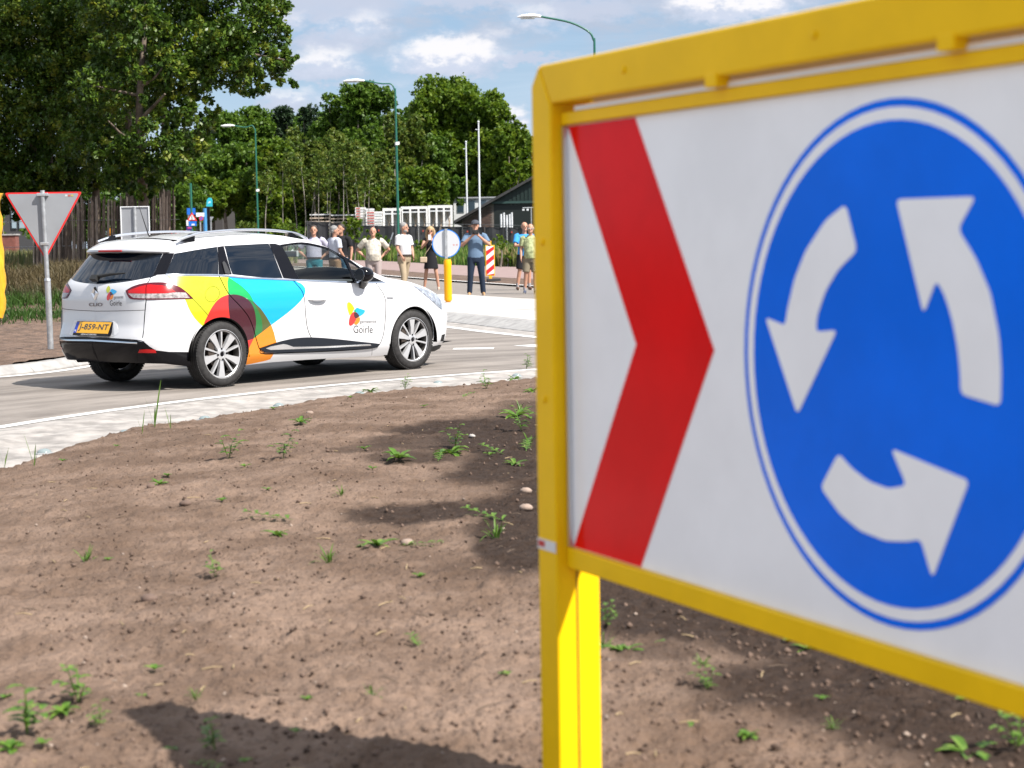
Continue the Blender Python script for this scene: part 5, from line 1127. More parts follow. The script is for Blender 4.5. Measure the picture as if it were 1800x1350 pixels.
board(332, 389, 346, 397, M_sblue, o, D); board(328, 398, 338, 405, M_pur, o, D, -.09); board(328, 387, 331.5, 397, M_bwhite, o, D)
MB().box((rel(337, 400.5, o, D)[0] - .09, -.108, rel(337, 400.5, o, D)[1]), (.2, .004, .06)).build('lettering_bar', mat('board_pink', (.6, .06, .2), .4), o)
MB().box((rel(340, 394.8, o, D)[0], -.098, rel(340, 394.8, o, D)[1]), (.16, .004, .08)).build('arrow', M_bwhite, o)
D = 99.0; o = small_sign('parking_sign', 'blue sign with a white bar low under the oak branches', 333, D, 420, 366, .05); board(329, 366, 344, 377, M_sblue, o, D)
D = 97.0; o = small_sign('street_name_sign', 'white board on a blue and white post by the roadworks', 361.5, D, 420, 366, .10, mat('post_blue', (.05, .22, .45), .4)); board(345, 374, 360, 381, mat('board_pale', (.62, .68, .74), .4), o, D)
o = small_sign('no_stopping_sign', 'small round red and blue no stopping sign', 353, 96.0, 420, 382, .04)
q = rel(354, 384, o, 96.0); MB().lathe([(.001, -.07), (.12, -.07), (.12, -.05)], 20, 'y', c=(q[0], 0, q[1])).build('rim', M_redrim, o); MB().lathe([(.001, -.074), (.085, -.074), (.085, -.071)], 20, 'y', c=(q[0], 0, q[1])).build('face', M_sblue, o); MB().prism([(q[0] - .07, q[1] + .05), (q[0] - .05, q[1] + .07), (q[0] + .07, q[1] - .05), (q[0] + .05, q[1] - .07)], lambda a, b_: (a, -.078, b_), lambda a, b_: (a, -.0745, b_)).build('slash', M_redrim, o)
o = small_sign('give_way_sign', 'small distant give way sign seen from behind by the building', 371.5, 110.0, 418, 381, .04)
q0, q1, q2 = rel(367, 381, o, 110), rel(376, 381, o, 110), rel(371.5, 389, o, 110); MB().prism([q0, q2, q1], lambda a, b_: (a, -.07, b_), lambda a, b_: (a, -.05, b_)).build('plate', M_sback, o)
o = small_sign('shop_sign', 'turquoise sign board high on a dark pole among the trees', 368, 108.0, 420, 364, .08, M_blk, 'sign')
pp = [rel(u, v, o, 108.0) for u, v in ((363, 363), (364, 352), (367, 347.5), (371, 348), (373, 352), (373, 363))]
MB().prism(pp, lambda a, b_: (a, -.12, b_), lambda a, b_: (a, .12, b_)).build('board', mat('turquoise', (.02, .38, .48), .4), o)
pp = [rel(u, v, o, 108.0) for u, v in ((366, 358), (370.5, 357), (371, 353.5), (367.5, 354))]; MB().prism(pp, lambda a, b_: (a, -.13, b_), lambda a, b_: (a, -.121, b_)).build('panel', mat('pale_blue', (.4, .62, .72), .4), o)
# low barrier and beacons behind the stakes
D = 78.0
for u, v0, v1, lab in ((171.5, 404, 432, 'amber warning light on a striped board behind the stake fence, nearer the give way sign'), (195, 402, 432, 'amber warning light on a striped board behind the stake fence, nearer the grey board')):
    b_ = at(u, v1, D); o = thing('warning_light', lab, 'beacon', (b_[0], D, 0), 0); zt = at(u, v0, D)[2]; zm = zt - .28
    MB().box((0, 0, zm / 2), (.16, .03, zm)).build('board', M_bwhite, o)
    mm = MB()
    for k in range(5): mm.prism([(-.08, k * .26), (.08, k * .26 + .12), (.08, k * .26 + .25), (-.08, k * .26 + .13)], lambda a, b_: (a, -.019, b_), lambda a, b_: (a, -.016, b_))
    mm.build('stripe', M_bred, o); MB().tube([(0, -.06, zm + .16), (0, .06, zm + .16)], .14, 14).box((0, 0, zm + .02), (.16, .12, .1)).build('lamp', mat('amber', (.8, .30, .01), .3), o, 40)
D = 88.0
for (ua, ub, lab) in ((300, 330, 'low red and white barrier board beyond the roof of the car'),):
    a, b_ = at(ua, 409, D), at(ub, 409, D); o = thing('barrier', lab, 'barrier', ((a[0] + b_[0]) / 2, D, 0)); wd = b_[0] - a[0]; zt = a[2] + .1
    MB().box((0, 0, zt - .12), (wd, .04, .22)).build('board', M_bwhite, o)
    mm = MB()
    for k in range(4): mm.box((-wd / 2 + wd * (k + .25) / 4, -.022, zt - .12), (wd / 8, .004, .22))
    mm.build('stripe', M_bred, o); MB().box((-wd * .4, 0, zt / 2 - .1), (.05, .05, zt - .2)).box((wd * .4, 0, zt / 2 - .1), (.05, .05, zt - .2)).build('leg', M_galv, o)

# ---- stake fence round the oaks
def stake_fence():
    D = 47.0; gx = at(205, 450, D)[0]
    o = thing('stake_fence', 'fence of tall weathered wooden stakes under the oak trees', 'fence', (gx, D, 0))
    Ms = [mat('stake_%d' % k, c, .9, var=.3, vscale=6) for k, c in enumerate(((.30, .22, .17), (.18, .13, .10), (.44, .34, .27), (.10, .07, .055)))]  # palest tone puts sunlight into the colour of some stakes
    us = []; u = 58.0
    while u < 306: us.append(u); u += RNG.uniform(1.8, 3.0) if RNG.random() < .8 else RNG.uniform(3.5, 5)
    for k, u in enumerate(us):
        yy = D + RNG.uniform(-.5, .9) + (.5 if k % 2 else -.2)
        yt = 352 + RNG.uniform(-8, 8) + (-14 if u > 255 else 0) + (RNG.random() < .2) * 10
        b_ = at(u, 452, yy); tq = at(u + RNG.uniform(-2.2, 2.2), yt, yy); w_ = RNG.uniform(.030, .066)
        x0, x1 = b_[0] - gx, tq[0] - gx; zb = float(verge_z(b_[0], yy)) - .1
        V = []
        for x, z, ww in ((x0, zb, w_), ((x0 + x1) / 2 + RNG.uniform(-.015, .015), (zb + tq[2]) / 2, w_ * .95), (x1, tq[2], w_ * .85)):
            for q in range(5): V.append((x + ww / 2 * math.cos(q * 1.2566 + k), yy - D + ww / 2 * math.sin(q * 1.2566 + k), z + (.03 * math.cos(q) if z > 1.5 else 0)))
        MB().add(V, [(i * 5 + q, i * 5 + (q + 1) % 5, i * 5 + 5 + (q + 1) % 5, i * 5 + 5 + q) for i in range(2) for q in range(5)] + [(10, 11, 12, 13, 14)]).build('stake', Ms[int(RNG.integers(4))], o)
    for zz in (1.35, 2.0): MB().tube([(-4.0, .2, zz), (-1, .25, zz + .02), (1.6, .2, zz)], .008, 5).build('wire', M_galv, o)
stake_fence()

# ---- black screened fence with posts
def screen_fence():
    D = 127.0; x0 = at(540, 400, D)[0]; x1 = 26.0
    o = thing('screen_fence', 'long black screened fence behind the bystanders', 'fence', (x0, D, 0))
    n = 26; step = (x1 - x0) / n
    M_sc = mat('screen_black', (.018, .019, .022), .65, var=.3, vscale=2, spec=.4); M_fp = mat('fence_post', (.10, .105, .11), .5, .5)
    def ztop(x): return float(np.interp(x, [at(545, 400, D)[0], at(640, 400, D)[0], at(720, 400, D)[0], at(935, 400, D)[0]], [at(545, 389, D)[2], at(640, 396, D)[2], at(720, 397, D)[2], at(935, 400, D)[2]]))
    for k in range(n):
        a, b_ = k * step + .05, (k + 1) * step - .05; V = []
        for j in range(7):
            x = a + (b_ - a) * j / 6; yy = .05 * math.sin(j * 1.7 + k) + .02; V += [(x, yy, .1), (x, yy + .03, ztop(x0 + x) - .02 * math.sin(math.pi * j / 6))]
        MB().add(V, [(2 * j, 2 * j + 2, 2 * j + 3, 2 * j + 1) for j in range(6)]).build('panel', M_sc, o)
        MB().tube([(k * step, -.06, 0), (k * step + .01, -.06, ztop(x0 + k * step) + .06)], .028, 6).build('post', M_fp, o)
        if k % 2: MB().box((k * step + .35, -.06, ztop(x0 + k * step) - .35), (.10, .015, .12)).build('clip', mat('clip_red', (.35, .05, .03), .5), o)
    MB().tube([(0, -.06, ztop(x0) - .02), (n * step * .5, -.06, ztop(x0 + n * step * .5) - .02), (n * step, -.06, ztop(x1) - .02)], .018, 6).build('top_rail', M_fp, o)
screen_fence()
# leaning prop at the fence
a, b_ = at(690, 418, 104), at(682, 430, 104)
tag(MB().tube([tuple(at(691, 409, 122)), tuple(at(683, 431, 122))], .035, 8).build('prop', mat('prop_grey', (.3, .32, .36), .5)), 'thin grey prop leaning against the black fence', 'prop')

# ---- timber yard beyond the fence
M_wood = mat('sawn_timber', (.46, .37, .29), .8, var=.25, vscale=4); M_wwhite = mat('white_frame', (.72, .71, .70), .55, var=.08, vscale=2); M_dkw = mat('dark_timber', (.06, .05, .045), .9, var=.4, vscale=3); M_strapr = mat('wrap_red', (.45, .10, .09), .6); M_plast = mat('wrap_white', (.60, .61, .63), .45, var=.15, vscale=3)
D = 137.0
def span(u0, u1, v0, v1): a, b_ = at(u0, v0, D), at(u1, v1, D); return a[0], b_[0], b_[2], a[2]
for j, (u0, u1, v0, v1, lab) in enumerate(((543, 580, 376, 394, 'dark stack of boards on bearers, nearest the bushes'), (581, 624, 377, 394, 'dark stack of boards beside the wrapped packs'))):
    x0, x1, z0, z1 = span(u0, u1, v0, v1); o = thing('board_stack', lab, 'timber stack', ((x0 + x1) / 2, D + 1.0, 0)); wd = x1 - x0; z0 = 1.0
    for k in range(6):
        zz = z1 - .06 - k * .26
        MB().box((0, 0, zz), (wd, 1.1, .085)).build('board', M_wood if k % 3 else M_plast, o)
        if k: 
            for q in (-.42, -.2, .05, .28, .42): MB().box((wd * q, 0, zz + .13), (.12, 1.0, .16)).build('bearer', M_dkw, o)
    MB().box((0, 0, (z1 - 1.6) / 2), (wd * .96, 1.0, max(.2, z1 - 1.6))).build('base_stack', M_dkw, o)
for j, (u0, u1, v0, v1, lab) in enumerate(((622, 640, 364, 396, 'tall wrapped pack of boards with red bands'), (641, 655, 366, 396, 'tall wrapped white pack beside the red banded pack'), (643, 672, 372, 396, 'lower wrapped pack of boards with red bands in front'))):
    x0, x1, z0, z1 = span(u0, u1, v0, v1); o = thing('board_pack', lab, 'timber pack', ((x0 + x1) / 2, D + (.2 if j == 2 else 1.6), 0)); wd = x1 - x0; n = int((z1 - .3) / .2)
    for k in range(n): MB().box((0, 0, z1 - .09 - k * .2), (wd * RNG.uniform(.94, 1), 1.2, .165)).build('layer', M_plast if (k + j) % 2 else M_wwhite, o)
    for k in range(n): 
        if j != 1: MB().box((-wd * .18, -.605, z1 - .09 - k * .2), (wd * .42, .01, .10)).build('band', M_strapr, o)
for j, (u0, u1, v0, v1, lab) in enumerate(((672, 706, 366, 397, 'white window frame crate nearest the wrapped packs'), (704, 752, 363, 397, 'long white crate of window frames behind the lamp post'), (752, 795, 361, 397, 'long white crate of window frames nearest the barn'))):
    x0, x1, z0, z1 = span(u0, u1, v0, v1); o = thing('frame_crate', lab, 'crate', ((x0 + x1) / 2, D + .8, 0)); wd = x1 - x0; z0 = 1.2
    MB().box((0, .3, z1 - .1), (wd, 1.4, .20)).build('lid', M_wwhite, o); MB().box((0, .9, (z0 + z1) / 2), (wd, .05, z1 - z0 - .3)).build('back_panel', M_plast, o); MB().box((0, .2, z1 - .42), (wd * .97, 1.2, .10)).build('rail', M_plast, o)
    MB().box((0, .3, .6), (wd, 1.2, 1.2)).build('base', M_dkw, o)
    nb = 3 if j else 2
    for k in range(nb + 1): MB().box((-wd / 2 + .07 + k * (wd - .14) / nb, -.35, (z0 + z1) / 2 - .1), (.14, .12, z1 - z0 - .2)).build('stile', M_wwhite, o)
    for k in range(nb):
        cx_ = -wd / 2 + (k + .5) * wd / nb; MB().tube([(cx_ - .3, .1, z0), (cx_ + .25, .1, z1 - .5)], .055, 5).tube([(cx_ + .3, .3, z0), (cx_ - .1, .3, z1 - .5)], .045, 5).build('strut', M_wood, o)

# ---- white office block, barn
D = 157.0
x0, x1, z0, z1 = span(797, 862, 349, 400) if False else (at(797, 349, D)[0], at(875, 349, D)[0], 0, at(820, 349, D)[2])
o = thing('site_office', 'white flat roofed site office with dark windows behind the barn', 'building', ((x0 + x1) / 2, D + 3, 0)); wd = x1 - x0
M_win = mat('window_dark', (.03, .05, .07), .08, spec=.7, coat=.4); M_off = mat('office_white', (.62, .63, .64), .5, var=.08, vscale=1)
MB().box((0, 0, z1 / 2), (wd, 6, z1)).build('wall', M_off, o); MB().box((0, -.05, z1 + .06), (wd + .2, 6.3, .12)).build('roof', mat('office_roof', (.30, .31, .33), .6), o)
for k in range(4):
    xx = -wd / 2 + (k + .5) * wd / 4
    f_ = MB().box((xx + .12, -3.02, z1 - .68), (wd / 4 * .62, .06, 1.05)).build('window', mat('window_frame', (.12, .16, .18), .5), o); MB().box((xx + .12, -3.055, z1 - .68), (wd / 4 * .5, .02, .92)).build('pane', M_win, f_)
D = 132.5
ex = at(799, 387, D); rx_ = at(1060, 240, D); xe, ze = ex[0], ex[2]; xr, zr = rx_[0], rx_[2]; xR = 2 * xr - xe; dep = 22.0
o = thing('barn', 'dark gabled barn with brick base and green corrugated gable beside the yellow frame', 'barn', (xr, D, 0)); W2 = xr - xe; wi = W2 - .5
M_brick_j = mat('mortar', (.14, .12, .105), .9); M_roofb = mat('barn_roof', (.028, .027, .028), .7, var=.3, vscale=3); M_corr = mat('corrugated_green', (.005, .016, .013), .5); M_door = mat('barn_door', (.004, .008, .007), .5)
zg = at(880, 356, D)[2]                                  # foot of the corrugated gable
for s_ in (-1, 1):
    MB().add([(s_ * (W2 + .05), -.6, ze - .05), (s_ * (W2 + .05), dep, ze - .05), (0, dep, zr), (0, -.6, zr), (s_ * (W2 + .05), -.6, ze - .25), (s_ * (W2 + .05), dep, ze - .25), (0, dep, zr - .2), (0, -.6, zr - .2)], [(0, 1, 2, 3), (4, 5, 6, 7), (0, 3, 7, 4), (0, 1, 5, 4)]).build('roof', M_roofb, o)
xw = -(xr - at(868, 380, D)[0]); zs = lambda x: min(zg, ze - .28 + (x + W2) * (zr - ze) / W2); xk = -W2 + (zg - ze + .28) * W2 / (zr - ze)
MB().prism([(-wi, 0), (xw, 0), (xw, zg)] + ([(xk, zg)] if xk < xw else []) + [(-wi, zs(-wi))], lambda a, b_: (a, .05, b_), lambda a, b_: (a, dep, b_)).build('wall', M_brick_j, o)
bw = o.children[-1]
# bricks of the gable wall
u0, u1 = -wi + .02, -(xr - at(868, 380, D)[0]) - .02; bricks = [mat('brick_%d' % k, c, .85, var=.15, vscale=6) for k, c in enumerate(((.095, .055, .045), (.125, .075, .058), (.07, .045, .037)))]
bmesh_b = [MB().box((0, 0, 0), (.205, .03, .055)).mesh('brick', m_) for m_ in bricks]
zz = 1.55; row = 0
while zz < zg - .03:
    xx = u0 + (.11 if row % 2 else 0)
    while xx < u1 - .2:
        if zz < ze - .35 + (xx - (-W2)) * (zr - ze) / W2: 
            if len(bw.children) < 295: q = link('brick', bmesh_b[int(RNG.integers(3))], bw, (xx + .11, -dep * 0 + .03, zz))
        xx += .235
    zz += .085; row += 1
m = MB(); nc = 150; 
for k in range(nc):
    xa, xb = -W2 + .1 + k * (2 * W2 - .2) / nc, -W2 + .1 + (k + 1) * (2 * W2 - .2) / nc; d_ = .05 if k % 2 else 0
    za, zb2 = (min(zr - .25 - abs(x) * (zr - ze) / W2, 99) for x in (xa, xb))
    if max(za, zb2) > zg: m.add([(xa, -.12 - d_, zg), (xb, -.12 - d_, zg), (xb, -.12 - d_, max(zb2, zg)), (xa, -.12 - d_, max(za, zg))], [(0, 1, 2, 3)])
m.build('corrugated_gable', M_corr, o); MB().box((0, -.14, zg), (2 * W2 * .75, .1, .16)).build('lintel', mat('lintel_green', (.02, .05, .045), .5), o)
MB().box((-(xr - at(868, 380, D)[0]) + 2.6, .1, zg / 2), (5.2, .1, zg - .1)).build('barn_door', M_door, o); MB().box(((wi - (xr - at(868, 380, D)[0]) + 5.2) / 2, dep / 2, zg / 2), (wi + (xr - at(868, 380, D)[0]) - 5.2, dep, zg)).build('wall', mat('barn_side', (.10, .07, .06), .9), o)
# rack with upright tubes and a floodlight bracket before the barn door
D = 129.0; p = at(890, 399, D); o = thing('tube_rack', 'rack of upright pale steel tubes before the dark barn door', 'rack', (p[0], D, 0)); zt = at(890, 376, D)[2]
for k, u in enumerate((881, 886, 891, 896, 900)): MB().tube([(at(u, 399, D)[0] - p[0], 0, 1.2), (at(u, 399, D)[0] - p[0], 0, zt + .1 * math.sin(k * 2))], .07, 8).build('tube', M_plast, o, 60)
MB().box((0, .05, zt - .5), (.75, .05, .08)).box((0, .05, .6), (.6, .3, 1.2)).build('frame', M_galv, o)
p = at(931, 365, D); o = thing('floodlight', 'white floodlights on a thin bracket before the barn', 'floodlight', (p[0], D, 0)); MB().tube([(.1, 0, 0), (.1, 0, p[2])], .04, 8).tube([(-.5, 0, p[2]), (.3, 0, p[2])], .03, 8).build('bracket', M_galv, o)
for dx in (-.45, -.15): MB().box((dx, -.06, p[2] - .15), (.16, .1, .14)).build('lamp', M_plast, o, bevel=.02)

# ---- buildings half hidden under the oaks
D = 120.0; a, b_ = at(16, 360, D), at(60, 410, D)
o = thing('glazed_building', 'grey building with a tall glazed front under the oak branches', 'building', ((a[0] + b_[0]) / 2, D, 0)); wd = b_[0] - a[0] + 1.5; zt = a[2] + .4
MB().box((-.6, 4, zt / 2), (wd, 8, zt)).build('wall', mat('grey_render', (.04, .04, .042), .8), o)
for u0, u1 in ((20, 30), (33, 45)):
    q0, q1 = at(u0, 372, D), at(u1, 402, D); f_ = MB().box(((q0[0] + q1[0]) / 2 - o.location.x, -.05, (q0[2] + q1[2]) / 2), (q1[0] - q0[0], .08, q0[2] - q1[2])).build('window', mat('window_frame', (.12, .16, .18), .5), o)
    MB().box(((q0[0] + q1[0]) / 2 - o.location.x, -.10, (q0[2] + q1[2]) / 2), ((q1[0] - q0[0]) * .8, .02, (q0[2] - q1[2]) * .92)).build('pane', mat('window_sky', (.25, .32, .36), .1, spec=.8), f_)
D = 80.0; a, b_ = at(0, 414, D), at(30, 417, D); o = thing('brick_planter', 'low red brick planter wall beyond the grass bank', 'planter', ((a[0] + b_[0]) / 2, D, 0)); 
MB().box((-.2, 0, a[2] / 2), (b_[0] - a[0] + .4, .6, a[2])).build('wall', mat('red_brick', (.17, .06, .045), .85, var=.2, vscale=6), o); MB().box((-.2, 0, a[2] + .03), (b_[0] - a[0] + .5, .7, .06)).build('coping', M_kerb, o)
D = 152.0; a, b_ = at(352, 364, D), at(390, 410, D)
o = thing('shop_building', 'dark shop front with pale canopy glimpsed between the tree trunks', 'building', ((a[0] + b_[0]) / 2, D + 4, 0)); wd = b_[0] - a[0]; zt = a[2]
MB().box((0, 0, zt / 2), (wd, 7, zt)).build('wall', mat('shop_dark', (.05, .045, .045), .8), o); MB().box((0, -3.7, zt - .25), (wd * .9, .5, .35)).build('canopy', mat('canopy_pale', (.5, .5, .52), .6), o)
for k in range(4):
    f_ = MB().box((-wd * .36 + k * wd * .24, -3.53, 1.5), (wd * .2, .06, 1.9)).build('window', M_galv, o); MB().box((-wd * .36 + k * wd * .24, -3.57, 1.5), (wd * .17, .02, 1.7)).build('pane', MATS['window_sky'], f_)

# ------------------------------------------------------------------ people
def fleshes(name, mb, m, parent, vox=.013, extra=None):
    """closed tubes and balls -> one continuous surface"""
    me = mb.mesh(name, m); ob = bpy.data.objects.new('tmp', me); COL.objects.link(ob)
    md = ob.modifiers.new('r', 'REMESH'); md.mode = 'VOXEL'; md.voxel_size = vox; md.use_smooth_shade = True
    md2 = ob.modifiers.new('s', 'SMOOTH'); md2.iterations = 3; md2.factor = .45
    me2 = bpy.data.meshes.new_from_object(ob.evaluated_get(bpy.context.evaluated_depsgraph_get()))
    bpy.data.objects.remove(ob); bpy.data.meshes.remove(me)
    if extra:
        bm = bmesh.new(); bm.from_mesh(me2); me3 = extra.mesh('x', m); bm.from_mesh(me3); bm.to_mesh(me2); bm.free(); bpy.data.meshes.remove(me3)
        me2.polygons.foreach_set('use_smooth', [True] * len(me2.polygons))
    me2.materials.clear(); me2.materials.append(m)
    return link(name, me2, parent)

def person(label, loc, face, H, skin, shirt, legs, shoes, hair, arms=((.26, -.03, 1.15), (.27, .08, .92)), arms2=None, build=1.0, belly=0.0, sleeve='short', leg_kind='trousers', feet=((.13, 0), (-.13, 0)), hair_kind='short', head_turn=0.0, dress=False, beard=None, glasses=None, knee=None, collar=True, socks=None, curl=.5):
    o = thing('person', label, 'person', loc, face); k = H / 1.78; o.scale = (k, k, k)
    MS = mat('skin_%d' % round(skin * 100), (.44 * skin, .235 * skin, .16 * skin), .5, spec=.35)
    b = build
    # joints: x to the person's own right (+x), y forwards, z up
    A = [arms, arms2 or arms]; sgn = (1, -1)
    sh = [np.array((.185 * b * s, -.01, 1.435)) for s in sgn]
    el = [np.array((A[i][0][0] * sgn[i], A[i][0][1], A[i][0][2])) for i in (0, 1)]; wr = [np.array((A[i][1][0] * sgn[i], A[i][1][1], A[i][1][2])) for i in (0, 1)]
    hip = [np.array((.092 * b * s, 0, .92)) for s in sgn]; an = [np.array((feet[i][0], feet[i][1] - .03, .085)) for i in (0, 1)]
    kn = [(hip[i] + an[i]) / 2 + np.array((0, .035, .01)) + (np.array(knee[i]) if knee else 0) for i in (0, 1)]
    ht = head_turn; ch, sh_ = math.cos(ht), math.sin(ht)
    def hd(x, y, z): return (x * ch - y * sh_, .02 + x * sh_ + y * ch, z)
    body = MB()
    body.rings([((0, 0, .86), .125 * b, .10 + belly * .3), ((0, 0, .95), .155 * b, .115 + belly * .6), ((0, belly * .35, 1.08), .145 * b, .105 + belly), ((0, belly * .2, 1.22), .155 * b, .112 + belly * .5), ((0, 0, 1.34), .168 * b, .112), ((0, -.01, 1.42), .15 * b, .09), ((0, -.012, 1.47), .075, .065)], 16)
    body.tube([(0, -.015, 1.44), hd(0, -.012, 1.50), hd(0, -.005, 1.58)], [.062, .055, .055], 12)
    hc = (0, .0, 1.665)
    h = MB(); h.ball((0, -.004, 1.683), (.075, .092, .098), 16, 12); h.ball((0, .022, 1.612), (.058, .070, .066), 14, 10); h.tube([(0, .092, 1.672), (0, .112, 1.640), (0, .095, 1.632)], [.010, .015, .010], 8); h.ball((0, .083, 1.578), (.026, .02, .02), 8, 6)
    for s in (1, -1): h.ball((.076 * s, -.005, 1.655), (.010, .022, .032), 8, 6)
    HS = lambda v: hd(v[0] * 1.12, v[1] * 1.10, 1.665 + (v[2] - 1.665) * 1.06)
    h.V = [HS(v) for v in h.V]; body.add(h.V, h.F)
    fing = MB()
    for i in (0, 1):
        body.tube([sh[i] + (-.03 * sgn[i], 0, .0), sh[i] + (.02 * sgn[i], 0, -.03), (sh[i] + el[i]) / 2, el[i], (el[i] * .6 + wr[i] * .4), wr[i]], [.062 * b, .056 * b, .048 * b, .040 * b, .040 * b, .027], 10)
        d = wr[i] - el[i]; d = d / np.linalg.norm(d); n = np.array((0, 0, 1.0)) - d * d[2]; n = n / (np.linalg.norm(n) + 1e-6) if np.linalg.norm(n) > .2 else np.array((0, 1.0, 0)); s_ = np.cross(d, n)
        body.tube([wr[i] - d * .01, wr[i] + d * .045, wr[i] + d * .085], [(.024, .022), (.036, .020), (.034, .016)], 8)
        for f, (o_, ln) in enumerate(((-.027, .062), (-.009, .074), (.009, .070), (.026, .054))):
            q0 = wr[i] + d * .07 + n * o_; q1 = q0 + d * ln * .5 - s_ * curl * .012 * sgn[i]; q2 = q1 + d * ln * .4 - s_ * curl * .03 * sgn[i]
            fing.tube([q0, q1, q2], [.0095, .0085, .006], 6)
        q0 = wr[i] + d * .03 + n * .028; fing.tube([q0, q0 + d * .03 + n * .018, q0 + d * .058 + n * .016], [.012, .010, .007], 6)
        body.tube([hip[i] + (0, 0, .03), (hip[i] * .6 + kn[i] * .4), kn[i], (kn[i] * .6 + an[i] * .4) + (0, -.015, 0), an[i]], [.088 * b, .075 * b, .054, .052, .036], 12)
        body.tube([an[i] + (0, -.035, -.05), an[i] + (.01 * sgn[i], .06, -.055), an[i] + (.015 * sgn[i], .16, -.065)], [(.034, .030), (.042, .026), (.03, .016)], 8)
    fleshes('body', body, MS, o, .0125, fing)
    g = .013
    # upper garment
    top = MB()
    if dress:
        top.rings([((0, 0, .60), .235 * b, .20), ((0, 0, .66), .23 * b, .19), ((0, 0, .80), .205 * b, .165), ((0, 0, .95), .175 * b, .135), ((0, 0, 1.08), .14 * b, .115), ((0, .01, 1.24), .15 * b, .13), ((0, .0, 1.36), .15 * b, .11), ((0, -.01, 1.43), .11 * b, .085)], 20)
    else:
        lo = .90 if leg_kind != 'tucked' else .97
        top.rings([((0, 0, lo), .168 * b + g, .126 + belly * .6 + g), ((0, belly * .2, 1.0), .165 * b + g, .122 + belly * .85 + g), ((0, belly * .35, 1.08), .158 * b + g, .113 + belly + g), ((0, belly * .2, 1.22), .163 * b + g, .118 + belly * .5 + g), ((0, 0, 1.34), .176 * b + g, .118 + g), ((0, -.01, 1.425), .155 * b + g, .092 + g), ((0, -.014, 1.475), .078 + g, .066 + g)], 18)
    for i in (0, 1):
        d = el[i] - sh[i]
        if sleeve == 'short': top.tube([sh[i] + (-.05 * sgn[i], 0, -.005), sh[i] + (.015 * sgn[i], 0, -.02), sh[i] + d * .45, sh[i] + d * .74], [.07 * b + g * .6, .066 * b + g * .5, .062 * b + g * .7, .060 * b + g], 12)
        elif sleeve == 'rolled': top.tube([sh[i] + (-.05 * sgn[i], 0, -.005), sh[i] + (.015 * sgn[i], 0, -.02), sh[i] + d * .5, el[i], el[i] * .8 + wr[i] * .2], [.07 * b + g * .6, .066 * b + g * .5, .056 * b + g, .05 * b + g, .048 * b + g], 12)
        elif sleeve == 'cap': top.tube([sh[i] + (-.06 * sgn[i], 0, 0), sh[i] + (.01 * sgn[i], 0, -.02), sh[i] + d * .2], [.062, .062, .058], 10)
    if collar and not dress: top.tube([(.075 * math.cos(a), -.012 + .066 * math.sin(a), 1.485 + .012 * math.cos(a * 2)) for a in np.linspace(0, 2 * math.pi, 15)], .016, 6, cap=False)
    fleshes('dress' if dress else 'shirt', top, shirt, o, .0135)
    if not dress:
        lw = MB(); lw.rings([((0, 0, .80), .135 * b + g, .105 + g), ((0, 0, .88), .16 * b + g, .118 + belly * .3 + g), ((0, 0, .98), .160 * b + g * .7, .118 + belly * .7 + g * .6)], 16)
        for i in (0, 1):
            if leg_kind == 'shorts': lw.tube([hip[i] + (0, 0, .0), hip[i] * .6 + kn[i] * .4, kn[i] + (0, 0, .04)], [.098 * b + g, .088 * b + g, .080 * b + g], 14)
            else: lw.tube([hip[i] + (0, 0, .0), hip[i] * .6 + kn[i] * .4, kn[i], kn[i] * .5 + an[i] * .5, an[i] + (0, .0, -.02)], [.096 * b + g, .080 * b + g, .062 + g, .056 + g, .050 + g], 14)
        fleshes('shorts' if leg_kind == 'shorts' else 'trousers', lw, legs, o, .0135)
        if leg_kind != 'shorts': MB().rings([((0, belly * .3, .965), .168 * b + g, .125 + belly * .75 + g), ((0, belly * .3, 1.0), .168 * b + g, .125 + belly * .78 + g)], 18).build('belt', mat('belt', (.03, .02, .015), .6), o) if leg_kind == 'tucked' else None
    for i in (0, 1):
        s = MB(); q = an[i]; s.tube([q + (0, -.055, -.03), q + (0, .0, -.035), q + (.008 * sgn[i], .07, -.045), q + (.014 * sgn[i], .15, -.058), q + (.014 * sgn[i], .195, -.066)], [(.030, .036), (.044, .042), (.050, .038), (.046, .026), (.024, .014)], 12)
        f = s.build('shoe', shoes, o, 60)
        s = MB(); s.tube([q + (0, -.066, -.078), q + (.004 * sgn[i], .05, -.078), q + (.014 * sgn[i], .205, -.078)], [(.034, .010), (.053, .010), (.034, .010)], 10); s.build('sole', mat('sole_pale', (.5, .46, .40), .7), f)
        if socks: MB().tube([q + (0, .0, .0), q + (0, .0, .10)], [.040, .045], 12).build('sock', socks, o, 60)
    # hair, face
    if hair_kind != 'none':
        hm = MB(); 
        if hair_kind == 'long':
            hm.ball((0, -.018, 1.700), (.088, .098, .100), 16, 12)
            for s in (1, -1): hm.tube([(.055 * s, -.01, 1.745), (.088 * s, -.012, 1.66), (.092 * s, -.012, 1.56), (.085 * s, .0, 1.46), (.07 * s, .01, 1.41)], [.030, .034, .036, .032, .015], 10)
            hm.tube([(0, -.08, 1.70), (0, -.088, 1.58), (0, -.075, 1.46)], [(.07, .05), (.078, .04), (.06, .02)], 10)
        elif hair_kind == 'fringe': 
            for s in (1, -1): hm.ball((.066 * s, -.03, 1.668), (.018, .062, .045), 10, 8)
            hm.ball((0, -.078, 1.660), (.062, .026, .050), 10, 8)
        else: hm.ball((0, -.022, 1.712), (.082, .088, .082), 16, 12); hm.ball((0, -.05, 1.668), (.076, .056, .062), 14, 10)
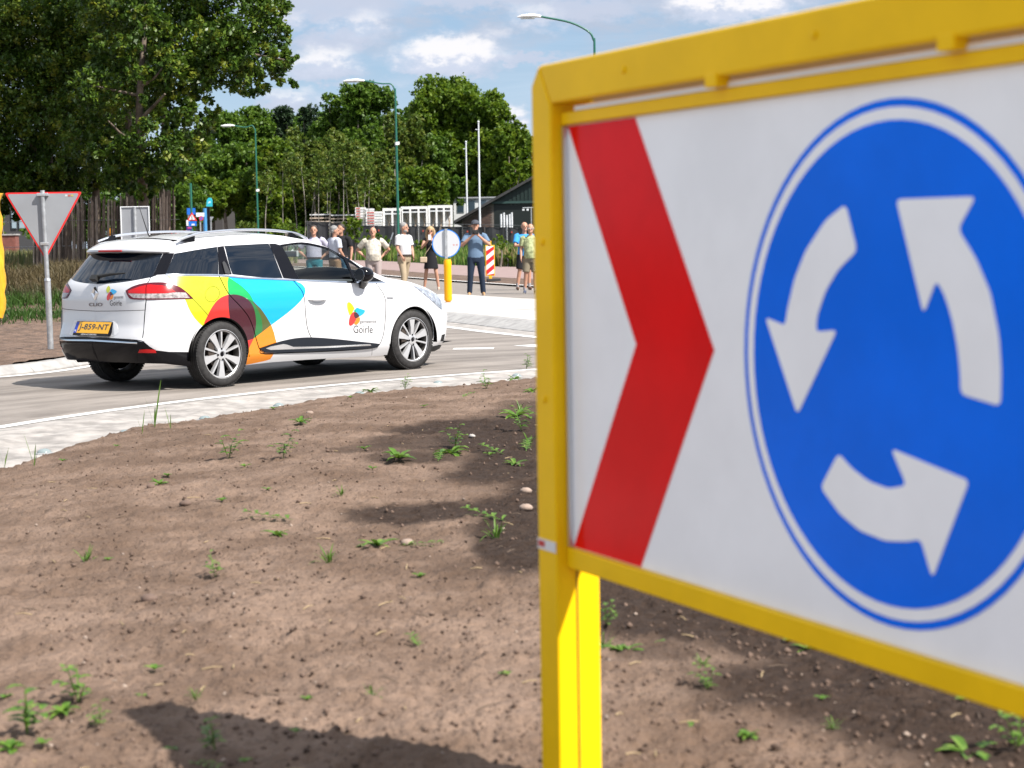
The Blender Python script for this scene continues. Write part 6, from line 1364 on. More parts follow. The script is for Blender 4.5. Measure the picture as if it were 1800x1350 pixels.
        if hair_kind == 'cap':
            hm = MB(); hm.ball((0, -.010, 1.722), (.086, .098, .075), 16, 12); hm.tube([(0, .075, 1.726), (0, .125, 1.722), (0, .160, 1.712)], [(.006, .07), (.006, .065), (.005, .045)], 10)
        hm.V = [HS((v[0] * 1.04, v[1] * 1.04, 1.665 + (v[2] - 1.665) * 1.03)) for v in hm.V]; hm.build({'cap': 'cap'}.get(hair_kind, 'hair'), hair, o, 60)
    ME_ = mat('eye_dark', (.02, .015, .012), .3)
    if not glasses:
        for s in (1, -1): MB().ball(HS((.030 * s, .088, 1.668)), (.010, .006, .006), 8, 6).build('eye', ME_, o)
        for s in (1, -1): MB().box(HS((.031 * s, .090, 1.686)), (.034, .008, .007), ht).build('eyebrow', hair if hair_kind not in ('none', 'cap') else mat('brow', (.12, .08, .06), .8), o)
    else:
        for s in (1, -1): MB().ball(HS((.032 * s, .091, 1.666)), (.027, .008, .020), 10, 8).build('glasses_lens' if glasses != 'clear' else 'glasses_lens', M_blk if glasses == 'sun' else mat('lens_pale', (.35, .32, .30), .1), o)
        MB().tube([HS((-.078, .0, 1.672)), HS((-.06, .09, 1.674)), HS((.06, .09, 1.674)), HS((.078, 0, 1.672))], .004, 6).build('glasses_frame', ME_, o)
    MB().ball(HS((0, .086, 1.606)), (.024, .008, .006), 10, 6).build('mouth', mat('lips', (.30, .10, .08), .5), o)
    if beard: bm_ = MB(); bm_.ball((0, .030, 1.588), (.058, .058, .038), 12, 8); bm_.V = [HS((v[0] * 1.05, v[1] * 1.05, v[2])) for v in bm_.V]; bm_.build('beard', beard, o, 60)
    return o

def cloth(n, c, **k): return mat('cloth_' + n, c, .85, spec=.2, **k)
M_hgrey = mat('hair_grey', (.22, .215, .21), .8, var=.3, vscale=40); M_hdark = mat('hair_dark', (.035, .025, .02), .7); M_hwhite = mat('hair_white', (.42, .41, .40), .8); M_hblond = mat('hair_blond', (.36, .24, .12), .6, var=.25, vscale=30)
M_shoe_t = mat('shoe_tan', (.42, .24, .11), .6); M_shoe_d = mat('shoe_dark', (.03, .025, .025), .6); M_shoe_n = mat('shoe_navy', (.05, .06, .10), .6); M_sand = mat('sandal_nude', (.55, .36, .28), .5)
def pos(u, D): q = at(u, 430, D); return (q[0], D, 0.0)
PI = math.pi
HIPS = ((.40, -.09, 1.17), (.20, .03, 1.00))
person('man in a lilac shirt and teal trousers with hands on hips behind the car window', pos(552, 45), PI + .05, 1.76, .95, cloth('lilac', (.40, .385, .48)), cloth('teal', (.035, .16, .20)), M_shoe_d, M_hdark, HIPS, build=1.08, belly=.03, leg_kind='tucked', sleeve='short')
person('grey haired man in a white shirt and brown trousers looking away', pos(588, 45), -.9 , 1.74, .9, cloth('bluewhite', (.46, .48, .55)), cloth('brown', (.27, .17, .10)), M_shoe_d, M_hgrey, ((.26, .0, 1.15), (.24, .14, .97)), build=1.03, leg_kind='tucked', sleeve='short', head_turn=-.5)
person('dark haired man in a black polo shirt and blue jeans with one hand on hip', pos(600, 47), PI - .35, 1.80, .9, cloth('black', (.014, .014, .017)), cloth('jeans', (.06, .13, .20)), M_shoe_d, M_hdark, HIPS, ((.27, -.04, 1.15), (.28, .04, .92)), leg_kind='tucked')
M_pat = cloth('cream', (.46, .425, .36), var=.35, vscale=14)
person('bald man in a cream patterned shirt with both hands on his hips', pos(656, 46), PI + .12, 1.70, 1.05, M_pat, cloth('taupe', (.36, .30, .29)), M_shoe_d, M_hwhite, ((.42, -.11, 1.19), (.23, .0, 1.02)), build=1.16, belly=.07, hair_kind='none', leg_kind='trousers', head_turn=-.05)
person('grey bearded man in a white polo shirt and khaki trousers standing sideways', pos(710, 46), PI + .85, 1.80, .95, cloth('white', (.52, .52, .53)), cloth('khaki', (.34, .27, .185)), M_shoe_d, M_hgrey, ((.26, .02, 1.15), (.20, .12, .95)), build=1.05, belly=.04, beard=M_hgrey, leg_kind='tucked', feet=((.16, .16), (-.12, -.18)), head_turn=.35)
wom = person('blonde woman in a black dress and sunglasses holding up a phone', pos(757, 50), PI - .05, 1.72, 1.0, cloth('dressblack', (.012, .012, .015)), None, M_sand, M_hblond, ((.25, .10, 1.19), (.055, .22, 1.40)), build=.88, dress=True, sleeve='cap', hair_kind='long', glasses='sun', feet=((-.02, .0), (-.32, .02)) if False else ((.20, .0), (-.20, .02)))
kk = wom.scale[0]
MB().box((0, .30, 1.49), (.075, .010, .15)).build('phone', mat('phone_white', (.75, .75, .76), .3), wom, bevel=.004)
MB().tube([(-.10, .09, 1.40), (0, .14, 1.22), (.15, .13, 1.02), (.19, .09, .94)], .008, 6).build('bag_strap', mat('bag_beige', (.50, .38, .27), .6), wom)
MB().box((.20, .10, .86), (.20, .08, .16)).build('shoulder_bag', MATS['bag_beige'], wom, bevel=.02)
man = person('man in a dark cap, blue polo and dark jeans holding up a camera', pos(836, 44), PI + .02, 1.80, 1.0, cloth('slate', (.115, .175, .26)), cloth('navyjeans', (.018, .028, .05)), M_shoe_t, mat('cap_grey', (.05, .055, .07), .8), ((.33, .13, 1.20), (.085, .24, 1.42)), build=1.06, hair_kind='cap', leg_kind='trousers', feet=((.165, .0), (-.165, .0)))
MB().box((0, .26, 1.515), (.15, .07, .10)).tube([(0, .29, 1.51), (0, .39, 1.51)], .042, 14).build('camera', M_mblk, man, bevel=.008)
man2 = person('bald man in a bright blue shirt and black shorts with folded arms', pos(922, 48.4), PI + .28, 1.79, 1.05, cloth('azure', (.05, .27, .62)), cloth('blackshorts', (.015, .015, .018)), mat('sandal_brown', (.16, .09, .06), .7), M_hgrey, ((.29, .10, 1.17), (-.02, .22, 1.20)), ((.29, .10, 1.13), (.02, .20, 1.13)), build=1.08, belly=.05, hair_kind='none', leg_kind='shorts', feet=((.20, .0), (-.12, .02)), collar=False, socks=cloth('sockgrey', (.3, .29, .3)))
person('white haired man in a green patterned shirt and olive shorts wearing glasses', pos(933, 45), PI - .05, 1.71, 1.0, cloth('greenleaf', (.33, .36, .19), var=.4, vscale=16), cloth('olive', (.20, .17, .12)), M_shoe_n, M_hwhite, ((.25, -.02, 1.15), (.25, .10, .93)), build=1.05, belly=.05, hair_kind='fringe', glasses='clear', leg_kind='shorts', feet=((.17, .02), (-.10, .0)), socks=cloth('sockgrey', (.3, .29, .3)))

# ------------------------------------------------------------------ trees and plants
def leaves(C, size, rng, up=.35, aspect=.55):
    """diamond leaves at points C -> V, F"""
    n = len(C)
    a = rng.normal(size=(n, 3)); a /= np.linalg.norm(a, axis=1)[:, None]
    nn = rng.normal(size=(n, 3)); nn[:, 2] = np.abs(nn[:, 2]) + up; b_ = np.cross(nn, a); b_ /= np.linalg.norm(b_, axis=1)[:, None] + 1e-9
    s = (size * (.65 + .7 * rng.random(n)))[:, None]
    V = np.stack([C - a * s * .5, C + b_ * s * aspect * .5 - a * s * .06, C + a * s * .5, C - b_ * s * aspect * .5 - a * s * .06], 1)
    return V.reshape(-1, 3), np.arange(4 * n).reshape(n, 4)

def blob_points(blobs, dens, rng, shell=.55, per=14, spread=.17):
    """points spread through ellipsoids (c, r); more near the surface, in small clusters"""
    out = []; tint = []
    for c, r in blobs:
        r = np.array(r if hasattr(r, '__len__') else (r, r, r)); n = max(20, int(dens * (r[0] * r[1] * r[2]) ** (2 / 3)))
        ncl = max(6, n // per)
        d = rng.normal(size=(ncl, 3)); d /= np.linalg.norm(d, axis=1)[:, None]
        q = d * (shell + (1.02 - shell) * rng.random((ncl, 1)) ** .6)
        cl = np.repeat(q, per, 0)[:n] * r + np.array(c) + rng.normal(size=(min(n, ncl * per), 3)) * spread * np.cbrt(r.prod()) * .55
        out.append(cl); tint.append(np.clip(np.repeat(rng.random(ncl), per)[:n] * .7 + .3 * rng.random(len(cl)), 0, 1))
    return np.vstack(out), np.concatenate(tint)

LM_OAK = leaf_mat('oak_leaf', [(.016, .038, .005), (.045, .095, .010), (.095, .160, .016), (.215, .220, .022)], .42, .30, .4)
LM_DARK = leaf_mat('dark_leaf', [(.038, .082, .010), (.085, .165, .016), (.155, .235, .024)], .5, .42)
LM_LIGHT = leaf_mat('light_leaf', [(.048, .100, .008), (.105, .180, .012), (.185, .245, .018)], .5, .42)
LM_BIRCH = leaf_mat('birch_leaf', [(.045, .085, .010), (.085, .140, .018), (.135, .180, .024), (.19, .20, .03)], .5, .42)
LM_CON = leaf_mat('dark_conifer_leaf', [(.010, .026, .010), (.020, .045, .016), (.034, .062, .020)], .55, .1)
M_bark = mat('oak_bark', (.13, .10, .075), .95, var=.45, vscale=5, bump=.02, bscale=12)
M_birch = mat('birch_bark', (.25, .225, .195), .8, var=.45, vscale=2.5)
M_bark2 = mat('grey_bark', (.16, .135, .115), .95, var=.35, vscale=4)

def tree(name, label, base, blobs, dens, size, lm, trunk, limbs, m_bark, seed, group=None, up=.35, aspect=.55, shell=.5, cat='tree', per=14, spread=.17):
    rng = np.random.default_rng(seed); o = thing(name, label, cat, base, 0, group); B = np.array(base)
    P, T = blob_points([(np.array(c) - B, r) for c, r in blobs], dens, rng, shell, per, spread)
    V, F = leaves(P, size, rng, up, aspect)
    link('crown', fast_mesh('crown', V, F, lm, tint=T), o)
    m = MB()
    for pts, r0, r1 in [trunk] + limbs:
        q = catmull([np.array(p) - B for p in pts], 4); m.tube([tuple(x) for x in q], list(np.linspace(r0, r1, len(q))), 9)
    m.build('trunk', m_bark, o, 60)
    return o

# --- the big oaks on the left
def oak(label, trunk_u, D, blobs_uv, seed, limbs=(), dens=4200, size=.12, lean=0, tuv=None):
    bx = at(trunk_u, 440, D)[0]; bz = float(verge_z(bx, D)); base = (bx, D, bz)
    bl = [((at(u, v, D + dy)), (ru * D / FPX, rd, rv * D / FPX)) for u, v, ru, rv, dy, rd in blobs_uv]
    tp = [(bx, D, bz), (bx + lean * .3, D, bz + 3), (bx + lean, D, bz + 6.2), (bx + lean, D, bz + 10.5)] if not tuv else [(bx, D, bz)] + [at(*q) for q in tuv]
    lb = [([at(*p) for p in l], r0 * .75, r1 * .75) for l, r0, r1 in limbs]
    return tree('oak_tree', label, base, bl, dens, size, LM_OAK, (tp, .14, .03), lb, M_bark, seed, 'oak trees beside the verge', up=.5, aspect=.55, per=26, spread=.15)
oak('large oak with a visible forked trunk overhanging the road', 252, 46, [
    (330, 70, 95, 60, 0, 1.6), (420, 40, 75, 50, -.4, 1.3), (250, 20, 110, 55, .4, 1.9), (455, 105, 52, 34, -.8, .9), (495, 110, 30, 16, -1.0, .5), (485, 60, 26, 26, -.6, .6), (470, 10, 40, 38, 0, 1.0), (400, 120, 60, 35, -.6, 1.0), (320, 140, 60, 34, -1.0, .9),
    (265, 262, 70, 30, -1.3, 1.0), (200, 262, 50, 30, -1.0, .9), (285, 300, 55, 26, -1.2, .7), (330, 240, 46, 36, -.6, .8), (310, 195, 40, 24, -1.4, .7), (180, 160, 60, 40, -1.4, 1.0), (150, 240, 50, 40, -.6, .9), (255, 335, 26, 16, -1.1, .5), (205, 305, 36, 20, -1.1, .6), (350, 190, 34, 26, -.9, .6),
    (200, 90, 40, 34, -1.3, .8), (330, -70, 150, 70, 0, 2.2), (240, -160, 150, 90, 0, 2.4), (420, -60, 70, 50, 0, 1.4), (515, 95, 16, 10, -1.0, .3), (503, 150, 18, 12, -1.0, .35), (440, 150, 36, 18, -.9, .6), (262, 170, 45, 30, 1.0, 1.0), (250, 310, 70, 30, 1.3, .8), (232, 70, 26, 20, -2.6, .5), (262, 215, 22, 16, -2.2, .4), (238, 128, 18, 14, -2.4, .35), (270, 40, 30, 26, -2.3, .5), (255, 178, 14, 10, -2.3, .3), (240, 10, 40, 26, -2.2, .6), (300, 120, 50, 36, -1.6, .8), (380, 75, 60, 40, -1.2, 1.0)], 1,
    limbs=[([(246, 212, 44.55), (262, 195, 44.3), (278, 178, 44.0), (290, 165, 43.8)], .075, .03), ([(246, 168, 44.4), (215, 162, 44.1), (185, 155, 43.9), (160, 150, 43.8)], .06, .02), ([(247, 152, 44.35), (270, 138, 44.0), (285, 120, 43.8)], .06, .02), ([(250, 100, 45.9), (330, 80, 45.4), (440, 95, 45.0), (500, 105, 44.9)], .09, .02), ([(246, 250, 44.8), (215, 236, 44.4), (200, 222, 44.2), (190, 212, 44.1)], .05, .02)], tuv=[(251, 330, 45.6), (247, 250, 44.9), (245, 200, 44.5), (247, 140, 44.3), (252, 85, 44.4), (256, 20, 44.9), (250, -120, 46)])
oak('dark oak at the picture edge behind the give way sign', 92, 50, [
    (60, 60, 110, 70, 0, 1.8), (120, 110, 70, 50, -1.2, 1.2), (30, 150, 80, 60, -.8, 1.5), (90, 200, 70, 50, -1.4, 1.1), (20, 250, 70, 50, -.4, 1.2), (120, 285, 60, 36, -.8, 1.0), (60, 310, 60, 30, -.5, .9), (10, 345, 40, 36, .2, .8), (90, 130, 120, 90, 1.8, 1.2), (60, 250, 110, 60, 1.9, 1.0), (-40, 60, 90, 90, 0, 1.6), (-60, 220, 70, 80, 0, 1.3), (50, -90, 150, 90, 0, 2.4), (150, 40, 60, 44, -1.2, .9), (35, 30, 60, 40, -1.8, .8), (25, 370, 22, 20, .3, .5), (30, 325, 50, 24, -.6, .8), (90, 330, 40, 18, -.4, .6), (-10, 300, 60, 40, .8, 1.0)], 2,
    limbs=[([(92, 300, 50), (60, 260, 49.4), (30, 240, 49)], .07, .03), ([(92, 260, 50), (130, 210, 49.4), (150, 190, 49)], .07, .03)])
oak('oak between the two nearest trunks, above the stake fence', 172, 52, [
    (170, 110, 100, 80, 0, 1.6), (150, 210, 70, 50, -.6, 1.2), (200, 225, 60, 40, 0, 1.1), (180, 300, 70, 30, .2, 1.0), (140, 320, 44, 22, -.2, .7), (160, 20, 100, 60, .4, 1.8), (170, -80, 140, 80, 0, 2.2), (190, 170, 110, 80, 2.0, 1.2), (235, 290, 44, 26, .6, .8)], 3,
    limbs=[([(172, 280, 52), (210, 230, 51.6), (230, 210, 51.3)], .07, .03)])
# two more trunks inside the stakes
for u, D, lab in ((225, 49.5, 'slender oak stem standing inside the stake fence'), (288, 48.5, 'leaning oak stem at the end of the stake fence')):
    q = at(u, 440, D); bz = float(verge_z(q[0], D)); tree('oak_tree', lab, (q[0], D, bz), [((q[0] + .2, D, bz + 5.6), (1.5, 1.4, 1.0)), ((q[0] - .3, D + .4, bz + 4.3), (1.0, 1.0, .6))], 900, .12, LM_OAK, ([(q[0], D, bz - .1), (q[0] + .1, D, bz + 2.5), (q[0] + .15, D, bz + 5.6)], .13, .07), [], M_bark, 40 + int(u), 'oak trees beside the verge')

# --- wood behind: separate trees
def wood_tree(u, vtop, hw, D, kind, label, seed, vb=405, crown_low=None):
    D = D * 1.19
    px = D / FPX; bx = at(u, 430, D)[0]; top = at(u, vtop, D)[2]; low = at(u, (crown_low or vb - 30) + (seed * 7 % 5) * 7 - 8, D)[2]; rng = np.random.default_rng(seed)
    W2 = hw * px; Hc = top - low; bl = []
    lm, bark, dens, size, up, asp, name = {'A': (LM_DARK, M_bark2, 560, .34, .3, .6, 'broadleaf_tree'), 'L': (LM_LIGHT, M_bark2, 560, .34, .3, .6, 'broadleaf_tree'), 'B': (LM_BIRCH, M_birch, 680, .30, .1, .5, 'birch_tree'), 'C': (LM_CON, M_bark2, 680, .32, .2, .4, 'dark_tree')}[kind]
    nb = int(30 + W2 * Hc * .6)
    for k in range(nb):
        t_ = rng.random() ** .85; prof = {'A': math.sin(math.pi * (.14 + .80 * t_)) ** .7, 'L': math.sin(math.pi * (.16 + .76 * t_)) ** .6, 'B': math.sin(math.pi * (.18 + .78 * t_)) ** .9 * (1.0 - .2 * t_), 'C': (1.02 - t_) ** .6}[kind]
        a = rng.random() * 6.283; rr = W2 * prof * (.35 + .62 * rng.random() ** .5); r = (.65 + .7 * rng.random()) * (.25 + .30 * W2) * {'C': .7, 'B': .72}.get(kind, 1.0)
        rz_ = r * {'A': .8, 'L': .8, 'B': 1.5, 'C': .9}[kind]
        z = low + Hc * t_ * .96; z = min(z, top - rz_ * .8)
        bl.append(((bx + rr * math.cos(a), D + rr * math.sin(a) * .8, z), (r, r, rz_)))
    n_l = 2; limbs = []
    for k in range(n_l):
        c_ = bl[int(rng.integers(len(bl)))][0]; limbs.append(([(bx, D, low + Hc * .2 * k), ((bx + c_[0]) / 2, (D + c_[1]) / 2, (low + Hc * .2 * k + c_[2]) / 2 + .3), c_], .06, .02))
    tr = .085 if kind == 'B' else .2
    ln = rng.uniform(-.5, .5)
    return tree(name, label, (bx, D, 0), bl, dens, size, lm, ([(bx, D, -.1), (bx + ln * .3, D, low * .6), (bx + ln, D, low + Hc * .45), (bx + ln * 1.2, D, low + Hc * .93)], tr, .03), limbs, bark, seed, 'trees of the wood behind the road', up, asp)
WOOD = [
    # back row
    (345, 235, 60, 150, 'A', 'dark broadleaf tree behind the oak branches, leftmost of the wood'), (395, 200, 52, 152, 'A', 'broadleaf tree rising right of the oak foliage'), (450, 188, 50, 155, 'A', 'broadleaf tree behind the smallest street lamp'),
    (503, 186, 44, 156, 'C', 'dark pointed tree behind the wood, left of its pair'), (548, 182, 40, 156, 'C', 'dark pointed tree behind the wood, right of its pair'), (592, 166, 38, 150, 'A', 'dark tree just left of the middle lamp head'), (640, 146, 44, 148, 'A', 'tall dark tree directly under the middle lamp head'),
    (690, 158, 40, 148, 'A', 'dark tree behind the bend of the middle street lamp'), (735, 170, 36, 150, 'A', 'dark tree between the lamp and the big round tree'), (790, 138, 70, 142, 'L', 'largest round light green tree'), (852, 158, 62, 140, 'L', 'light green tree forming the right shoulder of the big crown'), (900, 215, 36, 136, 'L', 'thin light green tree beside the yellow frame'), (880, 262, 50, 138, 'L', 'low light green tree above the barn roof'),
    (945, 240, 50, 145, 'L', 'light green tree half behind the yellow frame'), (1040, 250, 70, 150, 'A', 'tree behind the barn hidden by the board'),
    # front row
    (375, 275, 40, 122, 'A', 'dark tree with a bare stem left of the smallest lamp'), (425, 255, 44, 121, 'A', 'dark tree over the shop front'), (480, 245, 40, 118, 'L', 'green tree with a straight brown trunk right of the smallest lamp'), (520, 225, 36, 121, 'B', 'yellowish birch, first of the birch row'), (556, 248, 34, 118, 'B', 'birch with slim white stem, second of the birch row'), (592, 228, 34, 120, 'B', 'birch behind the board stacks, third of the birch row'),
    (628, 250, 34, 118, 'B', 'pale yellow birch left of the middle lamp post'), (668, 262, 32, 119, 'B', 'low yellow birch at the foot of the middle lamp post'), (700, 200, 34, 128, 'B', 'tall weeping birch behind the middle lamp post'), (735, 205, 30, 129, 'B', 'weeping birch right of the middle lamp post'), (745, 295, 34, 122, 'L', 'low green tree behind the white crates'), (800, 285, 44, 142, 'A', 'low dark tree behind the flag poles'), (770, 240, 40, 130, 'A', 'dark tree in the gap below the big round crown'), (850, 280, 40, 144, 'L', 'low light tree above the site office'),
    (352, 300, 30, 119, 'L', 'green tree between the warning sign and the lamp'), (400, 320, 34, 119, 'L', 'low green tree beside the bare stem'), (450, 300, 36, 120, 'A', 'dark tree at the foot of the smallest street lamp'), (495, 325, 30, 121, 'A', 'low dark tree left of the birch row'), (540, 330, 30, 122, 'A', 'low dark tree behind the first birches'), (590, 325, 34, 123, 'A', 'low dark tree behind the board stacks'), (640, 330, 34, 123, 'L', 'low green tree behind the wrapped packs'), (690, 320, 34, 124, 'A', 'low dark tree behind the lamp post foot'),
    (330, 320, 34, 112, 'A', 'small dark tree by the warning sign'), (655, 220, 36, 132, 'A', 'dark green tree filling the gap behind the birches')]
for k, (u, vt, hw, D, kind, lab) in enumerate(WOOD):
    wood_tree(u, vt, hw, D, kind, lab, 100 + k, crown_low={'B': 366, 'C': 345}.get(kind, 380))
# slim bare birch stems at the front edge of the wood
for k, (u0, u1, v1, D) in enumerate(((475, 472, 330, 112), (500, 503, 320, 113), (531, 528, 300, 112), (546, 552, 330, 114), (583, 578, 318, 113), (600, 606, 300, 112), (612, 610, 320, 115), (640, 645, 330, 113), (660, 652, 335, 114), (572, 575, 310, 116), (517, 512, 330, 115), (560, 562, 335, 111), (625, 628, 325, 112))):
    D = D * 1.19; b_ = at(u0, 425, D); q = at(u1, v1, D); bx = b_[0]
    bl = [((q[0] + RNG.uniform(-.6, .6), D + RNG.uniform(-.4, .4), q[2] + RNG.uniform(-.3, 2.2)), (RNG.uniform(.4, .8), .6, RNG.uniform(.5, 1.0))) for _ in range(5)]
    places = ('nearest the car roof', 'beside the straight brown trunk', 'leaning left behind the lilac shirt', 'leaning right behind the lilac shirt', 'behind the dark board stack', 'leaning right over the board stacks', 'between the two board stacks', 'behind the tall wrapped pack', 'leaning left over the wrapped packs', 'just above the dark board stack', 'behind the brushwood', 'in front of the birch row', 'left of the tall wrapped pack')
    tree('birch_sapling', 'slim white birch stem ' + places[k], (bx, D, 0), bl, 420, .22, LM_BIRCH, ([(bx, D, 0), ((bx + q[0]) / 2 + RNG.uniform(-.35, .35), D, q[2] * .5), (q[0] + RNG.uniform(-.3, .3), D, q[2] + .8)], .045, .015), [], M_birch, 300 + k, 'slim birch stems at the edge of the wood', .1, .5)
# closing mass of the far wood
def far_wood():
    rng = np.random.default_rng(5); bl = []
    for u in np.arange(-60, 1250, 11):
        for v in (405, 380, 350, 322, 296, 268, 242, 222):
            if v < 300 and not 330 < u < 900: continue
            if v < 310 and not 380 < u < 860: continue
            if v < 260 and not 420 < u < 760: continue
            D = 200 + rng.uniform(-6, 6); c = at(u + rng.uniform(-6, 6), v + rng.uniform(-8, 8), D); bl.append((c, (rng.uniform(1.1, 1.9), 1.4, rng.uniform(1.1, 1.8))))
    P, T = blob_points(bl, 230, rng); V, F = leaves(P, .42, rng)
    tag(link('far_wood', fast_mesh('far_wood', V, F, LM_DARK, tint=T * .8)), kind='stuff')
far_wood()

# --- grasses
def blades(name, X, Y, Z, h, w_, cols, seed, lean=.35, m=None, tint=None):
    rng = np.random.default_rng(seed); n = len(X); a = rng.random(n) * 6.283; ca, sa = np.cos(a), np.sin(a); hh = h * (.55 + .75 * rng.random(n)); ww = w_ * (.6 + .8 * rng.random(n)); l = lean * hh * (rng.random(n) * 1.4 - .2); d = rng.random(n) * 6.283
    P0 = np.stack([X - ca * ww / 2, Y - sa * ww / 2, Z], -1); P1 = np.stack([X + ca * ww / 2, Y + sa * ww / 2, Z], -1)
    M1 = np.stack([X + np.cos(d) * l * .35, Y + np.sin(d) * l * .35, Z + hh * .6], -1); wv = np.stack([ca * ww * .4, sa * ww * .4, 0 * ca], -1)
    TP = np.stack([X + np.cos(d) * l, Y + np.sin(d) * l, Z + hh], -1)
    V = np.stack([P0, P1, M1 + wv, M1 - wv, TP], 1).reshape(-1, 3); b0 = np.arange(n) * 5
    F = np.concatenate([np.stack([b0, b0 + 1, b0 + 2], -1), np.stack([b0, b0 + 2, b0 + 3], -1), np.stack([b0 + 3, b0 + 2, b0 + 4], -1)])
    t_ = rng.random(n) if tint is None else np.clip(tint + .22 * (rng.random(n) - .5), 0, 1)
    return tag(link(name, fast_mesh(name, V, F, m or leaf_mat(name + '_blade', cols, .6, .25), tint=np.tile(t_, 3))), kind='stuff')
n = 60000; X = RNG.uniform(-13.5, -3.8, n); Y = 31.0 + 19 * RNG.random(n) ** 1.25
gr = sm(31.2, 33.0, Y + .9 * fbm2(X, Y, 3, 71, .8)); k = RNG.random(n) < gr; X, Y = X[k], Y[k]
k = poly_inside(np.stack([X, Y], -1), np.vstack([inner, [(-60, 100), (-60, 6)]])); X, Y = X[k], Y[k]
dry = np.clip(sm(34.2, 36.8, Y + 1.2 * fbm2(X, Y, 3, 72, .5)) * sm(-12.3, -10.2, X) + .15, 0, 1)
blades('bank_grass', X, Y, verge_z(X, Y) - .02, (.15 + .15 * dry) * (.8 + .8 * np.clip(fbm2(X, Y, 3, 77, 1.3), -.6, 1)), .02, [(.022, .060, .008), (.045, .100, .012), (.042, .052, .014), (.075, .060, .025), (.13, .095, .045)], 8, .95, tint=dry * .85)
X = RNG.uniform(-22, -9, 12000); Y = RNG.uniform(50, 78, 12000); blades('meadow_grass', X, Y, verge_z(X, Y) - .02, .5, .05, [(.06, .10, .02), (.16, .16, .06), (.26, .21, .10)], 9)
# rough growth between the cycle path and the fence
p2x, p2y = np.array([p[0] for p in path_b]), np.array([p[1] for p in path_b])
def growth(name, n, u0, u1, d0, d1, h, w_, cols, seed, fn=None):
    rng = np.random.default_rng(seed); D = rng.uniform(d0, d1, n); u = rng.uniform(u0, u1, n); X = (u - 900) / FPX * D
    lim = np.interp(X, p2x, p2y); k = D > lim + 1.2; X, D, u = X[k], D[k], u[k]; hh = h * (.75 + .6 * fbm2(X, D, 3, seed, .35))
    if fn is not None: hh = hh * fn(u)
    blades(name, X, D, X * 0 + .14, np.maximum(hh, .12), w_, cols, seed, .4)
growth('undergrowth', 46000, 380, 1010, 76, 126, .85, .07, [(.035, .085, .010), (.075, .150, .018), (.12, .20, .025), (.20, .20, .06)], 12)
growth('dry_brush', 9000, 380, 560, 122, 136, 2.1, .07, [(.05, .07, .02), (.15, .12, .05), (.26, .19, .09)], 13, lambda u: .6 + .5 * np.sin(u * .05) ** 2)
growth('dry_grass', 5000, 850, 960, 74, 92, .9, .05, [(.10, .10, .03), (.26, .20, .09), (.34, .26, .13)], 14)
growth('path_edge_grass', 9000, 560, 1000, 62, 105, .4, .05, [(.05, .10, .015), (.09, .15, .03)], 15)
# leafy bushes in front of the fence
def bush(label, u, v, ru, rv, D, lm, seed, size=.2, dens=600):
    D = D * 1.16 if D > 90 else D; c = at(u, v, D); r = ru * D / FPX; rz_ = rv * D / FPX; rng = np.random.default_rng(seed)
    bl = [((c[0] + rng.uniform(-.6, .6) * r, D + rng.uniform(-.5, .5), max(.3, c[2] + rng.uniform(-.8, .55) * rz_)), (r * .42, r * .42, rz_ * .42)) for _ in range(12)]
    tree('bush', label, (c[0], D, 0), bl, dens, size, lm, ([(c[0], D, 0), (c[0] + .1, D, c[2] * .6), (c[0], D, c[2])], .05, .02), [], M_bark2, seed, 'bushes along the fence', cat='bush')
bush('leafy green bush at the end of the black fence', 622, 405, 26, 28, 100, LM_LIGHT, 501, .22)
bush('dark bush behind the bald man', 668, 425, 22, 20, 99, LM_DARK, 502)
bush('low light bush left of the bollard', 742, 432, 24, 14, 96, LM_LIGHT, 503)
bush('umbel topped green bush beside the striped beacon', 878, 428, 15, 18, 80, LM_LIGHT, 504, .15)
bush('low bush behind the striped beacon', 890, 452, 24, 14, 82, LM_LIGHT, 505, .16)
bush('yellow green bush at the foot of the smallest lamp', 430, 398, 26, 10, 108, LM_BIRCH, 506)
bush('dark bush left of the glazed building', 2, 385, 14, 26, 90, LM_DARK, 508)
bush('dark bush between the glazed building and the stakes', 62, 388, 22, 26, 90, LM_DARK, 509)
bush('low green bush behind the roof rail', 500, 402, 30, 10, 106, LM_LIGHT, 507)

